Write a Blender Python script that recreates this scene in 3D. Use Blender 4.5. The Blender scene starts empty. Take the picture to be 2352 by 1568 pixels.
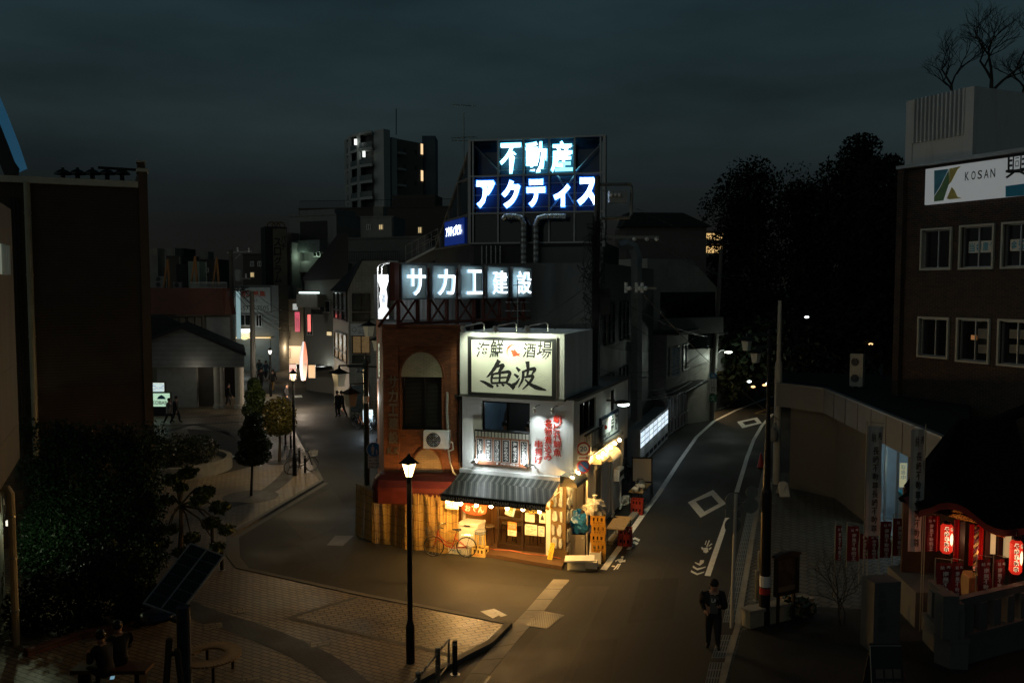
import bpy,math,random
import numpy as np
from mathutils import Vector,Matrix,noise as mnoise
random.seed(7);rng=np.random.default_rng(11)
C=bpy.context.scene
COL=C.collection
# ------------------------------------------------------------------ camera
CAM_H,FPX,CX,CY=8.7,2000.0,1176.0,784.0
PITCH=math.atan(129/FPX)
cam=bpy.data.objects.new('camera',bpy.data.cameras.new('camera'));COL.objects.link(cam)
cam.data.sensor_width=36;cam.data.lens=36*FPX/2352
cam.data.clip_start=.1;cam.data.clip_end=3000
cam.location=(0,0,CAM_H);cam.rotation_euler=(math.pi/2-PITCH,0,0)
C.camera=cam
# ------------------------------------------------------------------ night sky
W=bpy.data.worlds.new('World');C.world=W;W.use_nodes=True
nt=W.node_tree;nt.nodes.clear()
def N(t,tree=None,**k):
 n=(tree or nt).nodes.new(t)
 for a,v in k.items():setattr(n,a,v)
 return n
L=lambda a,b,tree=None:(tree or nt).links.new(a,b)
tc=N('ShaderNodeTexCoord');sep=N('ShaderNodeSeparateXYZ');L(tc.outputs['Generated'],sep.inputs[0])
ramp=N('ShaderNodeValToRGB');cr=ramp.color_ramp
cr.elements[0].position=0.0;cr.elements[0].color=(.003,.003,.0025,1)
cr.elements[1].position=1.0;cr.elements[1].color=(.004,.008,.011,1)
for p,c in((.5,(.006,.006,.0054,1)),(.53,(.0082,.0086,.0080,1)),(.585,(.0140,.0230,.0250,1)),(.655,(.0125,.0265,.0320,1)),(.75,(.005,.010,.013,1))):
 e=cr.elements.new(p);e.color=c
mad=N('ShaderNodeMath',operation='MULTIPLY_ADD');mad.inputs[1].default_value=.5;mad.inputs[2].default_value=.5
L(sep.outputs[2],mad.inputs[0]);L(mad.outputs[0],ramp.inputs[0])
cmap=N('ShaderNodeMapping');cmap.inputs['Scale'].default_value=(1.6,1.6,6.0);L(tc.outputs['Generated'],cmap.inputs[0])
cn=N('ShaderNodeTexNoise');cn.inputs['Scale'].default_value=2.2;cn.inputs['Detail'].default_value=6;L(cmap.outputs[0],cn.inputs['Vector'])
cm=N('ShaderNodeMapRange');cm.inputs[1].default_value=.3;cm.inputs[2].default_value=.72;cm.inputs[3].default_value=.72;cm.inputs[4].default_value=1.28
L(cn.outputs[0],cm.inputs[0])
mul=N('ShaderNodeVectorMath',operation='SCALE');L(ramp.outputs[0],mul.inputs[0]);L(cm.outputs[0],mul.inputs['Scale'])
# fill glow added to the sky behind the viewer, for unseen station lights
glow=N('ShaderNodeVectorMath',operation='DOT_PRODUCT');glow.inputs[1].default_value=(-.74,-.66,.08);L(tc.outputs['Generated'],glow.inputs[0])
gm=N('ShaderNodeMapRange');gm.interpolation_type='SMOOTHERSTEP';gm.inputs[1].default_value=.35;gm.inputs[2].default_value=1;gm.inputs[3].default_value=0;gm.inputs[4].default_value=1;L(glow.outputs['Value'],gm.inputs[0])
gc=N('ShaderNodeVectorMath',operation='SCALE');gc.inputs[0].default_value=(.10,.11,.10);L(gm.outputs[0],gc.inputs['Scale'])
add=N('ShaderNodeVectorMath',operation='ADD');L(mul.outputs[0],add.inputs[0]);L(gc.outputs[0],add.inputs[1])
bg=N('ShaderNodeBackground');bg.inputs[1].default_value=1.0;L(add.outputs[0],bg.inputs[0])
wo=N('ShaderNodeOutputWorld');L(bg.outputs[0],wo.inputs[0])
# ------------------------------------------------------------------ exposure and render
C.view_settings.view_transform='Standard';C.view_settings.look='None'
C.view_settings.exposure=0.0;C.view_settings.gamma=1.0
C.cycles.use_denoising=True;C.cycles.sample_clamp_indirect=3.0;C.cycles.sample_clamp_direct=0
C.cycles.max_bounces=6;C.cycles.transparent_max_bounces=12;C.cycles.caustics_reflective=False;C.cycles.caustics_refractive=False
C.cycles.use_light_tree=True
# ------------------------------------------------------------------ pixel <-> place helpers (surveying only: they give real positions)
Fv=Vector((0,math.cos(PITCH),-math.sin(PITCH)));Uv=Vector((0,math.sin(PITCH),math.cos(PITCH)));Rv=Vector((1,0,0))
ORG=Vector((0,0,CAM_H))
def ray(px,py):return Fv+Rv*((px-CX)/FPX)+Uv*((CY-py)/FPX)
def G(px,py,z=0.0):
 d=ray(px,py);return ORG+d*((z-CAM_H)/d.z)
def Y(px,py,y):
 d=ray(px,py);return ORG+d*(y/d.y)
def V(*a):return Vector(a)
# ------------------------------------------------------------------ mesh building
class MB:
 def __init__(s):s.v=[];s.f=[];s.m=[];s.big=[];s.smooth=False
 def add(s,vs,fs,m=0):
  b=len(s.v);s.v.extend([tuple(p)for p in vs]);s.f.extend([tuple(i+b for i in f)for f in fs]);s.m.extend([m]*len(fs));return s
 def quad(s,a,b,c,d,m=0):return s.add([a,b,c,d],[(0,1,2,3)],m)
 def poly(s,ps,m=0):return s.add(ps,[tuple(range(len(ps)))],m)
 def prism(s,ps,e,m=0):
  n=len(ps);e=Vector(e);ps=[Vector(p)for p in ps]
  return s.add(ps+[p+e for p in ps],[tuple(range(n-1,-1,-1)),tuple(range(n,2*n))]+[(i,(i+1)%n,n+(i+1)%n,n+i)for i in range(n)],m)
 def obox(s,o,a,b,c,m=0):
  o,a,b,c=Vector(o),Vector(a),Vector(b),Vector(c)
  return s.add([o,o+a,o+a+b,o+b,o+c,o+a+c,o+a+b+c,o+b+c],[(3,2,1,0),(4,5,6,7),(0,1,5,4),(1,2,6,5),(2,3,7,6),(3,0,4,7)],m)
 def box(s,c,sx,sy,sz,rz=0,m=0):
  r=Matrix.Rotation(rz,3,'Z');a,b=r@V(sx,0,0),r@V(0,sy,0)
  return s.obox(Vector(c)-a/2-b/2,a,b,V(0,0,sz),m)
 def tube(s,pts,r,n=8,m=0,cap=True):
  pts=[Vector(p)for p in pts];k=len(pts);rr=r if isinstance(r,(list,tuple))else[r]*k
  vs=[];up=V(0,0,1);prev=None
  for i,p in enumerate(pts):
   t=(pts[min(i+1,k-1)]-pts[max(i-1,0)])
   if t.length<1e-9:t=V(0,0,1)
   t.normalize()
   if prev is None:
    a=t.cross(V(0,0,1)if abs(t.z)<.9 else V(1,0,0)).normalized()
   else:
    a=(prev-t*prev.dot(t))
    a=a.normalized()if a.length>1e-6 else t.orthogonal().normalized()
   prev=a;b=t.cross(a)
   for j in range(n):
    w=2*math.pi*j/n;vs.append(p+(a*math.cos(w)+b*math.sin(w))*rr[i])
  fs=[(i*n+j,i*n+(j+1)%n,(i+1)*n+(j+1)%n,(i+1)*n+j)for i in range(k-1)for j in range(n)]
  if cap:fs+=[tuple(range(n-1,-1,-1)),tuple(range((k-1)*n,k*n))]
  return s.add(vs,fs,m)
 def ring(s,c,r,ax,tr,n=24,k=6,m=0):
  c=Vector(c);ax=Vector(ax).normalized();a=ax.orthogonal().normalized();b=ax.cross(a);vs=[]
  for i in range(n):
   w=2*math.pi*i/n;d=a*math.cos(w)+b*math.sin(w)
   for j in range(k):
    q=2*math.pi*j/k;vs.append(c+d*(r+tr*math.cos(q))+ax*tr*math.sin(q))
  return s.add(vs,[(i*k+j,((i+1)%n)*k+j,((i+1)%n)*k+(j+1)%k,i*k+(j+1)%k)for i in range(n)for j in range(k)],m)
 def lathe(s,c,prof,n=16,m=0,ax=None):
  c=Vector(c);z=Vector(ax).normalized()if ax is not None else V(0,0,1)
  a=V(1,0,0)if ax is None else z.orthogonal().normalized();b=z.cross(a);vs=[]
  for r,h in prof:
   for j in range(n):
    w=2*math.pi*j/n;vs.append(c+(a*math.cos(w)+b*math.sin(w))*r+z*h)
  k=len(prof);fs=[(i*n+j,i*n+(j+1)%n,(i+1)*n+(j+1)%n,(i+1)*n+j)for i in range(k-1)for j in range(n)]
  fs+=[tuple(range(n-1,-1,-1)),tuple(range((k-1)*n,k*n))]
  return s.add(vs,fs,m)
 def ball(s,c,r,n=10,m=0,sq=(1,1,1),wob=0,seed=0):
  c=Vector(c);vs=[];k=max(4,n//2+1)
  for i in range(k+1):
   th=math.pi*i/k
   for j in range(n):
    w=2*math.pi*j/n;d=V(math.sin(th)*math.cos(w),math.sin(th)*math.sin(w),math.cos(th))
    q=1+(wob*mnoise.noise(d*2.1+V(seed,seed*1.7,0))if wob else 0)
    vs.append(c+V(d.x*sq[0],d.y*sq[1],d.z*sq[2])*r*q)
  return s.add(vs,[(i*n+j,(i+1)*n+j,(i+1)*n+(j+1)%n,i*n+(j+1)%n)for i in range(k)for j in range(n)],m)
 def arrays(s,vv,ff,m=0):
  s.big.append((np.asarray(vv,float),np.asarray(ff,int),m));return s
 def text(s,face,t,s0,s1,z0,z1,o=.01,off=0.0,ext=0.0,m=0,shear=0.0,keep=False,skew=0.0):
  vv,ff,asp=text_mesh(t,off)
  if keep:
   w=(z1-z0)*asp;c=(s0+s1)/2;s0,s1=c-w/2,c+w/2
  P=[]
  for x,y in vv:
   P.append(face.at(s0+x*(s1-s0)+shear*(y-.5)*(z1-z0),z0+y*(z1-z0)+skew*(x-.5)*(s1-s0),o+ext))
  s.add(P,ff,m)
  if ext>0:
   Q=[face.at(s0+x*(s1-s0)+shear*(y-.5)*(z1-z0),z0+y*(z1-z0)+skew*(x-.5)*(s1-s0),o)for x,y in vv]
   from collections import Counter
   ec=Counter()
   for f in ff:
    for i in range(len(f)):ec[tuple(sorted((f[i],f[(i+1)%len(f)])))]+=1
   n=len(vv)
   s.add(P+Q,[(a,b,b+n,a+n)for(a,b),k in ec.items()if k==1],m)
  return s
 def vtext(s,face,t,sc,z0,z1,w,o=.01,off=0.0,ext=0.0,m=0,shear=0.0):
  n=len(t);h=(z1-z0)/n
  for i,ch in enumerate(t):
   if ch==' ':continue
   zc=z1-(i+.5)*h
   kw,kh=.46,.45
   if ch=='ー':kw,kh=.05,.42
   elif ch in 'っゃゅょッャュョ':kw,kh=.3,.3
   elif ch in 'いりり':kw,kh=.42,.36
   elif ch in '、。・!！':kw,kh=.1,.35
   elif ch=='一':kw,kh=.46,.06
   s.text(face,ch,sc-w*kw,sc+w*kw,zc-h*kh,zc+h*kh,o,off,ext,m,shear)
  return s
_tm={}
def text_mesh(t,off=0.0):
 k=(t,off)
 if k not in _tm:
  c=bpy.data.curves.new('t','FONT');c.body=t;c.offset=off;c.resolution_u=3
  o=bpy.data.objects.new('t',c);COL.objects.link(o)
  dg=bpy.context.evaluated_depsgraph_get();me=bpy.data.meshes.new_from_object(o.evaluated_get(dg))
  a=np.zeros(len(me.vertices)*3);me.vertices.foreach_get('co',a);a=a.reshape(-1,3)[:,:2]
  ff=[tuple(p.vertices)for p in me.polygons]
  bpy.data.objects.remove(o);bpy.data.curves.remove(c);bpy.data.meshes.remove(me)
  lo,hi=a.min(0),a.max(0);d=np.maximum(hi-lo,1e-6)
  _tm[k]=([tuple(p)for p in(a-lo)/d],ff,d[0]/d[1])
 return _tm[k]
def build_mesh(name,mb,mats,origin):
 me=bpy.data.meshes.new(name);ox=Vector(origin)
 vs=[tuple(Vector(p)-ox)for p in mb.v];fs=list(mb.f);mi=list(mb.m)
 if mb.big:
  nv=len(vs);allv=[np.array(vs,float).reshape(-1,3)];loops=[i for f in fs for i in f];starts=[];p=0
  for f in fs:starts.append(p);p+=len(f)
  L_=[np.array(loops,int)];S_=[np.array(starts,int)];M_=[np.array(mi,int)]
  for vv,ff,m in mb.big:
   allv.append(vv-np.array(ox));L_.append((ff+nv).ravel());k=ff.shape[1]
   S_.append(p+np.arange(len(ff))*k);p+=ff.size;M_.append(np.full(len(ff),m));nv+=len(vv)
  allv=np.concatenate(allv);L_=np.concatenate(L_);S_=np.concatenate(S_);M_=np.concatenate(M_)
  me.vertices.add(len(allv));me.vertices.foreach_set('co',allv.ravel())
  me.loops.add(len(L_));me.loops.foreach_set('vertex_index',L_.astype(np.int32))
  me.polygons.add(len(S_));me.polygons.foreach_set('loop_start',S_.astype(np.int32));me.polygons.foreach_set('material_index',M_.astype(np.int32))
  me.update(calc_edges=True)
 else:
  me.from_pydata(vs,[],fs);me.polygons.foreach_set('material_index',np.array(mi,np.int32))
  uv=me.uv_layers.new(name='UVMap');out=np.zeros(len(me.loops)*2);i=0
  for f in fs:
   a,b,c=Vector(mb.v[f[0]]),Vector(mb.v[f[1]]),Vector(mb.v[f[2]])
   n=(b-a).cross(c-a)
   if len(f)>3:n+=(c-a).cross(Vector(mb.v[f[3]])-a)
   if n.length<1e-12:n=V(0,0,1)
   n.normalize()
   if abs(n.z)>.95:u,w=V(1,0,0),V(0,1,0)
   else:
    u=V(0,0,1).cross(n).normalized();w=n.cross(u)
   for j in f:
    p=Vector(mb.v[j]);out[i]=p.dot(u);out[i+1]=p.dot(w);i+=2
  uv.data.foreach_set('uv',out)
 if mb.smooth:me.polygons.foreach_set('use_smooth',np.ones(len(me.polygons),bool))
 for m in(mats if isinstance(mats,(list,tuple))else[mats]):me.materials.append(m)
 me.update();return me
def tag(o,label=None,cat=None,group=None,kind=None):
 if label:o['label']=label
 if cat:o['category']=cat
 if group:o['group']=group
 if kind:o['kind']=kind
 return o
WL={}
def thing(name,label,cat,loc,group=None):
 o=bpy.data.objects.new(name,None);COL.objects.link(o);o.location=loc;o.empty_display_size=.2
 WL[o.name]=Vector(loc);return tag(o,label,cat,group)
def part(name,mb,mats,parent,label=None,smooth=False):
 if smooth:mb.smooth=True
 o=bpy.data.objects.new(name,build_mesh(name,mb,mats,WL[parent.name]));COL.objects.link(o);o.parent=parent
 WL[o.name]=WL[parent.name]
 if label:o['label']=label
 return o
def solo(name,mb,mats,label,cat,loc,group=None,kind=None,smooth=False):
 if smooth:mb.smooth=True
 o=bpy.data.objects.new(name,build_mesh(name,mb,mats,loc));COL.objects.link(o);o.location=loc;WL[o.name]=Vector(loc)
 return tag(o,label,cat,group,kind)
def setting(name,mb,mats,smooth=False):return solo(name,mb,mats,None,None,(0,0,0),kind='structure',smooth=smooth)
def copy_tree(o,parent=None):
 c=o.copy();COL.objects.link(c)
 if parent:c.parent=parent
 WL[c.name]=WL.get(o.name,Vector())
 for ch in list(o.children):copy_tree(ch,c)
 return c
def place(o,loc,rz=0.0,label=None,sc=None):
 o.location=loc;o.rotation_euler=(0,0,rz)
 if sc:o.scale=(sc,sc,sc)if not isinstance(sc,tuple)else sc
 if label:o['label']=label
 return o
def lamp(name,kind,loc,power,col,parent=None,radius=.05,aim=None,size=60,blend=.5):
 d=bpy.data.lights.new(name,kind);d.energy=power;d.color=col
 if kind in('POINT','SPOT'):d.shadow_soft_size=radius
 if kind=='SPOT':d.spot_size=math.radians(size);d.spot_blend=blend
 o=bpy.data.objects.new(name,d);COL.objects.link(o)
 base=WL[parent.name]if parent else Vector()
 o.location=Vector(loc)-base
 if aim is not None:o.rotation_euler=(Vector(aim)-Vector(loc)).to_track_quat('-Z','Y').to_euler()
 if parent:o.parent=parent
 return o
# ------------------------------------------------------------------ facade helper
class Face:
 def __init__(s,p,q):
  s.p=V(p[0],p[1],0);d=V(q[0]-p[0],q[1]-p[1],0);s.len=d.length;s.d=d.normalized()
  s.n=V(s.d.y,-s.d.x,0)
  if s.n.dot(V(-p[0],-p[1],0))<0:s.n=-s.n
 def at(s,a,z,o=0.0):r=s.p+s.d*a+s.n*o;return V(r.x,r.y,z)
 def sz(s,px,py,o=0.0):
  r=ray(px,py);t=(s.p+s.n*o-ORG).dot(s.n)/r.dot(s.n);w=ORG+r*t
  return(w-s.p).dot(s.d),w.z
 def R(s,x0,y0,x1,y1,o=0.0):
  xm,ym=(x0+x1)/2,(y0+y1)/2
  a,b=s.sz(x0,ym,o)[0],s.sz(x1,ym,o)[0]
  return min(a,b),max(a,b),s.sz(xm,y1,o)[1],s.sz(xm,y0,o)[1]
 def box(s,mb,s0,s1,z0,z1,o0,o1,m=0):
  return mb.obox(s.at(s0,z0,o0),s.d*(s1-s0),s.n*(o1-o0),V(0,0,z1-z0),m)
 def pbox(s,mb,x0,y0,x1,y1,o0,o1,m=0):return s.box(mb,*s.R(x0,y0,x1,y1,o1),o0,o1,m)
 def frame(s,mb,s0,s1,z0,z1,t,o0,o1,m=0,mull=(),trans=()):
  s.box(mb,s0,s0+t,z0,z1,o0,o1,m);s.box(mb,s1-t,s1,z0,z1,o0,o1,m)
  s.box(mb,s0+t,s1-t,z0,z0+t,o0,o1,m);s.box(mb,s0+t,s1-t,z1-t,z1,o0,o1,m)
  for k in mull:
   c=s0+(s1-s0)*k;s.box(mb,c-t/2,c+t/2,z0+t,z1-t,o0+.004,o1+.004,m)
  for k in trans:
   c=z0+(z1-z0)*k;s.box(mb,s0+t,s1-t,c-t/2,c+t/2,o0+.002,o1+.002,m)
 def wall(s,mb,s0,s1,z0,z1,holes=(),t=.15,m=0,mr=None,o=0.0):
  mr=m if mr is None else mr
  S=sorted({s0,s1,*[h[0]for h in holes],*[h[1]for h in holes]});Z=sorted({z0,z1,*[h[2]for h in holes],*[h[3]for h in holes]})
  S=[x for x in S if s0<=x<=s1];Z=[x for x in Z if z0<=x<=z1]
  for i in range(len(S)-1):
   for j in range(len(Z)-1):
    a,b=(S[i]+S[i+1])/2,(Z[j]+Z[j+1])/2
    if any(h[0]<a<h[1]and h[2]<b<h[3]for h in holes):continue
    mb.quad(s.at(S[i],Z[j],o),s.at(S[i+1],Z[j],o),s.at(S[i+1],Z[j+1],o),s.at(S[i],Z[j+1],o),m)
  for h in holes:
   a,b,c,d=h[:4]
   mb.quad(s.at(a,c,o),s.at(b,c,o),s.at(b,c,o-t),s.at(a,c,o-t),mr);mb.quad(s.at(a,d,o-t),s.at(b,d,o-t),s.at(b,d,o),s.at(a,d,o),mr)
   mb.quad(s.at(a,c,o),s.at(a,c,o-t),s.at(a,d,o-t),s.at(a,d,o),mr);mb.quad(s.at(b,c,o-t),s.at(b,c,o),s.at(b,d,o),s.at(b,d,o-t),mr)
def window(face,rc,parent,mframe,mglass,t=.05,o=0.0,dep=.12,mull=(.5,),trans=(),name='window',label=None):
 mb=MB();face.frame(mb,*rc,t,o-dep,o-dep+.07,mull=mull,trans=trans)
 w=part(name,mb,mframe,parent,label)
 g=MB();face.box(g,rc[0],rc[1],rc[2],rc[3],o-dep-.03,o-dep-.004);part('pane',g,mglass,w)
 return w
def leafquads(P,size):
 n=len(P);P=np.asarray(P,float);a=rng.normal(0,1,(n,3));a/=np.linalg.norm(a,axis=1)[:,None]
 b=np.cross(a,rng.normal(0,1,(n,3)));b/=np.linalg.norm(b,axis=1)[:,None];s=size*rng.uniform(.6,1.3,(n,1))
 vv=np.stack([P-a*s,P+b*s*.5,P+a*s,P-b*s*.5],1).reshape(-1,3)
 return vv,np.arange(n*4).reshape(n,4)
def shell(c,r,n,inner=.55):
 d=rng.normal(0,1,(n,3));d/=np.linalg.norm(d,axis=1)[:,None];q=inner+(1.04-inner)*rng.random((n,1))**.6
 return np.asarray(c,float)+d*q*np.asarray(r,float)
# ------------------------------------------------------------------ materials
def base_mat(name):
 m=bpy.data.materials.new(name);m.use_nodes=True;t=m.node_tree
 return m,t,t.nodes['Principled BSDF']
def M(name,col,rough=.7,metal=0.0,var=.18,scale=2.5,bump=0.0,bscale=40,emit=None,es=0.0,spec=None,dirt=0.0,streak=False):
 m,t,b=base_mat(name);b.inputs['Roughness'].default_value=rough;b.inputs['Metallic'].default_value=metal
 if spec is not None:b.inputs['Specular IOR Level'].default_value=spec
 if emit:b.inputs['Emission Color'].default_value=(*emit,1);b.inputs['Emission Strength'].default_value=es
 b.inputs['Base Color'].default_value=(*col,1)
 tcn=N('ShaderNodeTexCoord',t)
 if var:
  n=N('ShaderNodeTexNoise',t);n.inputs['Scale'].default_value=scale;n.inputs['Detail'].default_value=5;n.inputs['Roughness'].default_value=.6
  mp=N('ShaderNodeMapping',t);mp.inputs['Scale'].default_value=(1,1,.18 if streak else 1);L(tcn.outputs['Object'],mp.inputs[0],t);L(mp.outputs[0],n.inputs['Vector'],t)
  r=N('ShaderNodeMapRange',t);r.inputs[1].default_value=.25;r.inputs[2].default_value=.75;r.inputs[3].default_value=1-var;r.inputs[4].default_value=1+var
  L(n.outputs[0],r.inputs[0],t)
  sc=N('ShaderNodeVectorMath',t,operation='SCALE');sc.inputs[0].default_value=col;L(r.outputs[0],sc.inputs['Scale'],t);last=sc.outputs[0]
  if dirt:
   n2=N('ShaderNodeTexNoise',t);n2.inputs['Scale'].default_value=scale*.6;n2.inputs['Detail'].default_value=8;n2.inputs['Roughness'].default_value=.7
   L(mp.outputs[0],n2.inputs['Vector'],t)
   r2=N('ShaderNodeMapRange',t);r2.inputs[1].default_value=.52;r2.inputs[2].default_value=.68;r2.inputs[3].default_value=0;r2.inputs[4].default_value=dirt;L(n2.outputs[0],r2.inputs[0],t)
   mx=N('ShaderNodeMix',t,data_type='RGBA');mx.inputs[7].default_value=(col[0]*.35,col[1]*.32,col[2]*.27,1);L(r2.outputs[0],mx.inputs[0],t);L(last,mx.inputs[6],t);last=mx.outputs[2]
  L(last,b.inputs['Base Color'],t)
  rr=N('ShaderNodeMapRange',t);rr.inputs[1].default_value=.3;rr.inputs[2].default_value=.7;rr.inputs[3].default_value=max(.03,rough-.12);rr.inputs[4].default_value=min(1,rough+.12);L(n.outputs[0],rr.inputs[0],t);L(rr.outputs[0],b.inputs['Roughness'],t)
 if bump:
  n3=N('ShaderNodeTexNoise',t);n3.inputs['Scale'].default_value=bscale;n3.inputs['Detail'].default_value=4;L(tcn.outputs['Object'],n3.inputs['Vector'],t)
  bp=N('ShaderNodeBump',t);bp.inputs['Strength'].default_value=bump;bp.inputs['Distance'].default_value=.02;L(n3.outputs[0],bp.inputs['Height'],t);L(bp.outputs[0],b.inputs['Normal'],t)
 return m
def brick(name,c1,c2,mortar,bw=.22,bh=.07,ms=.008,off=.5,rough=.75,rot=0.0,bump=.5,var=.25,vscale=.7,dirt=0.0):
 m,t,b=base_mat(name);b.inputs['Roughness'].default_value=rough
 tcn=N('ShaderNodeTexCoord',t);mp=N('ShaderNodeMapping',t);mp.inputs['Rotation'].default_value=(0,0,rot);L(tcn.outputs['UV'],mp.inputs[0],t)
 br=N('ShaderNodeTexBrick',t);br.offset=off;br.inputs['Color1'].default_value=(*c1,1);br.inputs['Color2'].default_value=(*c2,1);br.inputs['Mortar'].default_value=(*mortar,1)
 br.inputs['Scale'].default_value=1;br.inputs['Brick Width'].default_value=bw;br.inputs['Row Height'].default_value=bh;br.inputs['Mortar Size'].default_value=ms;br.inputs['Mortar Smooth'].default_value=.3;br.inputs['Bias'].default_value=-.1
 L(mp.outputs[0],br.inputs['Vector'],t)
 n=N('ShaderNodeTexNoise',t);n.inputs['Scale'].default_value=vscale;n.inputs['Detail'].default_value=7;n.inputs['Roughness'].default_value=.65;L(tcn.outputs['UV'],n.inputs['Vector'],t)
 r=N('ShaderNodeMapRange',t);r.inputs[1].default_value=.3;r.inputs[2].default_value=.7;r.inputs[3].default_value=1-var;r.inputs[4].default_value=1+var;L(n.outputs[0],r.inputs[0],t)
 sc=N('ShaderNodeVectorMath',t,operation='SCALE');L(br.outputs[0],sc.inputs[0],t);L(r.outputs[0],sc.inputs['Scale'],t);L(sc.outputs[0],b.inputs['Base Color'],t)
 rr=N('ShaderNodeMapRange',t);rr.inputs[1].default_value=.3;rr.inputs[2].default_value=.7;rr.inputs[3].default_value=max(.1,rough-.2);rr.inputs[4].default_value=min(1,rough+.15);L(n.outputs[0],rr.inputs[0],t);L(rr.outputs[0],b.inputs['Roughness'],t)
 bp=N('ShaderNodeBump',t);bp.inputs['Strength'].default_value=bump;bp.inputs['Distance'].default_value=.01;bp.invert=True;L(br.outputs['Fac'],bp.inputs['Height'],t);L(bp.outputs[0],b.inputs['Normal'],t)
 return m
def stripes(name,stops,period,axis=0,rough=.6,bump=0.0,metal=0.0,var=.15):
 """colour bands repeated every `period` metres along u (axis 0) or v (axis 1)"""
 m,t,b=base_mat(name);b.inputs['Roughness'].default_value=rough;b.inputs['Metallic'].default_value=metal
 tcn=N('ShaderNodeTexCoord',t);sp=N('ShaderNodeSeparateXYZ',t);L(tcn.outputs['UV'],sp.inputs[0],t)
 dv=N('ShaderNodeMath',t,operation='DIVIDE');dv.inputs[1].default_value=period;L(sp.outputs[axis],dv.inputs[0],t)
 fr=N('ShaderNodeMath',t,operation='FRACT');L(dv.outputs[0],fr.inputs[0],t)
 rp=N('ShaderNodeValToRGB',t);rp.color_ramp.interpolation='CONSTANT' if not bump else 'LINEAR'
 e=rp.color_ramp.elements;e[0].position=stops[0][0];e[0].color=(*stops[0][1],1);e[1].position=stops[1][0];e[1].color=(*stops[1][1],1)
 for p,c in stops[2:]:x=e.new(p);x.color=(*c,1)
 L(fr.outputs[0],rp.inputs[0],t)
 n=N('ShaderNodeTexNoise',t);n.inputs['Scale'].default_value=1.3;n.inputs['Detail'].default_value=7;L(tcn.outputs['UV'],n.inputs['Vector'],t)
 r=N('ShaderNodeMapRange',t);r.inputs[1].default_value=.3;r.inputs[2].default_value=.7;r.inputs[3].default_value=1-var;r.inputs[4].default_value=1+var;L(n.outputs[0],r.inputs[0],t)
 sc=N('ShaderNodeVectorMath',t,operation='SCALE');L(rp.outputs[0],sc.inputs[0],t);L(r.outputs[0],sc.inputs['Scale'],t);L(sc.outputs[0],b.inputs['Base Color'],t)
 if bump:
  bp=N('ShaderNodeBump',t);bp.inputs['Strength'].default_value=bump;bp.inputs['Distance'].default_value=.02;L(rp.outputs[0],bp.inputs['Height'],t);L(bp.outputs[0],b.inputs['Normal'],t)
 return m
def E(name,col,s,base=(.8,.8,.8)):
 m,t,b=base_mat(name);b.inputs['Base Color'].default_value=(*base,1);b.inputs['Emission Color'].default_value=(*col,1);b.inputs['Emission Strength'].default_value=s;b.inputs['Roughness'].default_value=.5
 return m
def glass_thin(name,tint=(.85,.88,.86),refl=.12):
 m=bpy.data.materials.new(name);m.use_nodes=True;t=m.node_tree;t.nodes.clear()
 tr=N('ShaderNodeBsdfTransparent',t);tr.inputs[0].default_value=(*tint,1);gl=N('ShaderNodeBsdfGlossy',t);gl.inputs['Roughness'].default_value=.03
 fz=N('ShaderNodeLayerWeight',t);fz.inputs[0].default_value=refl;mx=N('ShaderNodeMixShader',t);o=N('ShaderNodeOutputMaterial',t)
 L(fz.outputs['Fresnel'],mx.inputs[0],t);L(tr.outputs[0],mx.inputs[1],t);L(gl.outputs[0],mx.inputs[2],t);L(mx.outputs[0],o.inputs[0],t)
 return m
def leafmat(name,c1,c2,rough=.35,spec=.5):
 m,t,b=base_mat(name);b.inputs['Roughness'].default_value=rough;b.inputs['Specular IOR Level'].default_value=spec
 g=N('ShaderNodeNewGeometry',t);mx=N('ShaderNodeMix',t,data_type='RGBA');mx.inputs[6].default_value=(*c1,1);mx.inputs[7].default_value=(*c2,1)
 L(g.outputs['Random Per Island'],mx.inputs[0],t);L(mx.outputs[2],b.inputs['Base Color'],t)
 return m
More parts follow.
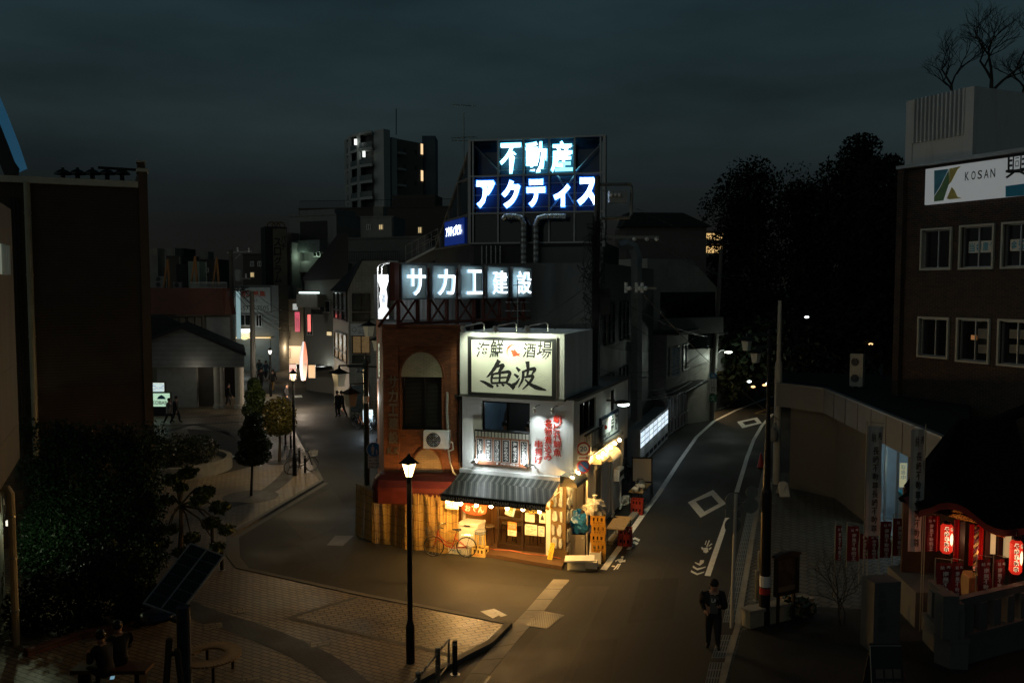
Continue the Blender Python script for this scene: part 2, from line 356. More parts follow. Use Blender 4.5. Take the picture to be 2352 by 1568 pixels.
def asphalt(name,col=(.036,.034,.029)):
 m,t,b=base_mat(name);tcn=N('ShaderNodeTexCoord',t)
 n1=N('ShaderNodeTexNoise',t);n1.inputs['Scale'].default_value=.22;n1.inputs['Detail'].default_value=8;n1.inputs['Roughness'].default_value=.62;L(tcn.outputs['Object'],n1.inputs['Vector'],t)
 n2=N('ShaderNodeTexNoise',t);n2.inputs['Scale'].default_value=70;n2.inputs['Detail'].default_value=3;L(tcn.outputs['Object'],n2.inputs['Vector'],t)
 v=N('ShaderNodeTexVoronoi',t,feature='DISTANCE_TO_EDGE');v.inputs['Scale'].default_value=.33
 n4=N('ShaderNodeTexNoise',t);n4.inputs['Scale'].default_value=1.6;n4.inputs['Detail'].default_value=6;L(tcn.outputs['Object'],n4.inputs['Vector'],t)
 ad=N('ShaderNodeVectorMath',t,operation='ADD');L(tcn.outputs['Object'],ad.inputs[0],t);L(n4.outputs['Color'],ad.inputs[1],t);L(ad.outputs[0],v.inputs['Vector'],t)
 ck=N('ShaderNodeMapRange',t);ck.inputs[1].default_value=0;ck.inputs[2].default_value=.006;ck.inputs[3].default_value=.55;ck.inputs[4].default_value=1;L(v.outputs['Distance'],ck.inputs[0],t)
 mk=N('ShaderNodeMapRange',t);mk.inputs[1].default_value=.5;mk.inputs[2].default_value=.62;mk.inputs[3].default_value=0;mk.inputs[4].default_value=1;L(n1.outputs[0],mk.inputs[0],t)
 cm_=N('ShaderNodeMix',t,data_type='FLOAT');cm_.inputs[2].default_value=1;L(mk.outputs[0],cm_.inputs[0],t);L(ck.outputs[0],cm_.inputs[3],t)
 r1=N('ShaderNodeMapRange',t);r1.inputs[1].default_value=.3;r1.inputs[2].default_value=.7;r1.inputs[3].default_value=.5;r1.inputs[4].default_value=1.55;L(n1.outputs[0],r1.inputs[0],t)
 r2=N('ShaderNodeMapRange',t);r2.inputs[1].default_value=.3;r2.inputs[2].default_value=.7;r2.inputs[3].default_value=.6;r2.inputs[4].default_value=1.4;L(n2.outputs[0],r2.inputs[0],t)
 a=N('ShaderNodeMath',t,operation='MULTIPLY');L(r1.outputs[0],a.inputs[0],t);L(r2.outputs[0],a.inputs[1],t)
 a2=N('ShaderNodeMath',t,operation='MULTIPLY');L(a.outputs[0],a2.inputs[0],t);L(cm_.outputs[0],a2.inputs[1],t)
 sc=N('ShaderNodeVectorMath',t,operation='SCALE');sc.inputs[0].default_value=col;L(a2.outputs[0],sc.inputs['Scale'],t);L(sc.outputs[0],b.inputs['Base Color'],t)
 rr=N('ShaderNodeMapRange',t);rr.inputs[1].default_value=.3;rr.inputs[2].default_value=.7;b.inputs['Specular IOR Level'].default_value=.25;rr.inputs[3].default_value=.5;rr.inputs[4].default_value=.9;L(n1.outputs[0],rr.inputs[0],t);L(rr.outputs[0],b.inputs['Roughness'],t)
 bp=N('ShaderNodeBump',t);bp.inputs['Strength'].default_value=.35;bp.inputs['Distance'].default_value=.006;L(n2.outputs[0],bp.inputs['Height'],t);L(bp.outputs[0],b.inputs['Normal'],t)
 return m
WHITE=M('white_paint',(.78,.78,.75),.6,var=.08,dirt=.3)
WALLW=M('rough_white_render',(.74,.74,.70),.8,var=.1,scale=1.2,bump=.5,bscale=25,dirt=.35,streak=True)
CREAM=M('cream_plaster',(.62,.52,.36),.8,var=.12)
BRICKM=brick('orange_brown_brick',(.30,.095,.03),(.17,.055,.02),(.12,.07,.04),.21,.062,.006,var=.22)
BRICKY=brick('pale_yellow_brick',(.55,.5,.3),(.45,.42,.26),(.3,.26,.16),.21,.062,.007)
BRICKD=brick('dark_brown_brick',(.05,.022,.012),(.012,.009,.008),(.10,.09,.075),.23,.075,.007,var=.5,vscale=2)
TILEW=brick('beige_mosaic_tile',(.36,.33,.26),(.30,.28,.22),(.16,.15,.12),.2,.1,.008,off=0,rough=.55)
TILES=brick('small_white_tile',(.5,.48,.4),(.45,.43,.36),(.2,.19,.16),.12,.12,.01,off=0,rough=.5)
TILEO=brick('peach_entrance_tile',(.62,.5,.36),(.58,.46,.33),(.34,.27,.19),.12,.12,.008,off=0,rough=.5)
PAVER=brick('herringbone_paver',(.23,.175,.105),(.16,.125,.08),(.035,.03,.022),.28,.14,.016,rough=.5,rot=.5,bump=.7,var=.45,vscale=.4)
PAVERL=brick('pale_flag_paver',(.25,.2,.125),(.17,.14,.09),(.035,.03,.024),.3,.15,.016,rough=.5,rot=-.42,bump=.6,var=.4,vscale=.5)
PAVERD=brick('charcoal_paver',(.04,.036,.03),(.03,.028,.024),(.015,.014,.012),.3,.1,.01,rough=.6,rot=-.5)
PAVERR=brick('diamond_shrine_paver',(.12,.11,.085),(.09,.085,.066),(.02,.02,.017),.3,.3,.026,off=.5,rough=.6,rot=.78,bump=.6)
ASPH=asphalt('asphalt');ASPHD=asphalt('patched_asphalt',(.026,.025,.022));ASPHL=asphalt('worn_asphalt',(.05,.046,.038))
CONC=M('concrete',(.27,.25,.205),.75,var=.25,scale=1.6,bump=.3,dirt=.5)
CONCD=M('dark_concrete',(.12,.115,.1),.8,var=.2,dirt=.4)
CONCG=brick('gutter_concrete_block',(.30,.28,.22),(.25,.23,.18),(.07,.065,.05),.6,4,.012,off=0,rough=.7,rot=0)
PAINTW=M('road_paint',(.85,.84,.76),.6,var=.15,scale=6,dirt=.4)
BLACK=M('black_metal',(.012,.012,.012),.4,.4,var=.15)
DARK=M('dark_grey_paint',(.03,.03,.03),.7,var=.2,spec=.2)
DGREEN=M('dark_green_paint',(.03,.05,.042),.45,.2,var=.15)
MET=M('grey_metal',(.32,.33,.33),.4,.7,var=.15,dirt=.2)
STEEL=M('bright_steel',(.55,.56,.56),.25,1.0,var=.1)
GALV=M('galvanised_pole',(.30,.30,.27),.5,.5,var=.15,dirt=.3)
RUST=M('red_oxide_steel',(.16,.045,.025),.7,.2,var=.3,dirt=.4)
BROWNM=M('brown_metal_frame',(.05,.03,.018),.4,.4,var=.1)
ALU=M('aluminium_frame',(.5,.5,.48),.4,.7,var=.1)
WOOD=M('pale_wood',(.42,.26,.10),.5,var=.25,scale=6)
WOODD=M('dark_wood',(.11,.052,.022),.5,var=.25,scale=5)
CABLEM=M('grey_cable_sheath',(.07,.07,.065),.5,var=0);RUBBER=M('black_rubber',(.01,.01,.01),.7,var=0)
GLASSD=M('dark_window_glass',(.008,.010,.011),.08,0,var=0,spec=.7)
GLASSG=M('grey_blind_glass',(.05,.055,.05),.2,0,var=.2,spec=.6)
GLASS=glass_thin('clear_glass');GLASSB=glass_thin('blue_tint_glass',(.42,.5,.6),.2)
RED=M('red_paint',(.42,.03,.02),.45,var=.15);REDF=M('red_fabric',(.30,.03,.018),.8,var=.2)
ORANGEF=M('orange_cloth',(.62,.10,.03),.8,var=.15)
YEL=M('yellow_plastic',(.72,.42,.06),.45,var=.12);BLUEB=M('blue_plastic_film',(.02,.20,.55),.25,var=.3,bump=.6,bscale=14)
CLEARB=M('milky_plastic_film',(.62,.60,.52),.3,var=.35,scale=8,bump=.6,bscale=18)
PAPER=M('white_paper',(.75,.73,.66),.7,var=.06);INK=M('black_ink',(.012,.012,.012),.6,var=0);INKG=M('grey_ink',(.16,.16,.15),.6,var=0)
INKR=M('red_ink',(.6,.05,.02),.6,var=0);INKW=M('white_ink',(.75,.74,.7),.6,var=0);INKB=M('blue_ink',(.05,.25,.45),.6,var=0);INKY=M('yellow_ink',(.75,.58,.05),.6,var=0)
BAMBOO=stripes('split_bamboo',((0,(.20,.12,.03)),(.14,(.62,.42,.13)),(.5,(.52,.33,.09)),(.8,(.66,.46,.16)),(.95,(.15,.08,.02))),.018,0,.6,.6,var=.35)
FOAM=M('polystyrene',(.78,.77,.7),.8,var=.06)
HAIR=M('black_hair',(.01,.008,.007),.5,var=0);SKIN=M('skin',(.48,.27,.18),.55,var=.06)
# ------------------------------------------------------------------ the setting: ground, roads, pavements, markings
def gp(pts,z=0.0):return[G(x,y,z)for x,y in pts]
def ribbon(mb,pts,a,b,z0,z1,m=0):
 """strip between offsets a and b to the left of a ground polyline"""
 P=[V(p[0],p[1],0)for p in pts];n=len(P);nn=[]
 for i in range(n):
  t1=(P[i]-P[i-1]).normalized()if i else None;t2=(P[i+1]-P[i]).normalized()if i<n-1 else None
  t=((t1 or t2)+(t2 or t1)).normalized();k=V(-t.y,t.x,0);c=k.dot(V(-(t1 or t2).y,(t1 or t2).x,0));nn.append(k/max(c,.4))
 for i in range(n-1):
  A,B,D,F_=P[i]+nn[i]*a,P[i+1]+nn[i+1]*a,P[i+1]+nn[i+1]*b,P[i]+nn[i]*b
  up=V(0,0,z1)
  mb.quad(A+up,B+up,D+up,F_+up,m)
  if z1-z0>.01:
   lo=V(0,0,z0);mb.quad(A+lo,B+lo,B+up,A+up,m);mb.quad(D+lo,F_+lo,F_+up,D+up,m)
   if i==0:mb.quad(F_+lo,A+lo,A+up,F_+up,m)
   if i==n-2:mb.quad(B+lo,D+lo,D+up,B+up,m)
 return mb
mb=MB();mb.quad(V(-1500,-300,-.01),V(1500,-300,-.01),V(1500,2600,-.01),V(-1500,2600,-.01));setting('ground',mb,CONCD)
mb=MB();mb.quad(V(-60,4,0),V(60,4,0),V(60,170,0),V(-60,170,0));setting('road',mb,ASPH)
# worn and patched areas of the carriageway
mb=MB()
mb.poly(gp([(1330,1345),(1400,1345),(1290,1568),(1135,1568)],.004));mb.poly(gp([(640,1180),(760,1120),(815,1190),(700,1240)],.004))
setting('road_patch',mb,ASPHL)
mb=MB();mb.poly(gp([(1010,1285),(1120,1290),(1290,1320),(1262,1350),(1080,1335)],.004));setting('road_repair',mb,ASPHD)
mb=MB();mb.poly(gp([(1470,1330),(1560,1325),(1545,1420),(1440,1430)],.004));mb.poly(gp([(1560,1120),(1590,1090),(1640,1090),(1625,1120)],.004));mb.poly(gp([(1350,1470),(1420,1465),(1400,1568),(1310,1568)],.004));mb.poly(gp([(600,1255),(690,1250),(730,1290),(620,1300)],.004));setting('road_repair',mb,ASPHD)
rk_=random.Random(31);mb=MB()
for x,y,dx,dy in((1028,1387,60,-30),(1035,1385,45,-5),(1085,1380,8,-35),(1090,1357,30,-18),(1180,1540,150,-110),(1330,1500,40,-140),(820,1330,120,10),(700,1200,60,60),(1560,1240,-40,90),(1500,1220,60,20),(640,1330,90,-40)):
 P=[(x+dx*k/9+rk_.uniform(-4,4),y+dy*k/9+rk_.uniform(-2.5,2.5))for k in range(10)];ribbon(mb,gp(P),-.013,.013,.0065,.0065)
setting('road_crack',mb,M('crack_tar',(.008,.008,.007),.6,var=0))
PL=[(735,1103),(702,1035),(676,985),(656,940),(640,905),(560,905),(357,930),(150,1000),(-300,1150),(-300,1700),(700,1700),(935,1568),(1049,1508),(1120,1472),(1160,1432),(1025,1405),(820,1365),(543,1304),(521,1276),(521,1228)]
mb=MB();mb.prism([V(p.x,p.y,-.02)for p in gp(PL,.1)],(0,0,.12));setting('plaza_pavement',mb,PAVER)
edge1=gp([(640,905),(656,940),(676,985),(702,1035),(735,1103),(521,1228),(521,1276),(543,1304),(820,1365),(1025,1405),(1160,1432),(1120,1472),(1049,1508),(935,1568),(820,1640)],.1)
mb=MB();ribbon(mb,edge1,-.02,.15,-.01,.115);setting('kerb',mb,CONCD)
mb=MB();ribbon(mb,edge1[4:12],.15,.4,0,.006);setting('gutter',mb,CONCD)
# dark paver bands, flag borders
def arc(pts,w,mat,name,z=.104):
 P=gp(pts,.1);Q=[]
 for i in range(len(P)-1):
  for k in range(6):
   t=k/6;p0,p1,p2,p3=P[max(i-1,0)],P[i],P[i+1],P[min(i+2,len(P)-1)]
   Q.append(.5*((2*p1)+(p2-p0)*t+(2*p0-5*p1+4*p2-p3)*t*t+(3*p1-p0-3*p2+p3)*t**3))
 Q.append(P[-1]);mb=MB();ribbon(mb,Q,-w/2,w/2,z,z);return setting(name,mb,mat)
arc([(300,1330),(440,1400),(600,1455),(740,1520),(850,1610)],.75,PAVERD,'dark_paver_band')
arc([(640,985),(668,1030),(672,1070),(640,1110),(580,1145),(500,1165)],.7,PAVERD,'dark_paver_arc')
arc([(390,990),(450,975),(540,1000),(600,1030)],.55,PAVERD,'dark_paver_arc')
arc([(357,978),(440,975),(560,968)],.4,PAVERD,'dark_paver_line');arc([(357,960),(440,958),(560,951)],.3,PAVERD,'dark_paver_line')
mb=MB();mb.poly(gp([(665,1418),(820,1368),(1020,1408),(1152,1432),(1115,1468),(1045,1504)],.104));setting('pale_paver_field',mb,PAVERL)
mb=MB();b_=gp([(820,1371),(665,1418),(850,1460),(1045,1506)],.1);ribbon(mb,b_,-.07,.07,.107,.107);setting('paver_border',mb,CONCD)
mb=MB();mb.poly(gp([(430,985),(520,990),(590,1030),(575,1072),(500,1090),(455,1050)],.104));setting('service_path',mb,ASPHL)
mb=MB();[mb.poly(gp(q,.108))for q in([(458,1012),(468,1010),(480,1030),(470,1031)],[(487,1050),(497,1049),(508,1075),(498,1076)],[(525,1045),(548,1046),(547,1051),(524,1050)])];setting('path_dash',mb,PAINTW)
# tree rings
for i,(x,y,r)in enumerate(((576,1140,1.1),(642,1061,.6))):
 mb=MB();c=G(x,y,.1);mb.lathe((c.x,c.y,.1),[(r,0),(r,.009),(r*.4,.009)],28);setting('tree_ring',mb,PAVERD)
# concrete channel crossing the junction
mb=MB();Lp=gp([(1271,1330),(1208,1402),(1151,1462),(1079,1546),(1010,1640)]);Rp=gp([(1307,1331),(1250,1402),(1208,1447),(1124,1549),(1060,1640)])
for i in range(4):
 for k in range(3):
  a0,a1=k/3,(k+1)/3-.012
  p,q,r_,s_=Lp[i].lerp(Lp[i+1],a0),Rp[i].lerp(Rp[i+1],a0),Rp[i].lerp(Rp[i+1],a1),Lp[i].lerp(Lp[i+1],a1)
  u=V(0,0,.008);mb.quad(p+u,q+u,r_+u,s_+u)
setting('drain_channel',mb,CONC)
# right-hand pavement with drain grate line
PR=[(1700,1442),(1725,1290),(1752,1112),(1790,1085),(2150,1085),(2700,1300),(2700,1900),(1600,1900),(1650,1620)]
mb=MB();mb.prism([V(p.x,p.y,-.02)for p in gp(PR,.1)],(0,0,.12));setting('shrine_pavement',mb,PAVERR)
mb=MB();mb.poly(gp([(1704,1448),(1870,1392),(2030,1400),(2700,1500),(2700,1900),(1605,1900),(1655,1620)],.104));setting('dark_forecourt',mb,ASPHD)
mb=MB();e2=gp([(1630,1700),(1652,1620),(1700,1442),(1725,1290),(1752,1112),(1768,1030)],.1);ribbon(mb,e2,0,.14,-.01,.115);setting('kerb',mb,CONC)
def grate_strip(quads,n,name):
 mb=MB();md=MB()
 for a,b,c,d in quads:
  A,B,Cc,D=gp((a,b,c,d),.004);mb.quad(A,B,Cc,D,0)
  for k in range(n):
   for w in range(5):
    t0,t1=(k+.08)/n,(k+.92)/n;s0,s1=.06+w*.18,.06+w*.18+.09
    f=lambda s,t:(A.lerp(B,s)).lerp(D.lerp(Cc,s),t)+V(0,0,.004)
    mb.quad(f(s0,t0),f(s1,t0),f(s1,t1),f(s0,t1),1)
 return setting(name,mb,[GALV,BLACK])
grate_strip([((1660,1428),(1690,1428),(1744,1120),(1728,1120))],34,'drain_grate')
grate_strip([((1634,1510),(1668,1510),(1683,1457),(1651,1457))],4,'drain_grate');grate_strip([((1618,1575),(1653,1575),(1664,1520),(1630,1520))],3,'drain_grate')
grate_strip([((1055,1585),(1105,1585),(1128,1552),(1083,1552))],5,'drain_grate')
# painted markings
def line(pts,w,name,z=.005,mat=None):
 mb=MB();ribbon(mb,gp(pts),-w/2,w/2,z,z);return setting(name,mb,mat or PAINTW)
line([(1386,1308),(1420,1261),(1482,1174),(1511,1136),(1562,1057),(1600,1003),(1640,967),(1690,942),(1754,917),(1800,902)],.2,'edge_line')
line([(1625,1322),(1671,1188)],.17,'edge_line');line([(1692,1130),(1716,1050),(1731,1010),(1750,977),(1775,950)],.19,'edge_line')
mb=MB()
for o_,i_ in(([(1580,1153),(1638,1124),(1668,1156),(1609,1188)],[(1598,1151),(1634,1137),(1651,1156),(1618,1174)]),([(1693,968),(1739,958),(1750,971),(1705,983)],[(1705,969),(1732,963),(1739,970),(1712,976)])):
 A,B=gp(o_,.005),gp(i_,.005)
 for k in range(4):mb.quad(A[k],A[(k+1)%4],B[(k+1)%4],B[k])
setting('diamond_marking',mb,PAINTW)
mb=MB()
zx=lambda p:(1293.6+.3626*p[0],999.6+.3626*p[1])
def mk(*p):mb.poly(gp([zx(q)for q in p],.006))
for ch in([(425,655),(455,643),(488,658),(478,672),(455,657),(430,668)],[(420,680),(450,668),(478,680),(465,692),(447,682),(418,692)],[(410,700),(440,690),(448,698),(425,722),(398,720),(412,710)],[(832,800),(862,810),(868,788),(893,788),(890,805),(865,824),(836,808)],[(822,822),(850,840),(905,828),(900,836),(850,853),(820,835)],[(810,852),(850,872),(895,860),(890,868),(848,884),(808,864)],[(366,766),(378,762),(386,768),(378,775),(366,773)],[(345,782),(380,776),(378,800),(360,806),(350,798)],[(328,792),(352,780),(350,788),(330,800)],[(380,790),(395,784),(393,800),(378,800)],[(345,812),(360,812),(325,850),(316,850)],[(362,808),(366,812),(345,846),(337,846)],[(312,822),(330,824),(325,832),(305,830)],[(885,712),(915,708),(920,735),(905,745),(888,738)],[(872,708),(885,705),(890,722),(880,725)],[(920,715),(940,705),(938,715),(925,725)],[(905,705),(922,662),(930,664),(913,706)],[(895,690),(905,664),(910,666),(902,692)],[(918,700),(938,682),(946,686),(925,702)]):mk(*ch)
setting('cycle_marking',mb,PAINTW)
mb=MB();mb.poly(gp([(1103,1403),(1135,1397),(1150,1404),(1165,1412),(1150,1416),(1146,1412),(1132,1419)],.006));mb.poly(gp([(670,908),(692,907),(695,912),(674,913)],.006));mb.poly(gp([(826,937),(852,938),(850,942),(824,941)],.006));setting('faded_square_marking',mb,PAINTW)
line([(1760,952),(1735,949),(1775,935)],.12,'yellow_line',mat=M('yellow_road_paint',(.5,.34,.1),.6,dirt=.4))
# covers
def cover(q,z,mats,name):
 A=[V(p.x,p.y,z)for p in gp(q,z)];c=sum(A,V(0,0,0))/4;mb=MB();B=[c+(p-c)*.9+V(0,0,.002)for p in A]
 for k in range(4):mb.quad(A[k],A[(k+1)%4],B[(k+1)%4],B[k],0)
 mb.quad(*B,1);return setting(name,mb,mats)
COVERM=brick('cast_iron_tread',(.34,.31,.25),(.28,.26,.2),(.06,.055,.045),.07,.05,.02,rough=.5,rot=.6,bump=1)
cover([(1203,1435),(1247,1402),(1297,1412),(1255,1444)],.012,[CONC,COVERM],'manhole_cover')
cover([(749,1252),(770,1229),(814,1229),(788,1253)],.006,[CONCD,COVERM],'manhole_cover')
cover([(1283,1342),(1292,1332),(1308,1332),(1298,1343)],.012,[CONC,CONC],'manhole_cover')
for q in([(801,1413),(832,1400),(858,1407),(830,1421)],[(852,1424),(880,1411),(913,1418),(884,1433)],[(905,1438),(935,1423),(965,1430),(938,1444)],[(959,1449),(985,1434),(1012,1442),(990,1455)],[(705,1476),(755,1464),(768,1475),(715,1488)],[(530,1396),(562,1394),(568,1406),(535,1409)],[(463,1433),(510,1428),(512,1440),(467,1448)],[(190,1473),(247,1466),(248,1478),(190,1486)],[(555,1552),(598,1548),(604,1562),(556,1566)]):
 cover(q,.108,[CONCD,PAVERL],'paved_access_cover')
# ------------------------------------------------------------------ the corner restaurant (white) and the brick office beside it
def z1(p):return(793.8+.3751*p[0],735+.3751*p[1])
def Z1(x0,y0,x1,y1):a,b=z1((x0,y0)),z1((x1,y1));return a+b
def p1(x0,y0,x1,y1):return(1011+.1275*x0,1117+.1275*y0,1011+.1275*x1,1117+.1275*y1)
def b2(x,y):return(1281.8+.2776*x,882+.2776*y)
A0,A1=G(1063,1258),G(1296,1288);FA=Face(A0,A1);B1=G(1424,1160);FB=Face(A1,B1);C0=G(886,1241);FC=Face(C0,G(1066,1247))
def so(face,px,py,s):
 r=ray(px,py);e=face.p+face.d*s-ORG
 t=e.dot(face.d)/r.dot(face.d);w=ORG+r*t
 return(w-face.p).dot(face.n),w.z
def dep_o(face,px,py,z):
 w=G(px,py,z);return(w-face.p).dot(face.d),(w-face.p).dot(face.n)
LA=FA.len;LB=FB.len
zr1=FA.sz(1180,913)[1];zr2=FA.sz(1180,764)[1]
rest=thing('restaurant_building','white rendered corner restaurant with striped awning, stone pillar and big lit signboard','building',A1)
win2=FA.R(*Z1(832,500,1128,690));doorz=2.35
mb=MB();FA.wall(mb,0,LA,2.5,zr1,[win2],.2);FA.wall(mb,0,.1,0,2.5);FA.wall(mb,FA.sz(1254,1200)[0],LA,0,2.5)
# side wall with its window and doors
w_up=FB.R(1312,918,1350,990);d_a=(LB*.50,LB*.62,.15,2.15);d_b=(LB*.64,LB*.78,.15,2.25);w_lo=(LB*.12,LB*.34,.9,2.2)
w_sm=FB.R(1386,894,1396,942)
FB.wall(mb,0,LB,0,2.75,[d_a,d_b,w_lo],.12);FB.wall(mb,0,LB,2.75,zr1,[w_up,w_sm],.15,o=.28)
mb.quad(FB.at(0,2.75,0),FB.at(LB,2.75,0),FB.at(LB,2.75,.28),FB.at(0,2.75,.28))
mb.quad(FB.at(0,2.75,0),FB.at(0,2.75,.28),FB.at(0,zr1,.28),FB.at(0,zr1,0))
mb.quad(FB.at(LB,0,0),FB.at(LB,0,-5),FB.at(LB,zr1,-5),FB.at(LB,zr1,.28))
part('wall',mb,WALLW,rest)
mb=MB();mb.poly([FA.at(0,zr1+.02),FA.at(LA,zr1+.02),FB.at(0,zr1+.02,.28),FB.at(LB,zr1+.02,.28),FB.at(LB,zr1+.02,-4.4),FA.at(0,zr1+.02,-7)])
FA.box(mb,0,LA+.05,zr1-.02,zr1+.06,-.1,.22,0);FB.box(mb,.1,LB,zr1-.03,zr1+.05,-.1,.4,0);part('roof',mb,CONCD,rest)
# third-storey block that carries the sign
mb=MB();h3=zr2-zr1-.06;mb.prism([FA.at(0,zr1+.06,.16),FA.at(LA+.03,zr1+.06,.16),FB.at(3.1,zr1+.06,.03),FB.at(3.1,zr1+.06,-3.2),FA.at(0,zr1+.06,-3)],(0,0,h3));part('sign_block',mb,WALLW,rest)
for rc,nm in((win2,'window'),):
 window(FA,rc,rest,BLACK,GLASS,.06,dep=.16,mull=(.52,))
window(FB,w_up,rest,DARK,GLASSD,.06,o=.28,mull=(.3,.62));window(FB,w_sm,rest,DARK,GLASSD,.04,o=.28,mull=())
window(FB,w_lo,rest,WOODD,GLASS,.08,mull=(.35,.7))
for rc,mt in((d_a,CONC),(d_b,WHITE)):
 mb=MB();FB.box(mb,rc[0],rc[1],rc[2],rc[3],-.1,-.05);d=part('door',mb,mt,rest);mb=MB();mb.tube([FB.at(rc[0]+.12,1.1,-.05),FB.at(rc[0]+.12,1.1,.01),FB.at(rc[0]+.22,1.1,.01)],.015,6);part('handle',mb,STEEL,d)
# railing below the second-floor window
def railing(face,s0,s1,z0,z1,o,parent,n,mat=BLACK):
 mb=MB();face.box(mb,s0,s1,z1-.05,z1,o-.03,o+.03);face.box(mb,s0,s1,z0,z0+.03,o-.015,o+.015)
 for k in range(n+1):c=s0+(s1-s0)*k/n;face.box(mb,c-.01,c+.01,z0+.03,z1-.05,o-.01,o+.01)
 for c in(s0,s1):face.box(mb,c-.015,c+.015,z0,z0+.04,0,o-.015)
 return part('railing',mb,mat,parent)
r_=FA.R(*Z1(800,675,1132,715));railing(FA,r_[0],r_[1],r_[2]-.2,r_[3],.12,rest,16)
r_=FB.R(1309,985,1352,1040);railing(FB,r_[0],r_[1],r_[2],r_[3],.5,rest,12)
# upper room seen through the window
mb=MB();f=FA;zf=2.85
f.box(mb,.05,LA-.1,zf-.1,zf,-3,-.22,0);f.box(mb,.05,LA-.1,zf,zr1-.05,-3.1,-3,1);f.box(mb,.02,.08,zf,zr1-.05,-3,-.22,1);f.box(mb,LA-.2,LA-.12,zf,zr1-.05,-3,-.22,1);f.box(mb,.05,LA-.1,zr1-.06,zr1-.02,-3,-.22,1)
ac=[f.at(1.2+1.0*math.cos(a),zf+1.0+1.0*math.sin(a),-2.98)for a in np.linspace(0,math.pi,14)]+[f.at(.2,zf,-2.98),f.at(2.2,zf,-2.98)];mb.poly(ac,2);f.box(mb,2.0,2.15,zf,zr1-.1,-2.4,-2.2,3)
part('dining_room',mb,[WOODD,M('slate_blue_wall',(.12,.19,.26),.8),M('dark_alcove',(.03,.03,.03),.8),WOOD],rest);lamp('room_light','POINT',f.at(1.5,zr1-.3,-1.6),16,(.85,.9,.95),rest,.15)
# ground-floor shop front
sd0,sd1,sd2=FA.sz(1139,1200)[0],FA.sz(1197,1200)[0],FA.sz(1255,1200)[0]
og=dep_o(FA,1197,1265,.12)[1]
mb=MB();zc=2.45
FA.box(mb,.0,LA-.02,.0,.12,-3.2,og+.02,0)
mb.prism([FA.at(*dep_o(FA,1118,1272,.1)[:1],0,dep_o(FA,1118,1272,.1)[1]),FA.at(dep_o(FA,1291,1301,.1)[0],0,dep_o(FA,1291,1301,.1)[1]),FA.at(LA+.05,0,og+.02),FA.at(.7,0,og+.02)],(0,0,.115),0)
part('shop_step',mb,brick('brown_deck_tile',(.13,.075,.04),(.11,.06,.035),(.04,.025,.015),1.2,.1,.006,rough=.5),rest)
mb=MB();FA.box(mb,.0,LA-.1,.12,zc,-2.3,-2.2,0);FA.box(mb,-.05,.04,.12,zc,-2.2,0,0);FA.box(mb,LA-.16,LA-.1,.12,zc,-2.2,og-.06,1);FA.box(mb,-.05,LA-.1,zc,zc+.05,-2.3,.02,1)
part('interior_wall',mb,[stripes('board_wall',((0,(.08,.04,.015)),(.06,(.34,.19,.07)),(.94,(.30,.165,.06))),.14,0,.6),CREAM],rest)
mb=MB();FA.box(mb,sd2,LA-.02,.12,2.5,og-.05,og+.005);FA.box(mb,sd0-.1,LA-.3,2.3,2.5,og-.05,og+.002);part('front_wall',mb,CREAM,rest)
mb=MB();FA.box(mb,.5,LA-.25,1.0,1.06,-2.2,-1.55,0);part('counter',mb,WOOD,rest)
mb=MB()
for a,b in((sd0,sd1+.04),(sd1-.03,sd2)):
 o=og-.06 if a==sd0 else og-.11
 d=None;mb=MB();FA.frame(mb,a,b,.12,2.3,.07,o,o+.045,trans=(.47,));FA.box(mb,a+.07,b-.07,.19,.3,o+.005,o+.04)
 d=part('sliding_door',mb,BROWNM,rest);g=MB();FA.box(g,a+.07,b-.07,.3,2.23,o+.015,o+.022);part('pane',g,GLASS,d)
lamp('shop_light','POINT',FA.at(1.9,2.25,-1.2),46,(1,.52,.15),rest,.1);lamp('shop_light','POINT',FA.at(.7,2.2,-.9),34,(1,.52,.15),rest,.1)
# stone clad pillar at the corner
mb=MB();sp0=FA.sz(1265,1200)[0]
FA.box(mb,sp0,LA+.02,.1,2.55,og-.1,og+.1,0);FA.box(mb,sp0-.05,LA+.1,.1,.3,og-.05,og+.16,0)
FB.box(mb,-.02,.75,0,2.6,-.25,.05,0)
st=random.Random(5)
def stones(face,s0,s1,z0,z1,o,cols,rows):
 for j in range(rows):
  x=s0;h=(z1-z0)/rows;zz=z0+j*h+st.uniform(-.05,.05)
  cuts=sorted([s0]+[s0+(s1-s0)*(k+st.uniform(-.34,.34))/cols for k in range(1,cols)]+[s1])
  for k in range(len(cuts)-1):
   a,b=cuts[k]+.018,cuts[k+1]-.018;n=st.choice((6,7,8));cx,cz=(a+b)/2,zz+h/2+st.uniform(-.03,.03);ps=[]
   for i in range(n):
    w=2*math.pi*i/n+st.uniform(-.2,.2);q=1/max(abs(math.cos(w)),abs(math.sin(w)));q=min(q,1.3)*st.uniform(.78,1.04)
    ps.append((cx+math.cos(w)*(b-a)/2*q*.97,cz+math.sin(w)*(h/2-.012)*q*.97))
   t=st.uniform(.03,.06);B=[face.at(u,v,o)for u,v in ps];T=[face.at(cx+(u-cx)*.88,cz+(v-cz)*.9,o+t)for u,v in ps];nb=len(B)
   mb.add(B+T,[tuple(range(nb,2*nb))]+[(i,(i+1)%nb,nb+(i+1)%nb,nb+i)for i in range(nb)],1)
stones(FA,sp0+.02,LA-.02,.32,2.5,og+.1,2,5);stones(FB,.0,.72,.05,2.55,.05,2,5)
part('stone_pillar',mb,[M('brown_mortar',(.17,.11,.05),.9,bump=.5),M('painted_flagstone',(.46,.50,.50),.7,var=.35,scale=5,bump=.4,dirt=.5)],rest)
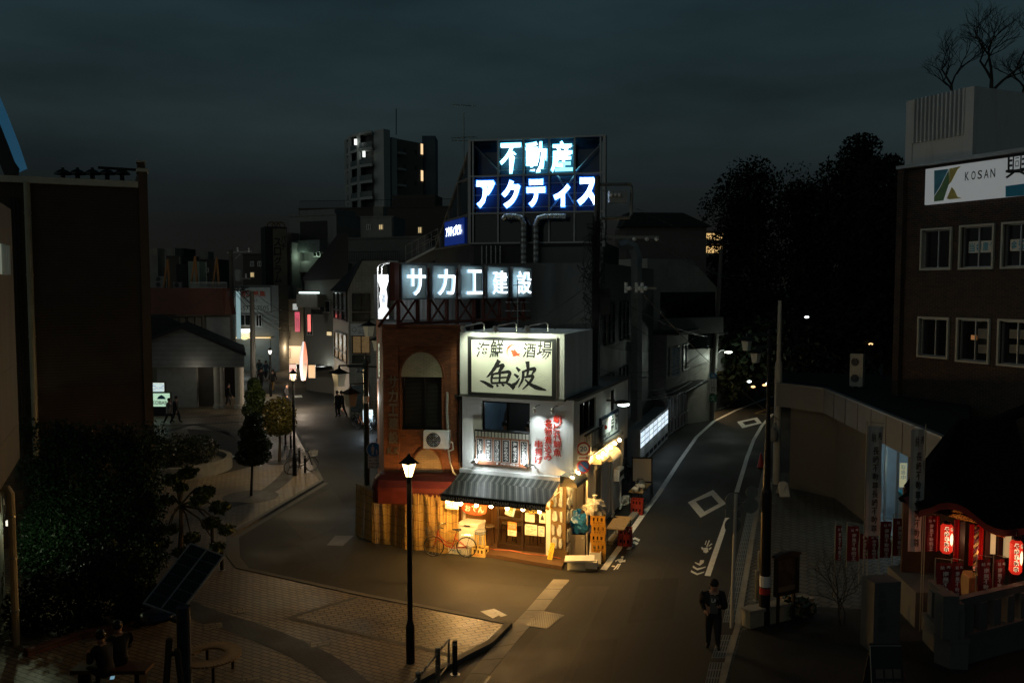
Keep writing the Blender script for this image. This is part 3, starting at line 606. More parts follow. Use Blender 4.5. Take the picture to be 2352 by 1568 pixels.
# ------------------------------------------------------------------ big lit signboard
sb=thing('signboard','large lit signboard with black brush lettering 海鮮酒場 魚波 and a red fish','signboard',FA.at(1.6,zr1,.2))
rb=FA.R(*Z1(768,105,1303,465));mb=MB();FA.box(mb,rb[0]-.03,rb[1]+.03,rb[2]-.03,rb[3]+.03,.165,.22,2);FA.box(mb,*rb,.22,.235,1);FA.box(mb,rb[0]+.13,rb[1]-.13,rb[2]+.1,rb[3]-.1,.235,.242,0)
part('board',mb,[M('ivory_board',(.78,.78,.66),.6,var=.05),INK,ALU],sb)  # plain board colour, lit by the spot lamps above it
def brush(mb,face,strokes,conv,o,m=0):
 for pts,w in strokes:
  P=[face.sz(*conv(p),o)for p in pts];k=(face.sz(*conv((pts[0][0]+10,pts[0][1])),o)[0]-P[0][0])/10;Q=[]
  for i in range(len(P)-1):
   for j in range(5):
    t=j/5;a,b,c,d=P[max(i-1,0)],P[i],P[i+1],P[min(i+2,len(P)-1)]
    Q.append(tuple(.5*(2*b[e]+(c[e]-a[e])*t+(2*a[e]-5*b[e]+4*c[e]-d[e])*t*t+(3*b[e]-a[e]-3*c[e]+d[e])*t**3)for e in(0,1)))
  Q.append(P[-1]);n=len(Q);Ls,Rs=[],[]
  for i in range(n):
   a,b=Q[max(i-1,0)],Q[min(i+1,n-1)];dx,dz=b[0]-a[0],b[1]-a[1];l=math.hypot(dx,dz)or 1
   f=i/(n-1);j=f*(len(w)-1);i0=min(int(j),len(w)-2);ww=(w[i0]+(w[i0+1]-w[i0])*(j-i0))*k/2*(1+.08*math.sin(i*2.3))
   Ls.append((Q[i][0]-dz/l*ww,Q[i][1]+dx/l*ww));Rs.append((Q[i][0]+dz/l*ww,Q[i][1]-dx/l*ww))
  for i in range(n-1):mb.quad(face.at(*Ls[i],o),face.at(*Rs[i],o),face.at(*Rs[i+1],o),face.at(*Ls[i+1],o),m)
UO=[([(940,245),(915,290),(880,335),(862,350)],(26,22,14,3)),([(925,285),(965,275),(950,300),(935,322)],(12,20,20,8)),([(900,332),(893,360),(895,388)],(18,14,12)),([(895,332),(950,322),(1003,318),(998,350),(985,382)],(12,14,20,20,14)),([(945,325),(942,380)],(13,12)),([(900,355),(988,350)],(10,10)),([(893,386),(986,381)],(12,12)),([(822,370),(850,380),(880,398),(905,410)],(4,16,22,14)),([(925,392),(932,408)],(8,16)),([(955,390),(970,402)],(8,16)),([(985,386),(1010,398),(1033,418)],(8,20,26))]
NAMI=[([(1045,288),(1066,312)],(10,22)),([(1032,330),(1058,350)],(10,20)),([(1024,398),(1045,385),(1066,355)],(24,16,6)),([(1082,318),(1125,302),(1158,300),(1140,332)],(12,16,24,6)),([(1088,312),(1084,362),(1058,412)],(18,16,5)),([(1113,252),(1117,300),(1112,345)],(26,18,12)),([(1095,350),(1146,342),(1128,380),(1082,424)],(10,20,16,4)),([(1098,362),(1130,392),(1170,412),(1228,428)],(8,18,26,6))]
def fish(mb,face,conv,o,m=0):
 mb.poly([face.at(*face.sz(*conv(p),o),o)for p in((1010,190),(1018,182),(1030,186),(1034,176),(1042,188),(1055,203),(1072,204),(1062,212),(1070,222),(1050,217),(1034,222),(1020,220),(1026,210),(1014,206),(1020,200))],m)
 for q in range(2):
  c=[(1030+(44-6*q)*math.cos(a),190-(44-6*q)*math.sin(a)*.95)for a in np.linspace(1.0+q*.3,3.9-q*.4,10)]
  brush(mb,face,[(c,(1,5,2))],conv,o,m)
mb=MB();brush(mb,FA,UO+NAMI,z1,.246)
for t,rc in(('海',(803,135,880,228)),('鮮',(885,122,965,232)),('酒',(1088,140,1165,230)),('場',(1172,128,1262,238))):mb.text(FA,t,*FA.R(*Z1(*rc),.246),.246,off=.012,shear=.12)
part('lettering',mb,INK,sb);mb=MB();fish(mb,FA,z1,.25);part('fish_emblem',mb,M('vermilion_ink',(.7,.1,.03),.6),sb)
mb=MB()
for j in range(10):
 for i in range(9):
  c=[(905+i*38+(j%2)*19+15*math.cos(a),330+j*9-10*math.sin(a))for a in np.linspace(.2,2.9,6)]
  if(i+j)%3:brush(mb,FA,[(c,(1.5,2,1.5))],z1,.2435)
part('printed_wave',mb,M('pale_grey_ink',(.62,.63,.52),.7),sb)
# gooseneck spot lamps over the board
def gooseneck(face,px,py,length,o0,label,power,lean):
 s,z=face.sz(px,py,o0);b=face.at(s,z,o0)
 t=thing('sign_lamp',label,'lamp',b,'spot lamps fixed above the painted signs')
 mb=MB();e=face.at(s-lean,z+.12,o0+length);mb.tube([b,face.at(s,z+.22,o0+.02),face.at(s-lean*.1,z+.27,o0+.1),face.at(s-lean*.8,z+.2,o0+length*.85),e],.02,7);part('arm',mb,WHITE,t)
 mb=MB();aim=(face.at(s,z-1.2,o0)-e).normalized();mb.lathe(e-aim*.08,[(.03,0),(.06,.03),(.085,.2)],12,ax=aim);part('lamp_shade',mb,WHITE,t)
 mb=MB();mb.ball(e+aim*.1,.05,8);part('bulb',mb,E('cool_bulb',(.93,1,.86),16),t)
 lamp('sign_light','SPOT',e+aim*.13,power,(.90,1,.74),t,.05,face.at(s+.1,z-1.15,o0),150,.9)
for x,lb in((850,'white gooseneck spot lamp over 海鮮 at the signboard top'),(1047,'white gooseneck spot lamp above the red fish on the signboard'),(1240,'white gooseneck spot lamp over 酒場 at the signboard top')):
 gooseneck(FA,*z1((x,68)),.75,.16,lb,240,.42)
# second-floor wall lettering (red raised characters) and its spots
rl=thing('wall_lettering','raised red vertical lettering 朝どれ鮮魚 名物煮込み 串揚げ on white wall','lettering',FA.at(3,3.4,.05))
for t,rc in(('朝どれ鮮魚',(1268,578,1328,835)),('名物煮込み',(1213,603,1270,862)),('串揚げ',(1155,732,1212,880))):
 r=FA.R(*Z1(*rc));mb=MB();mb.vtext(FA,t,(r[0]+r[1])/2,r[2],r[3],(r[1]-r[0])*.9,.02,off=.006,ext=.02);part('lettering',mb,M('red_raised_letter',(.55,.03,.012),.5,var=.1),rl)
for x,y,lb in((1190,520,'small white spot lamp above the 名物煮込み lettering'),(1300,525,'small white spot lamp above the 朝どれ lettering')):
 s,z=FA.sz(*z1((x,y)),0);t=thing('wall_spot',lb,'lamp',FA.at(s,z),'spot lamps fixed above the painted signs')
 mb=MB();mb.tube([FA.at(s,z),FA.at(s,z+.02,.3),FA.at(s-.05,z-.05,.36)],.015,6);part('arm',mb,BLACK,t)
 e=FA.at(s-.06,z-.08,.36);aim=(FA.at(s,z-.9,0)-e).normalized();mb=MB();mb.lathe(e-aim*.05,[(.03,0),(.05,.03),(.065,.16)],10,ax=aim);part('lamp_shade',mb,WHITE,t)
 lamp('wall_light','SPOT',e+aim*.13,34,(.86,.97,1),t,.03,FA.at(s,z-1.6,.1),120,1.0)
# menu board
mbd=thing('menu_board','wooden hanging menu board with six black vertical panels of white lettering','menu board',FA.at(1.2,3.0,.1))
q=[FA.sz(*z1(p),.18)for p in((797,712),(1120,735),(1122,905),(812,872))]
sk=(q[1][1]-q[0][1])/(q[1][0]-q[0][0]);mz=min(a[1]for a in q)
def slant(s,z):return z
s0_,s1_=q[0][0],q[1][0];zt,zb=FA.sz(*z1((960,722)),.18)[1],FA.sz(*z1((960,892)),.18)[1]
mb=MB();FA.box(mb,s0_,s1_,zb,zt,.15,.19);part('frame',mb,M('red_brown_wood',(.22,.08,.035),.5,var=.3,scale=8),mbd)
names=['しじみラーメン','海鮮ばくだん','さざえつぼ焼き','活鯵なめろう','海老餃子','いかわた海鮮焼']
for i,nme in enumerate(names):
 c=s0_+(s1_-s0_)*(i+.5)/6;w=(s1_-s0_)/6*.78;mb=MB();zt_,zb_=zt-.05,zb+.13
 FA.box(mb,c-w/2,c+w/2,zb_,zt_,.19,.2,1);FA.box(mb,c-w/2+.012,c+w/2-.012,zb_+.012,zt_-.012,.2,.204,0);pn=part('menu_panel',mb,[INK,INKW],mbd)
 mb=MB();mb.vtext(FA,nme,c,zb_+.04,zt_-.04,w*.62,.207,off=.02);part('lettering',mb,INKW,pn)
mb=MB();mb.text(FA,'海鮮酒場魚波',(s0_+s1_)/2-.05,(s0_+s1_)/2+.6,zb+.03,zb+.1,.193,off=.02);mb.ball(FA.at((s0_+s1_)/2-.15,zb+.065,.19),.035,8);part('lettering',mb,INKW,mbd)
for px,py,lb in((783,868,'round flood lamp at the left end of the menu board'),(1112,892,'round flood lamp at the right end of the menu board')):
 s,z=FA.sz(*z1((px,py)),.5);t=thing('flood_lamp',lb,'lamp',FA.at(s,z,0),'flood lamps beside the menu board');mb=MB();mb.tube([FA.at(s,z-.05,0),FA.at(s,z-.08,.5)],.02,6);part('arm',mb,BLACK,t)
 sg=1 if px<900 else-1;e=FA.at(s,z,.5);aim=(FA.at(s+sg*.8,z+.45,.1)-e).normalized();mb=MB();mb.lathe(e-aim*.08,[(.03,0),(.05,.06),(.07,.16)],10,ax=aim);part('lamp_shade',mb,WHITE,t)
 mb=MB();mb.ball(e+aim*.09,.055,8);part('bulb',mb,E('flood_bulb',(.95,1,.95),30),t);lamp('flood_light','POINT',e+aim*.17,24,(.86,.97,1),t,.04)
# ------------------------------------------------------------------ striped awning
sl,sr=FA.sz(1062,1083)[0],FA.sz(1292,1100)[0]
oL,zL=so(FA,1021,1136,sl);oR,zR=so(FA,1245,1157,sr);oa=(oL+oR)/2;za=(zL+zR)/2;zt=FA.sz(1180,1091)[1]
aw=thing('striped_awning','black and grey striped awning with FISH BAR UONAMI on its valance','awning',FA.at(1.6,zt,0))
mb=MB();n=26
for i in range(n):
 a,b=sl+(sr-sl)*i/n,sl+(sr-sl)*(i+1)/n
 for j in range(6):
  t0,t1=j/6,(j+1)/6;sag=lambda t:-.05*math.sin(t*math.pi)
  mb.quad(FA.at(a,zt+(za-zt)*t0+sag(t0),.1+(oa-.1)*t0),FA.at(b,zt+(za-zt)*t0+sag(t0),.1+(oa-.1)*t0),FA.at(b,zt+(za-zt)*t1+sag(t1),.1+(oa-.1)*t1),FA.at(a,zt+(za-zt)*t1+sag(t1),.1+(oa-.1)*t1))
awm=stripes('awning_stripes',((0,(.008,.012,.01)),(.36,(.1,.11,.095)),(.44,(.01,.015,.012)),(.54,(.15,.15,.13)),(.82,(.01,.015,.012)),(.92,(.09,.1,.085))),.205,0,.55)
part('canopy',mb,awm,aw)
mb=MB();FA.box(mb,sl,sr,za-.2,za,oa-.004,oa+.006,0);mb.tube([FA.at(sl-.03,za,oa),FA.at(sr+.03,za,oa)],.03,8,0);v=part('valance',mb,M('dark_valance_cloth',(.022,.025,.024),.8),aw)
mb=MB();uw=(sr-sl)/6.0;x=sl+.02
FAv=FA
for t,w,k in(('FISH BAR',.46,0),('UONAMI',.58,1),('FISH BAR',.46,0),('UONAMI',.58,1),('FISH BAR',.46,0),('UONAMI',.58,1)):
 W_=w*(sr-sl)/3.2;mb.text(FA,t,x,x+W_-.03,za-.165+(.0 if k else .008),za-.05-(0 if k else .01),oa+.009,off=.02 if k else .0);x+=W_+.022
part('lettering',mb,M('grey_print',(.72,.70,.64),.8),v)
mb=MB()
for s in(sl+.06,(sl+sr)/2,sr-.06):mb.tube([FA.at(s,zt-.35,.02),FA.at(s,za-.04,oa-.04)],.015,6)
part('arm',mb,WHITE,aw);mb=MB();FA.box(mb,sl-.03,sr+.05,zt-.02,zt+.1,0,.16);part('cassette',mb,WHITE,aw)
BULB=E('warm_bulb',(1,.70,.30),60)
def bulb(c,label,group,power,cordtop,r=.06):
 t=thing('hanging_bulb',label,'light bulb',c,group);mb=MB();mb.tube([Vector(c)+V(0,0,r),Vector(c)+V(0,0,cordtop)],.008,5,0);mb.lathe(Vector(c)+V(0,0,r*.7),[(.018,0),(.018,.05)],8);part('cord',mb,BLACK,t)
 mb=MB();mb.ball(c,r,10);part('bulb',mb,BULB,t);lamp('bulb_light','POINT',Vector(c)+V(0,0,-r-.02),power,(1,.52,.13),t,.04)
bl=['first bulb at the left end under the striped awning','warm bulb beside the left edge of the orange cloth banner','warm bulb over the middle of the orange cloth banner','warm bulb between orange banner and tilted food poster','warm bulb over the tilted food poster','warm bulb beside the black 営業します notice','last bulb at the right end under the striped awning']
for i,(x,y)in enumerate(((1028,1146),(1058,1151),(1094,1155),(1128,1157),(1165,1162),(1201,1164),(1239,1169))):
 o_=oa-.1;s,z=FA.sz(x,y+5,o_);bulb(FA.at(s,z,o_),bl[i],'bulbs strung under the striped awning',85,.22)
# posters and notices
def poster(face,rc,o,label,mat=PAPER,bits=(),name='poster',cat='poster',group=None,tilt=0.0):
 s0,s1,z0,z1_=rc;c=V((s0+s1)/2,(z0+z1_)/2,0);t=thing(name,label,cat,face.at(c.x,c.y,o),group)
 class TF:
  p,d,n=face.p,face.d,face.n
  def at(self,a,z,oo=0.0):
   x,y=a-c.x,z-c.y;return face.at(c.x+x*math.cos(tilt)-y*math.sin(tilt),c.y+x*math.sin(tilt)+y*math.cos(tilt),oo)
 tf=TF();mb=MB();P=[tf.at(s0,z0,o),tf.at(s1,z0,o),tf.at(s1,z1_,o),tf.at(s0,z1_,o)];mb.prism(P,face.n*.006);part('sheet',mb,mat,t)
 mats={};W_,H_=s1-s0,z1_-z0
 for b in bits:
  k=b[0];m=b[-1];g=mats.setdefault(m.name,(MB(),m))[0]
  if k=='t':g.text(tf,b[1],s0+W_*b[2],s0+W_*b[3],z0+H_*b[4],z0+H_*b[5],o+.009,off=.015)
  elif k=='v':g.vtext(tf,b[1],s0+W_*b[2],z0+H_*b[4],z0+H_*b[5],W_*b[3],o+.009,off=.015)
  elif k=='r':g.quad(tf.at(s0+W_*b[1],z0+H_*b[3],o+.0075),tf.at(s0+W_*b[2],z0+H_*b[3],o+.0075),tf.at(s0+W_*b[2],z0+H_*b[4],o+.0075),tf.at(s0+W_*b[1],z0+H_*b[4],o+.0075))
  elif k=='l':
   for i in range(b[1]):
    yy=b[4]-(b[4]-b[3])*i/max(b[1]-1,1);e=.35+.6*((i*37)%10)/10
    g.quad(*[tf.at(s0+W_*u,z0+H_*w,o+.0085)for u,w in((b[2],yy),(b[2]+(.9-b[2])*e,yy),(b[2]+(.9-b[2])*e,yy+.03),(b[2],yy+.03))])
 for g,m in mats.values():part('lettering',g,m,t)
 return t
ORI=M('orange_ink',(.75,.25,.04),.6,var=.05);SKY_I=M('pale_blue_ink',(.3,.5,.68),.6,var=.05);op=og+.01
poster(FA,FA.R(*p1(1218,638,1375,885),op),op,'orange and white TOKYO poster on the left sliding door',bits=[('r',0,1,.42,1,ORI),('r',.1,.9,.55,.72,PAPER),('t','TOKYO元気',.1,.92,.76,.86,INKW),('t','もっと',.15,.45,.9,.97,INKR),('l',4,.12,.06,.34,INKG)])
poster(FA,FA.R(*p1(1528,680,1748,875),op),op,'white handwritten アルバイト notice with red heading, low on right door',bits=[('t','アルバイト',.08,.72,.7,.9,INKR),('t','時給1200円',.5,.92,.5,.62,INK),('l',5,.08,.1,.45,INKG)])
poster(FA,FA.R(*p1(1768,712,1880,895),op),op,'small white poster with blue rainbow arch on right door',bits=[('r',.12,.88,.38,.5,SKY_I),('r',.3,.7,.5,.66,SKY_I),('t','感染防止徹底',.12,.88,.8,.9,INKG),('l',3,.15,.1,.28,INKG)])
poster(FA,FA.R(*p1(1532,475,1702,635),op),op,'white typed notice sheet hung at eye level on right door',bits=[('t','年末年始営業のお知らせ',.05,.95,.82,.95,INK),('l',6,.1,.15,.7,INKG)])
poster(FA,FA.R(*p1(1785,475,1900,655),op),op,'white poster with a black drawing at right edge of doors',bits=[('t','ありがとう',.15,.85,.86,.94,INK),('r',.2,.8,.3,.4,INK),('r',.28,.72,.4,.6,INK),('r',.38,.6,.6,.78,INK),('l',2,.2,.1,.2,INKG)])
poster(FA,FA.R(*p1(1595,360,1765,495),op),op,'black notice with yellow lettering 営業します! behind the right door',mat=INK,bits=[('t','営業します!',.06,.94,.08,.4,INKY),('t','12月30日から',.06,.6,.58,.72,INKY),('t','1月5日まで',.3,.9,.44,.56,INKY),('t','冬も元気に',.1,.8,.8,.92,INKW)])
poster(FA,FA.R(*p1(1180,345,1345,525),op+.02),op+.02,'tilted food photo poster hanging on the left door',tilt=-.25,bits=[('r',.05,.78,.5,.95,M('food_photo',(.5,.3,.12),.6,var=.6,scale=25)),('r',.82,1,0,1,SKY_I),('t','鮮魚刺盛',.08,.74,.3,.44,INK),('t','2500円',.4,.76,.08,.22,INK)])
poster(FA,FA.R(1023,1143,1053,1168,oa-.5),oa-.5,'pale notice sheet 2-23 hanging at the left end of the awning',mat=CLEARB,bits=[('t','営業時間変更',.08,.92,.7,.88,INKG),('t','2-23',.06,.6,.32,.62,INKY),('l',2,.2,.08,.2,INKG)])
bn=thing('cloth_banner','orange cloth banner with white brush kana おでん hung under the awning','banner',FA.at(.3,2,.3));r=FA.R(*p1(375,245,850,500),.35);mb=MB()
for i in range(12):
 for j in range(6):
  f_=lambda u,w:FA.at(r[0]+(r[1]-r[0])*(u+.05*(1-w)*(.5-u)*2),r[3]-(r[3]-r[2])*(1-w)*(.82+.12*math.sin(u*3))-.06*math.sin(math.pi*u),.35+.03*math.sin(u*9+w*3))
  mb.quad(f_(i/12,j/6),f_((i+1)/12,j/6),f_((i+1)/12,(j+1)/6),f_(i/12,(j+1)/6))
part('cloth',mb,ORANGEF,bn,smooth=True);mb=MB();zz=(r[2]+r[3])/2
for i,ch in enumerate('おでん'):c=r[0]+(r[1]-r[0])*(.28+.25*i);mb.text(FA,ch,c-.1,c+.1,zz-.14,zz+.06,.395,off=.03)
part('lettering',mb,INKW,bn)
# ------------------------------------------------------------------ brick office
LC=FC.len;zbk=FC.sz(975,752)[1]
bo=thing('brick_office','orange brick corner office with an arched window and metal lettering','building',C0)
wn=FC.R(*Z1(345,347,590,672));ar=FC.R(*Z1(340,195,595,348));lo=FC.R(*Z1(400,785,600,960))
D0=V(Y(866,900,40).x,40,0);FD=Face(D0,C0)
mb=MB();FC.wall(mb,0,LC,0,zbk,[wn],.28);FD.wall(mb,0,FD.len,0,zbk)
FC.box(mb,-.04,LC,zbk-.62,zbk-.02,0,.07);FC.box(mb,-.06,LC,zbk,zbk+.1,-.3,.1);FC.box(mb,LC-.42,LC-.04,0,zbk-.62,0,.09);FC.box(mb,-.02,.5,0,zbk-.62,0,.07)
part('wall',mb,BRICKM,bo)
mb=MB();mb.quad(FC.at(0,zbk-.01),FC.at(LC,zbk-.01),FC.at(LC,zbk-.01,-8),V(D0.x,D0.y,zbk-.01));part('roof',mb,CONCD,bo)
def tympanum(r,mat,full=True):
 cx,hw,h=(r[0]+r[1])/2,(r[1]-r[0])/2,r[3]-r[2];mb=MB();n=20
 P=[(cx+hw*math.cos(a),r[2]+h*math.sin(a))for a in np.linspace(0,math.pi,n)]
 mb.prism([FC.at(a,z,.0)for a,z in P],FC.n*.025);part('arch_infill',mb,mat,bo)
 mb=MB()
 for i in range(n-1):
  a,b=P[i],P[i+1];o1=lambda q:(cx+(q[0]-cx)*1.09,r[2]+(q[1]-r[2])*1.07)
  c,d=o1(a),o1(b);mb.prism([FC.at(*a),FC.at(*c),FC.at(*d),FC.at(*b)],FC.n*.06)
 part('arch_ring',mb,BRICKM,bo)
tympanum(ar,BRICKY);tympanum((lo[0],lo[1],lo[2],lo[3]),brick('buff_brick',(.42,.3,.16),(.36,.25,.13),(.2,.13,.07),.21,.062,.006))
w=window(FC,wn,bo,BLACK,M('blind_behind_glass',(.02,.021,.019),.12,var=0,spec=.6),.05,dep=.2,mull=(.53,))
mb=MB();zz=wn[2]+.08
while zz<wn[3]-.05:FC.box(mb,wn[0]+.06,wn[1]-.06,zz,zz+.012,-.214,-.2);zz+=.045
part('blind',mb,M('dark_blind',(.05,.05,.042),.6,var=.1),w)
mb=MB();FC.box(mb,wn[0]-.06,wn[0],wn[2],wn[3],0,.05);FC.box(mb,wn[1],wn[1]+.04,wn[2],wn[3],0,.05);part('window_surround',mb,BRICKM,bo)
r=FC.R(*Z1(258,335,324,825),.1);mb=MB();mb.vtext(FC,'サカエ建設',(r[0]+r[1])/2,r[2]+(r[3]-r[2])*.13,r[3],(r[1]-r[0])*.95,.075,off=.02,ext=.03);c=(r[0]+r[1])/2;mb.text(FC,'K.K',c-.2,c+.2,r[2]+.03,r[2]+.26,.075,off=.02,ext=.03);part('lettering',mb,M('bronze_letter',(.27,.23,.16),.4,.4,var=.2),bo)
# side lettering box signs on the street side
sg=thing('lightbox_sign','narrow lit box sign with black and red text on the street side of brick office','sign',FD.at(FD.len-3,4,.1));f0=FD.sz(869,830)[0]
def bladesign(px0,py0,px1,py1,yd,name,label,face_mat,bits,depth=.25):
 """sign board that stands out from the street wall, facing up the street"""
 a,b=Y(px0,(py0+py1)/2,yd),Y(px1,(py0+py1)/2,yd+.02);F=Face((a.x,a.y),(b.x,b.y));zt_,zb_=Y(px0,py0,yd).z,Y(px0,py1,yd).z
 t=thing(name,label,'sign',F.at(0,zb_));mb=MB();F.box(mb,0,F.len,zb_,zt_,-depth,-.01);part('case',mb,ALU,t);mb=MB();F.box(mb,.02,F.len-.02,zb_+.02,zt_-.02,-.01,0);part('panel',mb,face_mat,t)
 for k,txt,x0,x1,y0,y1,m in bits:
  g=MB();(g.text(F,txt,F.len*x0,F.len*x1,zb_+(zt_-zb_)*y0,zb_+(zt_-zb_)*y1,.006,off=.01)if k=='t' else g.vtext(F,txt,F.len*(x0+x1)/2,zb_+(zt_-zb_)*y0,zb_+(zt_-zb_)*y1,F.len*(x1-x0),.006,off=.015));part('lettering',g,m,t)
 return t,F
bpy.data.objects.remove(sg)
bladesign(868,788,888,866,35,'lightbox_sign','narrow lit box sign of black and red text behind the brick office edge',E('warm_lightbox',(.8,.86,.62),.55),[('t','Kami',.1,.9,.75,.9,INK),('t','土地',.1,.9,.5,.65,INK),('t','活用',.1,.9,.25,.4,INKR),('t','相談',.1,.9,.05,.18,INK)])
t,F_=bladesign(867,850,888,874,38,'lit_shop_letters','glowing white letters Acn above the street door behind brick office',DARK,[]);mb=MB();mb.text(F_,'Acn',.02,F_.len,.02+Y(867,874,38).z,Y(867,850,38).z,.03,off=.03,ext=.05);part('lettering',mb,E('white_letter_glow',(.95,.97,1),3),t)
bladesign(872,905,888,965,37,'lit_doorway','bright lit street doorway with white notice behind the brick office',E('doorway_glow',(.75,.9,.86),.8),[('t','受付',.2,.8,.7,.8,INK)]);lamp('doorway_light','POINT',Y(852,915,38.5),90,(.85,.97,.9),t,.3)
bladesign(833,941,856,970,52,'lit_a_board','white and blue lit pavement board among the street bicycles',E('blue_white_board',(.6,.85,1),.8),[('t','営業中',.15,.85,.6,.78,INKB),('t','2F',.3,.7,.2,.45,INKB)],.3);lamp('board_light','POINT',Y(845,950,51),45,(.75,.9,1),None,.3)
# vertical poster lightbox with arm lamps
pa,pb=Y(868,690,31),Y(893,690,31.5);F=Face((pa.x,pa.y),(pb.x,pb.y));zt_,zb_=Y(880,630,31.2).z,Y(880,733,31.2).z
t=thing('poster_lightbox','bright white vertical poster sign with dark haired faces on brick roof edge','sign',F.at(.2,zb_));mb=MB();F.box(mb,0,F.len,zb_,zt_,-.18,-.01);part('case',mb,MET,t);mb=MB();F.box(mb,.01,F.len-.01,zb_+.01,zt_-.01,-.01,0);part('panel',mb,M('white_poster_panel',(.8,.8,.78),.5,var=0,emit=(.95,.97,1),es=.75),t)
mb=MB();H_=zt_-zb_;w_=F.len
for sx,sg_ in((0,1),(w_,-1)):mb.poly([F.at(sx+sg_*.012,zb_+H_*.22,.006),F.at(sx+sg_*w_*.2,zb_+H_*.28,.006),F.at(sx+sg_*w_*.12,zb_+H_*.5,.006),F.at(sx+sg_*w_*.24,zb_+H_*.68,.006),F.at(sx+sg_*.012,zb_+H_*.85,.006)][::sg_])
part('portrait',mb,HAIR,t);mb=MB();mb.vtext(F,'建設',w_*.5,zb_+H_*.38,zb_+H_*.56,w_*.3,.006);part('lettering',mb,INKB,t)
for dx,yy in((.1,607),(.32,604)):
 tt=thing('arm_lamp','white arm lamp reaching out over the poster sign, '+('outer of the pair' if dx<.2 else 'inner of the pair'),'lamp',F.at(dx,zt_),'arm lamps over the poster sign');mb=MB();mb.tube([F.at(dx,zt_-.1,-.1),F.at(dx,zt_+.28,-.08),F.at(dx-.08,zt_+.36,.1),F.at(dx-.3,zt_+.42,.7)],.02,6);part('arm',mb,WHITE,tt)
 e=F.at(dx-.36,zt_+.4,.86);mb=MB();mb.box(e,.14,.3,.06,.3);part('lamp_head',mb,WHITE,tt);lamp('arm_light','SPOT',e+V(0,0,-.05),70,(.92,.97,1),tt,.05,F.at(.2,zt_-.5,0),120,.6)
# red canopy, wall air conditioner, drain hose
rc_=thing('red_canopy','round cornered dark red canopy above the bamboo screen','awning',FC.at(1.2,2.6,0));mb=MB()
zt_,=(FC.sz(970,1092)[1],);N_=16;pr=[(0,.12),(.45,.1),(.8,.0),(1.0,-.2),(1.02,-.32),(.94,-.3),(.95,-.75)]
def rcp(i,k):
 f=i/N_;o_,dz=pr[k]
 if f<.25:
  w=math.pi/2*(1-f/.25);return FC.at(-.36*o_*math.sin(w),zt_+dz,o_*math.cos(w))if o_ else FC.at(0,zt_+dz,0)
 return FC.at((f-.25)/.75*(LC-.02),zt_+dz,o_)
for i in range(N_):
 for k in range(len(pr)-1):mb.quad(rcp(i,k),rcp(i+1,k),rcp(i+1,k+1),rcp(i,k+1))
part('canopy',mb,M('dark_red_vinyl',(.11,.012,.008),.65,var=.35,scale=3,dirt=.5),rc_)
def aircon(face,rc,o,label,group=None,fans=1,mat=None,loc_o=None):
 s0,s1,za_,zb_=rc;t=thing('air_conditioner',label,'air conditioner',face.at((s0+s1)/2,za_,o),group);mb=MB();face.box(mb,s0,s1,za_,zb_,o,o+.32);part('case',mb,mat or WHITE,t)
 for k in range(fans):
  hz=(zb_-za_)/fans;c=face.at(s0+(s1-s0)*.4,za_+hz*(k+.5),o+.325);mb=MB()
  r_=min(hz,(s1-s0)*.75)*.42
  for q in(1,.8,.6,.4):mb.ring(c,r_*q,face.n,.008,20,4)
  for q in range(8):w=math.pi*q/4;mb.tube([c,c+(face.d*math.cos(w)+V(0,0,1)*math.sin(w))*r_],.006,4)
  mb.lathe(c-face.n*.003,[(r_,0),(r_*.2,.001)],20,1,ax=face.n);part('fan_grille',mb,[MET,DARK],t)
 mb=MB();face.box(mb,s0+.1,s0+.15,za_-.05,za_,o-.25 if loc_o is None else o,o+.3);face.box(mb,s1-.15,s1-.1,za_-.05,za_,o-.25 if loc_o is None else o,o+.3);part('bracket',mb,MET,t)
 return t
aircon(FC,FC.R(*Z1(478,680,632,785),.4),.12,'white wall air conditioner on the brick front below the arched window')
ph=thing('drain_hose','pale taped pipe and hose running down the brick wall beside the air conditioner','hose',FC.at(2.2,3,.1));mb=MB()
P=[z1(p)for p in((622,440),(620,560),(628,690))];mb.tube([FC.at(*FC.sz(*p,.12),.12)for p in P],.045,8);P=[z1(p)for p in((632,740),(655,750),(660,790),(635,800),(628,790),(640,870),(660,930),(690,965))];mb.tube([FC.at(*FC.sz(*p,.3),.3)for p in P],.028,8);part('pipe',mb,M('taped_pipe',(.5,.46,.36),.7,var=.3,scale=20),ph)
cd=thing('cable_bundle','bundle of black cables and conduit between brick office and white restaurant','cables',FC.at(LC,3,.1));mb=MB()
for k in range(6):
 P=[z1((690+k*6+6*math.sin(k*3+j),310+j*80+(k%3)*20))for j in range(8)];mb.tube([FC.at(*FC.sz(*p,.15+.02*k),.15+.02*k)for p in P],.014,5)
for k in range(12):
 a=random.uniform(0,6);P=[z1((690+22*math.cos(a+j),470+18*math.sin(a*2+j*1.3)))for j in range(6)];mb.tube([FC.at(*FC.sz(*p,.22),.22)for p in P],.01,4)
part('cable',mb,RUBBER,cd);mb=MB();mb.tube([FC.at(*FC.sz(*z1(p),.2),.2)for p in((683,312),(700,335),(703,480),(700,900))],.022,7);part('conduit',mb,GALV,cd)
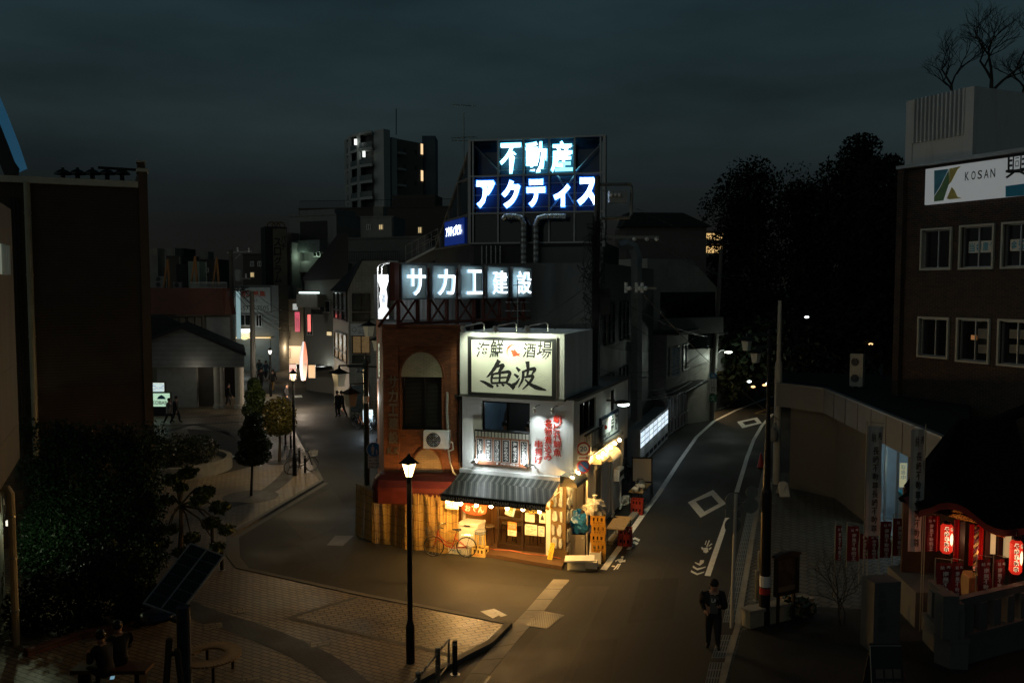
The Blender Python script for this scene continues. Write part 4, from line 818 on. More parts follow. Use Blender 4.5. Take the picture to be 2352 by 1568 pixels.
# bamboo screen
bf=thing('bamboo_screen','tall split bamboo screen fence curving round the brick office base','fence',G(900,1250));RE=leafmat('bamboo_reed',(.62,.42,.13),(.34,.20,.06),.55,.3)
bp_=gp([(818,1223),(832,1236),(856,1244),(886,1249),(920,1257),(962,1263),(1000,1267),(1030,1270),(1054,1270)])
seg=[(bp_[i+1]-bp_[i]).length for i in range(len(bp_)-1)];tot=sum(seg)
def along(d):
 for i,l in enumerate(seg):
  if d<=l or i==len(seg)-1:
   return bp_[i].lerp(bp_[i+1],d/l),(bp_[i+1]-bp_[i]).normalized()
  d-=l
d=0;npan=6
for k in range(npan):
 d0,d1=tot*k/npan,tot*(k+1)/npan;mb=MB();d=d0+.01;hh=1.78+random.uniform(-.08,.1);ln=random.uniform(-.08,.06)
 while d<d1-.01:
  p,t=along(d);nn=V(t.y,-t.x,0);w=random.uniform(.010,.02);b=.05*math.sin(d*5)+.03*math.sin(d*13+k);lean=.12*math.sin(d*3.1)*.5+ln;z_=hh+random.uniform(-.05,.04)
  a0=p+nn*b;a1=p+nn*(b-lean)+t*random.uniform(-.015,.015)+V(0,0,z_);h=nn*.008;u=t*w/2
  mb.add([a0-u,a0+h,a0+u,a1-u,a1+h,a1+u,],[(0,1,4,3),(1,2,5,4)]);d+=w*1.02
 pn=part('bamboo_panel',mb,RE,bf);mb=MB()
 for zz in(.15,.42,.7,1.0,1.28,1.55):
  mb.tube([along(d0+(d1-d0)*i/14)[0]+V(along(d0+(d1-d0)*i/14)[1].y,-along(d0+(d1-d0)*i/14)[1].x,0)*(.075+.05*math.sin((d0+(d1-d0)*i/14)*5)+.03*math.sin((d0+(d1-d0)*i/14)*13+k)-(.12*math.sin((d0+(d1-d0)*i/14)*3.1)*.5+ln)*zz/1.8-.06)+V(0,0,zz+.03*math.sin(i*1.3+zz*5))for i in range(15)],.006,4)
 part('binding_cord',mb,RUBBER,pn)
# ------------------------------------------------------------------ things standing around the corner
def bicycle(label,frame_m,basket=True,group=None,step=True,child=False):
 R_=.33;t=thing('bicycle',label,'bicycle',(0,0,0),group)
 for x in(-.53,.53):
  w=part('wheel',MB().ring((x,0,R_),R_-.025,(0,1,0),.009,28,5),STEEL,t)
  part('tyre',MB().ring((x,0,R_),R_-.012,(0,1,0),.017,28,6),RUBBER,w);s=MB()
  for k in range(14):a=math.pi*2*k/14;s.tube([(x,.03*(-1)**k,R_),(x+(R_-.03)*math.cos(a),0,R_+(R_-.03)*math.sin(a))],.0028,3)
  s.lathe((x,-.05,R_),[(.025,0),(.025,.1)],8,ax=(0,1,0));part('spokes',s,STEEL,w)
  f=MB();n=12
  for k in range(n):
   a0,a1=math.radians(20+150*k/n),math.radians(20+150*(k+1)/n);q=R_+.025
   f.quad((x+q*math.cos(a0),-.025,R_+q*math.sin(a0)),(x+q*math.cos(a1),-.025,R_+q*math.sin(a1)),(x+q*math.cos(a1),.025,R_+q*math.sin(a1)),(x+q*math.cos(a0),.025,R_+q*math.sin(a0)))
  part('mudguard',f,MET,t)
 hb,st_,bb=V(.38,0,.86),V(-.2,0,.78),V(-.06,0,.29);f=MB()
 f.tube([(.53,0,R_),(.5,0,.42),(.41,0,.74),hb],.017,7)
 f.tube([(.43,0,.68),(.3,0,.5),(.12,0,.36),bb]if step else[(.42,0,.7),bb],.02,7);f.tube([(.41,0,.75),(.27,0,.6),(.1,0,.46),(-.1,0,.42)]if step else[(.41,0,.75),(-.17,0,.68)],.015,7)
 f.tube([bb,st_],.017,7)
 for y in(-.05,.05):f.tube([bb,(-.53,y,R_)],.011,6);f.tube([(-.16,y*.4,.62),(-.53,y,R_)],.009,6)
 part('frame',f,frame_m,t)
 h=MB();h.tube([hb,(.36,0,.98)],.014,6);h.tube([(.18,-.28,1.0),(.32,-.22,1.03),(.36,0,.98),(.32,.22,1.03),(.18,.28,1.0)],.013,6);hp=part('handlebar',h,STEEL,t)
 h=MB();[h.tube([(.17,y,1.0),(.27,y*.87,1.02)],.018,6)for y in(-.28,.28)];part('grip',h,RUBBER,hp)
 s=MB();s.tube([st_,(-.22,0,.86)],.013,6);s.ball((-.26,0,.89),.12,10,0,(1.05,.75,.32));s.ball((-.14,0,.9),.07,8,0,(1.2,.5,.4));part('saddle',s,RUBBER,t,smooth=True)
 c=MB();c.ring(bb,.085,(0,1,0),.008,16,4);c.tube([bb+V(0,.07,0),bb+V(.1,.08,-.13),bb+V(.1,.16,-.13)],.011,5);c.tube([bb+V(0,-.07,0),bb+V(-.1,-.08,.13),bb+V(-.1,-.16,.13)],.011,5);c.ring((-.53,-.04,R_),.045,(0,1,0),.006,12,4);part('crank',c,BLACK,t)
 r=MB();[r.tube([(-.3,y,.72),(-.72,y,.72)],.007,5)for y in(-.07,0,.07)];r.tube([(-.72,-.07,.72),(-.72,.07,.72)],.007,5);[r.tube([(-.65,y,.72),(-.53,y*1.2,R_)],.006,5)for y in(-.07,.07)];part('rack',r,STEEL,t)
 k=MB();k.tube([(-.55,.06,R_),(-.62,.16,.0)],.01,5);part('kickstand',k,BLACK,t)
 if basket:
  b=MB();x0,z0=.5,.72
  for q in range(5):
   z_=z0+.23*q/4;e=.02*q/4;P=[(x0-.02-e,-.15-e,z_),(x0+.26+e,-.15-e,z_),(x0+.26+e,.15+e,z_),(x0-.02-e,.15+e,z_),(x0-.02-e,-.15-e,z_)];b.tube(P,.004,3)
  for q in range(9):u=-.15+.3*q/8;b.tube([(x0-.02,u,z0),(x0+.26,u,z0),(x0+.28,u,z0+.23)],.003,3);b.tube([(x0+.28*q/8-.02,-.15,z0),(x0+.28*q/8-.02,-.17,z0+.23)],.003,3);b.tube([(x0+.28*q/8-.02,.15,z0),(x0+.28*q/8-.02,.17,z0+.23)],.003,3)
  part('basket',b,basket if basket is not True else STEEL,t)
 return t
def stand(o,pr,pf,z=0.0):
 a,b=G(*pr,z),G(*pf,z);m=(a+b)/2;place(o,(m.x,m.y,z),math.atan2(b.y-a.y,b.x-a.x));WL[o.name]=m;return o
stand(bicycle('red step-through bicycle with wire basket parked by the bamboo screen',M('metallic_red_paint',(.42,.05,.015),.3,.4)),(1073,1279),(995,1277))
def crate(label,col,group,text=None,m2=None):
 w,d,h=.46,.36,.29;t=thing('crate',label,'crate',(0,0,0),group);mb=MB();q=.02
 mb.box((0,0,0),w,d,q)
 for y in(-d/2+q/2,d/2-q/2):
  mb.box((0,y,q),w,q,.1);mb.box((0,y,h-.06),w,q,.06)
  for x in(-w/2+.04,-.06,.06,w/2-.04):mb.box((x,y,.1),.07,q*.9,h-.15)
 for x in(-w/2+q/2,w/2-q/2):
  mb.box((x,0,q),q,d-2*q,.1);mb.box((x,0,h-.06),q,d-2*q,.06)
  for y in(-.12,.12):mb.box((x,y,.1),q*.9,.07,h-.15)
 part('crate_body',mb,col,t)
 mb=MB()
 for i in range(4):
  for j in range(3):mb.lathe((-.165+.11*i,-.11+.11*j,.02),[(.036,0),(.036,.16),(.013,.22),(.015,.245)],7)
 part('bottles',mb,M('brown_bottle_glass',(.05,.025,.01),.12,var=0),t)
 if text:
  fc=Face((-w/2,-d/2-.002),(w/2,-d/2-.002));fc.n=V(0,-1,0);mb=MB();mb.text(fc,text,-.0+.08,w-.08,.03,.11,.0,off=.02);part('lettering',mb,m2 or INKR,t)
 return t
CRY=M('orange_yellow_crate',(.62,.30,.03),.45,var=.15,dirt=.3);CRR=M('red_crate',(.36,.03,.015),.45,var=.15);CRL=M('light_yellow_crate',(.78,.55,.18),.45,var=.1)
angA=math.atan2(FA.d.y,FA.d.x);angB=math.atan2(FB.d.y,FB.d.x)-math.pi/2
c=place(crate('light yellow bottle crate with red lettering under the stacked stools',CRL,None,'ホッピー'),G(1103,1275),angA+.05)
def stool(label,seat_m,leg_m,group,h=.46,n=4,base=(0,0,0),r=.17):
 t=thing('stool',label,'stool',(0,0,0),group);part('seat',MB().lathe((0,0,h-.05),[(r,0),(r+.012,.015),(r+.012,.04),(r*.9,.055)],18),seat_m,t)
 for k in range(n):a=math.pi*2*k/n+.5;part('leg',MB().tube([(r*.75*math.cos(a),r*.75*math.sin(a),h-.05),(r*.95*math.cos(a),r*.95*math.sin(a),h-.1),(r*1.12*math.cos(a),r*1.12*math.sin(a),0)],.018,7),leg_m,t)
 return t
gst='stacked yellow legged stools';cb=G(1103,1275)
s1=stool('round grey stool with yellow legs, lower of two stacked on the crate',M('grey_seat',(.22,.24,.27),.5),M('yellow_bentwood',(.68,.42,.08),.4),gst);place(s1,(cb.x,cb.y+.02,.295))
s2=copy_tree(s1);place(s2,(cb.x,cb.y+.02,.365),.7,'round grey stool with yellow legs, upper of two stacked on the crate')
fz=thing('chest_freezer','white chest freezer with lifted lid handle beside the bamboo screen','freezer',FA.at(.1,.12,og+.3));sz0=FA.sz(1053,1230,.35)[0];mb=MB();FA.box(mb,sz0,sz0+.68,.1,.86,-.25,.33);part('body',mb,WHITE,fz)
mb=MB();FA.box(mb,sz0-.02,sz0+.70,.865,.95,-.26,.36);ld=part('lid',mb,WHITE,fz);mb=MB();FA.box(mb,sz0+.22,sz0+.42,.87,.9,.36,.39);part('handle',mb,DARK,ld)
fb=thing('foam_box','white foam box with blue print lying under the red bicycle','box',G(1055,1272));Ff=Face(G(1030,1270),G(1077,1275));mb=MB();Ff.box(mb,0,Ff.len,0,.22,-.35,0);part('box',mb,FOAM,fb);mb=MB();mb.text(Ff,'TOYO',.12,.45,.06,.15,.005,off=.02);part('lettering',mb,INKB,fb)
PATT=brick('patterned_seat_cloth',(.30,.2,.08),(.02,.018,.015),(.012,.012,.012),.035,.035,.008,rough=.8)
for i,(x,y,lb)in enumerate(((1121,1258,'patterned black stool in the open bay left of the sliding doors'),(1156,1250,'patterned black stool behind the left glass door'),(1186,1254,'patterned black stool half hidden by the orange poster'),(1222,1262,'patterned black stool behind the right glass door'))):
 s=stool(lb,PATT,BROWNM,'bar stools at the counter',.62,4,r=.18);s_,z_=FA.sz(x,y,-.7);place(s,FA.at(s_ if i else FA.sz(1121,1250,-.3)[0],.12,-1.0 if i else-.4),i)
for k,lb in enumerate(('white plate on the counter behind the left door','white plate on the counter near the door centre','white plate on the counter left of the doors')):
 p=FA.at((1.75,2.25,1.0)[k],1.062,-1.72);solo('plate',MB().lathe(p,[(.05,0),(.11,.015),(.1,.018),(.04,.006)],16),M('white_china',(.75,.73,.66),.3,var=0),lb,'plate',p,'plates set on the counter')
ys=thing('leaning_sign','narrow yellow board with vertical beer lettering leaning on the stone pillar','sign',G(1262,1282));a,b=G(1257,1284,.1),G(1268,1286,.1);F=Face((a.x,a.y),(b.x,b.y));mb=MB();mb.prism([F.at(0,.1),F.at(F.len,.1),F.at(F.len+.05,.62,-.12),F.at(.06,.62,-.12)],F.n*.015);part('board',mb,M('yellow_board',(.75,.55,.05),.5,var=.05),ys)
class LF:
 def at(s,x,z,o=0):return F.at(x+(z-.1)*.1,z,-(z-.1)*.23+.02+o)
mb=MB();mb.vtext(LF(),'サントリー生ビール',F.len/2,.15,.6,.1,.0);part('lettering',mb,INK,ys)
gw=thing('gold_wreath','gold new year wreath ornament hanging on the stone pillar','ornament',FA.at(sp0,2,.2));s_,z_=FA.sz(1259,1156,.3);mb=MB();rg=random.Random(3)
for k in range(60):a=rg.uniform(0,6.28);q=rg.uniform(.08,.17);mb.ball(FA.at(s_+q*math.cos(a)*.85,z_+q*math.sin(a)*1.25,.22+rg.uniform(0,.05)),rg.uniform(.02,.035),6)
part('wreath',mb,M('gold_foil',(.75,.45,.06),.25,.9,var=.3,scale=20),gw);mb=MB();FA.box(mb,s_-.05,s_+.05,z_-.12,z_+.1,.25,.28);part('tag',mb,PAPER,gw)
solo('extension_cable',MB().tube([FA.at(*a_,)for a_ in((.75,.13,og+.1),(1.2,.13,og+.2),(1.7,.13,og+.08),(2.3,.13,og+.22),(3.1,.13,og+.15),(3.5,.13,og+.25))],.012,5),M('orange_cable',(.5,.1,.02),.5),'thin orange cable lying along the shop step','cable',FA.at(2,.13,og))
# plants, cartons etc. left of the pillar: lamp post in front
def lamppost(base,h,label,power,col,r=.055,es=9,group='lantern street lamps',warm=True):
 b=Vector(base);t=thing('street_lamp',label,'street lamp',b,group);mb=MB();mb.lathe(b,[(.1,0),(.1,.95),(.085,1.0),(r+.01,1.05),(r,1.1),(r,h-.52)],14);part('pole',mb,BLACK,t)
 mb=MB();z_=h-.52;q=[(.075,z_),(.16,z_+.3)];mb.lathe(b,[(.07,z_),(.155,z_+.29)],4);hd=part('lantern_glass',mb,E('lantern_glow_%d'%int(es*10),col,es),t)
 mb=MB();mb.lathe(b,[(.24,h-.215),(.2,h-.19),(.05,h-.06),(.02,h)],4);mb.lathe(b,[(.09,z_-.03),(.09,z_)],8)
 for k in range(4):w=math.pi/2*k;mb.tube([b+V(.075*math.cos(w),.075*math.sin(w),z_),b+V(.165*math.cos(w),.165*math.sin(w),z_+.3)],.012,5)
 part('lantern_cap',mb,BLACK,t);lamp('lamp_light','POINT',b+V(0,0,z_-.1),power,col,t,.12);return t
lamppost(G(943,1530),4.92,'black street lamp with lit glass lantern in the foreground plaza',95,(1,.60,.22),.06,11)
# ------------------------------------------------------------------ right street side of the restaurant
so_=.30
sg=thing('side_signboard','small white signboard with black brush letters 魚波 on the side wall','signboard',FB.at(LB*.7,4,.3));c4=[FB.sz(*b2(*p),.3)for p in((345,290),(490,195),(490,390),(350,495))]
s0,s1=c4[0][0],c4[1][0];z0,z1x=max((c4[2][1]+c4[3][1])/2,0),(c4[0][1]+c4[1][1])/2;mb=MB();FB.box(mb,s0,s1,z0,z1x,.28,.36,1);FB.box(mb,s0+.1,s1-.1,z0+.1,z1x-.1,.36,.366,0);part('board',mb,[M('white_side_board',(.76,.8,.78),.5,var=.05),M('navy_border',(.02,.04,.07),.5)],sg)
mb=MB();conv=lambda p:(s0+(s1-s0)*((p[0]-820)/410*.42+.55),z0+(z1x-z0)*(1-(p[1]-240)/190*.85-.05))
class FBB:
 def sz(s,a,b,o):return(a,b)
 def at(s,a,z,o):return FB.at(a,z,o)
conv2=lambda p:conv(((p[0]-820)*.95+820,(p[1]-240)+240));w_=s1-s0;h_=z1x-z0
mb.text(FB,'魚',s0+w_*.5,s0+w_*.72,z0+h_*.2,z0+h_*.9,.37,off=.02,shear=.1);mb.text(FB,'波',s0+w_*.74,s0+w_*.92,z0+h_*.2,z0+h_*.9,.37,off=.02,shear=.1);mb.text(FB,'海鮮酒場',s0+w_*.08,s0+w_*.46,z0+h_*.12,z0+h_*.3,.37,off=.02);part('lettering',mb,INK,sg)
mb=MB();mb.ball(FB.at(s0+w_*.18,z0+h_*.58,.366),.09,8,0,(1,.6,1));[mb.vtext(FB,x_,s0+w_*(.3+.08*i),z0+h_*.45,z0+h_*.88,.08,.37)for i,x_ in enumerate(('朝どれ','名物煮','串揚げ'))];part('red_print',mb,INKR,sg)
lg=MB();a=FB.sz(*b2(330,535),.5)[0];b=FB.sz(*b2(540,410),.5)[0];zl=(FB.sz(*b2(330,545),.5)[1]+FB.sz(*b2(535,425),.5)[1])/2
lg=part('eave_ledge',lg.add([],[])if False else FB.box(MB(),a,b,zl,zl+.12,.0,.5),CONCD,rest)
sl_=['first','second','third','fourth','fifth','sixth']
for i,(x,y)in enumerate(((333,600),(372,572),(405,540),(437,522),(472,490),(508,462))):
 s,z=FB.sz(*b2(x,y),.52);bulb(FB.at(s,min(z,zl-.1),.52),'warm bulb under the side eave below the small signboard, %s from the street corner'%sl_[i],'bulbs under the side eave',15,.1)
for i,(x,y)in enumerate(((165,737),(115,775))):
 s,z=FB.sz(*b2(x,y),.35);bulb(FB.at(s,z,.35),('warm bulb beside the cream hood nearest the road sign','warm bulb on the stone corner of the restaurant')[i],'bulbs at the stone corner',40,.12)
def hood(x0,y0,x1,y1,label,o=.2):
 s0,s1,z0,z1_=FB.R(*b2(x0,y0),*b2(x1,y1),.5);t=thing('window_hood',label,'hood',FB.at(s0,z0,o),'cream dome hoods on the side wall');mb=MB();n=8
 for i in range(n):
  a0,a1=math.pi/2*i/n,math.pi/2*(i+1)/n;p=lambda s,a:FB.at(s,z0+(z1_-z0)*math.sin(a),.02+.55*math.cos(a));mb.quad(p(s0,a0),p(s1,a0),p(s1,a1),p(s0,a1))
 for s in(s0,s1):mb.poly([FB.at(s,z0,.02)]+[FB.at(s,z0+(z1_-z0)*math.sin(math.pi/2*i/n),.02+.55*math.cos(math.pi/2*i/n))for i in range(n+1)])
 part('canopy',mb,M('cream_canvas',(.5,.42,.27),.7,var=.1),t)
hood(140,735,230,822,'cream dome hood over the side window behind the road sign');hood(345,555,425,635,'cream dome hood over the side door, nearer of two');hood(437,530,513,612,'cream dome hood at the far end of the side wall')
mt=thing('meter_box','pale meter box on the side wall beside the white pipes','meter box',FB.at(LB*.85,1.2,.1));s0,s1,z0,z1_=FB.R(*b2(460,690),*b2(500,785));mb=MB();FB.box(mb,s0,s1,z0,z1_,0,.22);part('box',mb,WHITE,mt);mb=MB();FB.box(mb,s0+.05,s1-.05,z1_-.3,z1_-.1,.22,.23);part('dial_window',mb,DARK,mt)
pp=thing('drain_pipes','two white drain pipes running down the side wall','pipes',FB.at(LB*.8,0,.1));
for xs,yt,yb in((427,530,1030),(493,700,985)):s=FB.sz(*b2(xs,yb))[0];part('pipe',MB().tube([FB.at(s,FB.sz(*b2(xs,yt),.1)[1],.1),FB.at(s,.25,.1),FB.at(s,.12,.16),FB.at(s-.45,.1,.2)],.045,8),WHITE,pp)
mb=MB();ribbon(mb,[FB.at(LB*.3,0,.9),FB.at(LB*1.05,0,.9)],-.12,.12,0,.12);setting('kerb',mb,CONC)
# refuse and crates
def blob(name,c,r,sq,mat,label,cat,seed,group=None,knot=True):
 t=thing(name,label,cat,Vector(c)-V(0,0,r*sq[2]));mb=MB();mb.ball(c,r,22,0,sq,.55,seed)
 mb.v=[tuple(Vector(p)+(Vector(p)-Vector(c))*.10*mnoise.noise(Vector(p)*9+V(seed,0,0)))for p in mb.v];part('bag',mb,mat,t)
 if knot:mb=MB();k=Vector(c)+V(0,0,r*sq[2]*.95);mb.lathe(k-V(0,0,.04),[(.07,0),(.03,.06),(.035,.08),(.09,.2)],9);part('knot',mb,mat,t)
 return t
fr=G(1326,1279);frF=Face(G(1308,1279),G(1344,1280));t=thing('small_fridge','small pale fridge standing under the blue rubbish bag','fridge',fr);hf=so(frF,1326,1226,frF.len/2)[1];hf=frF.sz(1326,1227)[1];mb=MB();frF.box(mb,0,frF.len,.0,hf,-.5,-.03);part('body',mb,DARK,t);mb=MB();frF.box(mb,.01,frF.len-.01,.03,hf-.01,-.03,.02);dd=part('door',mb,M('champagne_door',(.52,.47,.38),.35,.2,var=.05),t);mb=MB();frF.box(mb,frF.len-.12,frF.len-.05,hf-.12,hf-.07,.02,.024);part('sticker',mb,PAPER,dd)
blob('rubbish_bag',frF.at(frF.len/2+.05,hf+.3,-.25),.36,(1.15,.9,.88),BLUEB,'bulging blue rubbish bag on top of the small fridge','rubbish bag',3)
blob('rubbish_bag',G(1318,1215)+V(0,.9,.75),.4,(1.1,.8,.9),CLEARB,'milky rubbish bag behind the blue bag beside the stone pillar','rubbish bag',8)
ck=G(1374,1286);mats_=0
base=crate('orange crate at the bottom of the five crate stack',CRY,'orange crates in the roadside stack','ホッピー',INK);place(base,ck,angB*.0-.15);lv=['second crate from the bottom of the orange stack','middle crate of the five orange crates','fourth crate from the bottom of the orange stack','topmost orange crate under the clear rubbish bag']
for k in range(4):o=copy_tree(base);place(o,(ck.x+.01*(-1)**k,ck.y,.295*(k+1)),-.15+.03*(-1)**k,lv[k])
blob('rubbish_bag',V(ck.x-.12,ck.y+.05,.295*5+.22),.3,(1.15,.9,.8),CLEARB,'clear rubbish bag on top of the orange crates','rubbish bag',12)
cbx=thing('carton','torn yellow carton with printed katakana behind the rubbish bags','carton',G(1338,1215));F=Face(G(1330,1225),G(1352,1225));zc0=F.sz(1340,1176,-.6)[1];mb=MB();mb.prism([F.at(0,zc0-.4,-.6),F.at(F.len,zc0-.4,-.6),F.at(F.len,zc0,-.6),F.at(F.len*.45,zc0+.22,-.6),F.at(-.05,zc0+.1,-.6)],F.n*.02);part('flap',mb,M('yellow_card',(.7,.4,.05),.7),cbx);mb=MB();mb.text(F,'ビール',.05,F.len-.03,zc0-.15,zc0+.02,-.57,off=.02);part('lettering',mb,INKR,cbx)
# polystyrene heap at the kerb
Fp=Face(G(1303,1309),G(1345,1310));t=thing('polystyrene_cover','white foam lid leaning at the front of the kerbside foam boxes','foam lid',Fp.at(0,0));hh=Fp.sz(1324,1283)[1];mb=MB();mb.prism([Fp.at(0,0),Fp.at(Fp.len,0),Fp.at(Fp.len-.01,hh,-.15),Fp.at(.01,hh,-.15)],-Fp.n*.05);mb.prism([Fp.at(.03,.04,.01),Fp.at(Fp.len-.03,.04,.01),Fp.at(Fp.len-.04,hh-.04,-.13),Fp.at(.04,hh-.04,-.13)],-Fp.n*.03);part('lid',mb,M('cream_foam',(.7,.66,.5),.7),t)
def foambox(px,w,d,h,rz,label,lid=False):
 g=G(*px);t=thing('foam_box',label,'box',g,'white foam boxes at the kerb');mb=MB();a=.04;R3=Matrix.Rotation(rz,3,'Z');
 for dx,dy,sx,sy in((0,-d/2+a/2,w,a),(0,d/2-a/2,w,a),(-w/2+a/2,0,a,d-2*a),(w/2-a/2,0,a,d-2*a)):mb.box(g+R3@V(dx,dy,0),sx,sy,h,rz)
 mb.box(g,w-.02,d-.02,.03,rz);part('box',mb,FOAM,t);return t
foambox((1358,1302),.38,.3,.2,-.2,'open white foam box at the foot of the road sign post');foambox((1368,1290),.36,.3,.34,-.2,'taller white foam box beside the bottom orange crate')
g=G(1330,1290,.3);solo('polystyrene_cover',MB().obox(g+V(-.45,-.05,0),V(.9,-.05,.03),V(.05,.35,.06),V(0,0,.05)),FOAM,'flat white foam lid lying across the foam boxes','foam lid',g)
Fp=Face(G(1353,1286),G(1374,1288));t=thing('polystyrene_sheet','upright white foam panel with two brown slots against the crates','foam panel',Fp.at(0,.1));z0,z1_=Fp.sz(1364,1282)[1],Fp.sz(1364,1243)[1];mb=MB();mb.prism([Fp.at(0,z0),Fp.at(Fp.len,z0),Fp.at(Fp.len,z1_,-.1),Fp.at(.02,z1_,-.1)],Fp.n*.04);part('panel',mb,FOAM,t);mb=MB();[Fp.box(mb,x,x+.05,z0+.18,z1_-.16,.0,.03)for x in(.1,.2)];part('slot',mb,M('brown_card',(.25,.13,.05),.8),t)
# tables and small goods along the wall
def table(c,w,d,h,rz,top,label):
 t=thing('folding_table',label,'table',c);R3=Matrix.Rotation(rz,3,'Z');c=Vector(c);part('tabletop',MB().box(c+V(0,0,h-.03),w,d,.03,rz),top,t)
 for sx in(-1,1):
  for sy in(-1,1):part('leg',MB().tube([c+R3@V(sx*(w/2-.04),sy*(d/2-.06),h-.03),c+R3@V(sx*(w/2-.04),sy*(d/2-.03),0)],.014,6),BLACK,t)
 part('brace',MB().tube([c+R3@V(-w/2+.04,0,h*.45),c+R3@V(w/2-.04,0,h*.45)],.01,5),BLACK,t);return t
TB=M('brown_table_top',(.36,.23,.09),.35,var=.15,scale=4);zt_=.72
q4=[G(*b2(*p),zt_)for p in((390,1192),(545,1200),(610,1095),(478,1088))];tcn=sum(q4,V(0,0,0))/4
tw=((q4[1]-q4[0]).length+(q4[2]-q4[3]).length)/2;td=((q4[2]-q4[1]).length+(q4[3]-q4[0]).length)/2;rzt=math.atan2((q4[2]-q4[1]).y,(q4[2]-q4[1]).x)-math.pi/2
table((tcn.x,tcn.y,0),tw,td,zt_,rzt,TB,'brown folding table with a bare top beside the crate stack')
solo('phone',MB().box((tcn.x-.1,tcn.y+td*.36,zt_),.14,.09,.03,.4),BLACK,'small black device lying on the bare folding table','device',(tcn.x,tcn.y,zt_))
g=G(*b2(555,1330));rc0=crate('dark red crate on the ground under the bare folding table',CRR,'red crates along the kerb');place(rc0,(g.x,g.y,0),rzt);o=copy_tree(rc0);place(o,(g.x,g.y,.295),rzt+.1,'dark red crate stacked right under the bare tabletop')
g2=G(*b2(655,1072));o=copy_tree(rc0);place(o,(g2.x,g2.y,0),rzt,'red crate on the ground under the cluttered far table');o=copy_tree(rc0);place(o,(g2.x,g2.y,.295),rzt,'upper red crate under the cluttered far table')
g3=G(*b2(690,1030));table((g3.x+.0,g3.y+.4,0),.55,1.7,.75,angB,TB,'narrow folding table cluttered with cooking pans by the roadside')
tb=V(g3.x,g3.y+.4,.75);t=thing('pan_set','steel pans and tray heaped on the far roadside table','pans',tb);mb=MB();mb.lathe(tb+V(.05,.35,.0),[(.16,0),(.2,.12),(.21,.125),(.19,.12),(.15,.02)],16);mb.lathe(tb+V(.1,.62,.0),[(.13,0),(.14,.2),(.15,.205)],16);mb.box(tb+V(-.05,-.35,0),.36,.5,.14,angB);part('pan',mb,STEEL,t);mb=MB();[mb.box(tb+V(-.15+.1*(k%3),-.5+.14*(k//3),.14),.08,.11,.05,.1*k)for k in range(9)];part('packs',mb,PAPER,t)
mb=MB();[mb.ball(tb+V(-.3,-.75,.1),.14,10,0,(1,1,.7),.4,3)];part('plastic_wrap',mb,CLEARB,t)
bk=G(*b2(780,925));t=thing('easel_board','dark framed easel board with blank pale sheet at the roadside','easel',bk);F=Face(G(*b2(690,945)),G(*b2(800,905)));mb=MB();zt_e=1.5;L0=.85
Fq=Face((bk.x-.85,bk.y+.1),(bk.x,bk.y));mb=MB();Fq.frame(mb,0,.85,.55,1.6,.05,-.1,-.04);mb.tube([Fq.at(.03,1.6,-.1),Fq.at(.0,0,.25)],.02,6);mb.tube([Fq.at(.82,1.6,-.1),Fq.at(.85,0,.25)],.02,6);mb.tube([Fq.at(.82,1.6,-.14),Fq.at(.85,0,-.5)],.02,6);mb.tube([Fq.at(.03,1.6,-.14),Fq.at(0,0,-.5)],.02,6);part('easel_frame',mb,BLACK,t);part('sheet',Fq.box(MB(),.05,.8,.6,1.55,-.09,-.06),M('beige_sheet',(.55,.48,.38),.6,var=.05),t)
g=G(*b2(562,1000));blob('storage_tub',g+V(0,0,.2),.22,(1.1,.9,.8),CLEARB,'clear plastic tub and wrap on the ground beside the far table','tub',15,knot=False)
dk=bicycle('dark bicycle parked deep between white pipes and the easel board',BLACK,True,'dark bicycles by the side wall',False);stand(dk,b2(620,870),b2(530,850));d2=copy_tree(dk);stand(d2,b2(640,820),b2(560,790));d2['label']='dark bicycle parked behind, against the rounded pale bin'
bn_=G(1450,1073);t=thing('rounded_bin','pale rounded top bin cover beside the vending machines','bin',bn_);F=Face(G(1434,1073),G(1467,1074));hz=F.sz(1450,1021)[1];w_=F.len;P=[F.at(0,0),F.at(w_,0)]+[F.at(w_/2+w_/2*math.cos(a),hz-w_*.42+w_*.42*math.sin(a))for a in np.linspace(0,math.pi,14)];part('shell',MB().prism(P,-F.n*.6),M('beige_shell',(.42,.41,.36),.5),t);part('slot',F.box(MB(),w_*.28,w_*.72,hz*.55,hz*.6,.002,.02),DARK,t);P2=[p+F.n*.03+V(0,0,.02)for p in P[2:]];part('lid',MB().prism(P2,-F.n*.68),DARK,t)
# road sign post
gsn=G(1348,1279);t=thing('road_sign_post','white pole with red ringed 20 sign, arrow plate and no parking disc','road sign',gsn);yd=gsn.y;mb=MB();mb.tube([gsn,gsn+V(0,0,Y(1347,1012,yd).z)],.035,10);part('pole',mb,M('cream_pole_paint',(.62,.58,.46),.5,dirt=.2),t)
FR=Face((gsn.x-.5,yd-.06),(gsn.x+.5,yd-.03))
def disc(face,s,z,r,o,m):return MB().lathe(face.at(s,z,o),[(r,0),(r,.012)],28,ax=face.n)
def disc_sign(face,px,py,r,parent,kind):
 s,z=face.sz(px,py);dp=part('sign_disc',disc(face,s,z,r,0,0),RED,parent)
 part('sign_face',disc(face,s,z,r*.78,.006,0),WHITE if kind=='speed' else M('traffic_blue',(.02,.09,.30),.4,var=0),dp)
 mb=MB()
 if kind=='speed':mb.text(face,'20',s-r*.5,s+r*.5,z-r*.36,z+r*.36,.021,off=.02);part('lettering',mb,M('sign_navy',(.03,.1,.25),.5,var=0),dp)
 else:a=r*.74;d=V(face.d.x,face.d.y,-1).normalized();c=face.at(s,z,.02);q=face.n.cross(d)*r*.09;mb.quad(c-d*a-q,c+d*a-q,c+d*a+q,c-d*a+q);part('slash',mb,RED,dp)
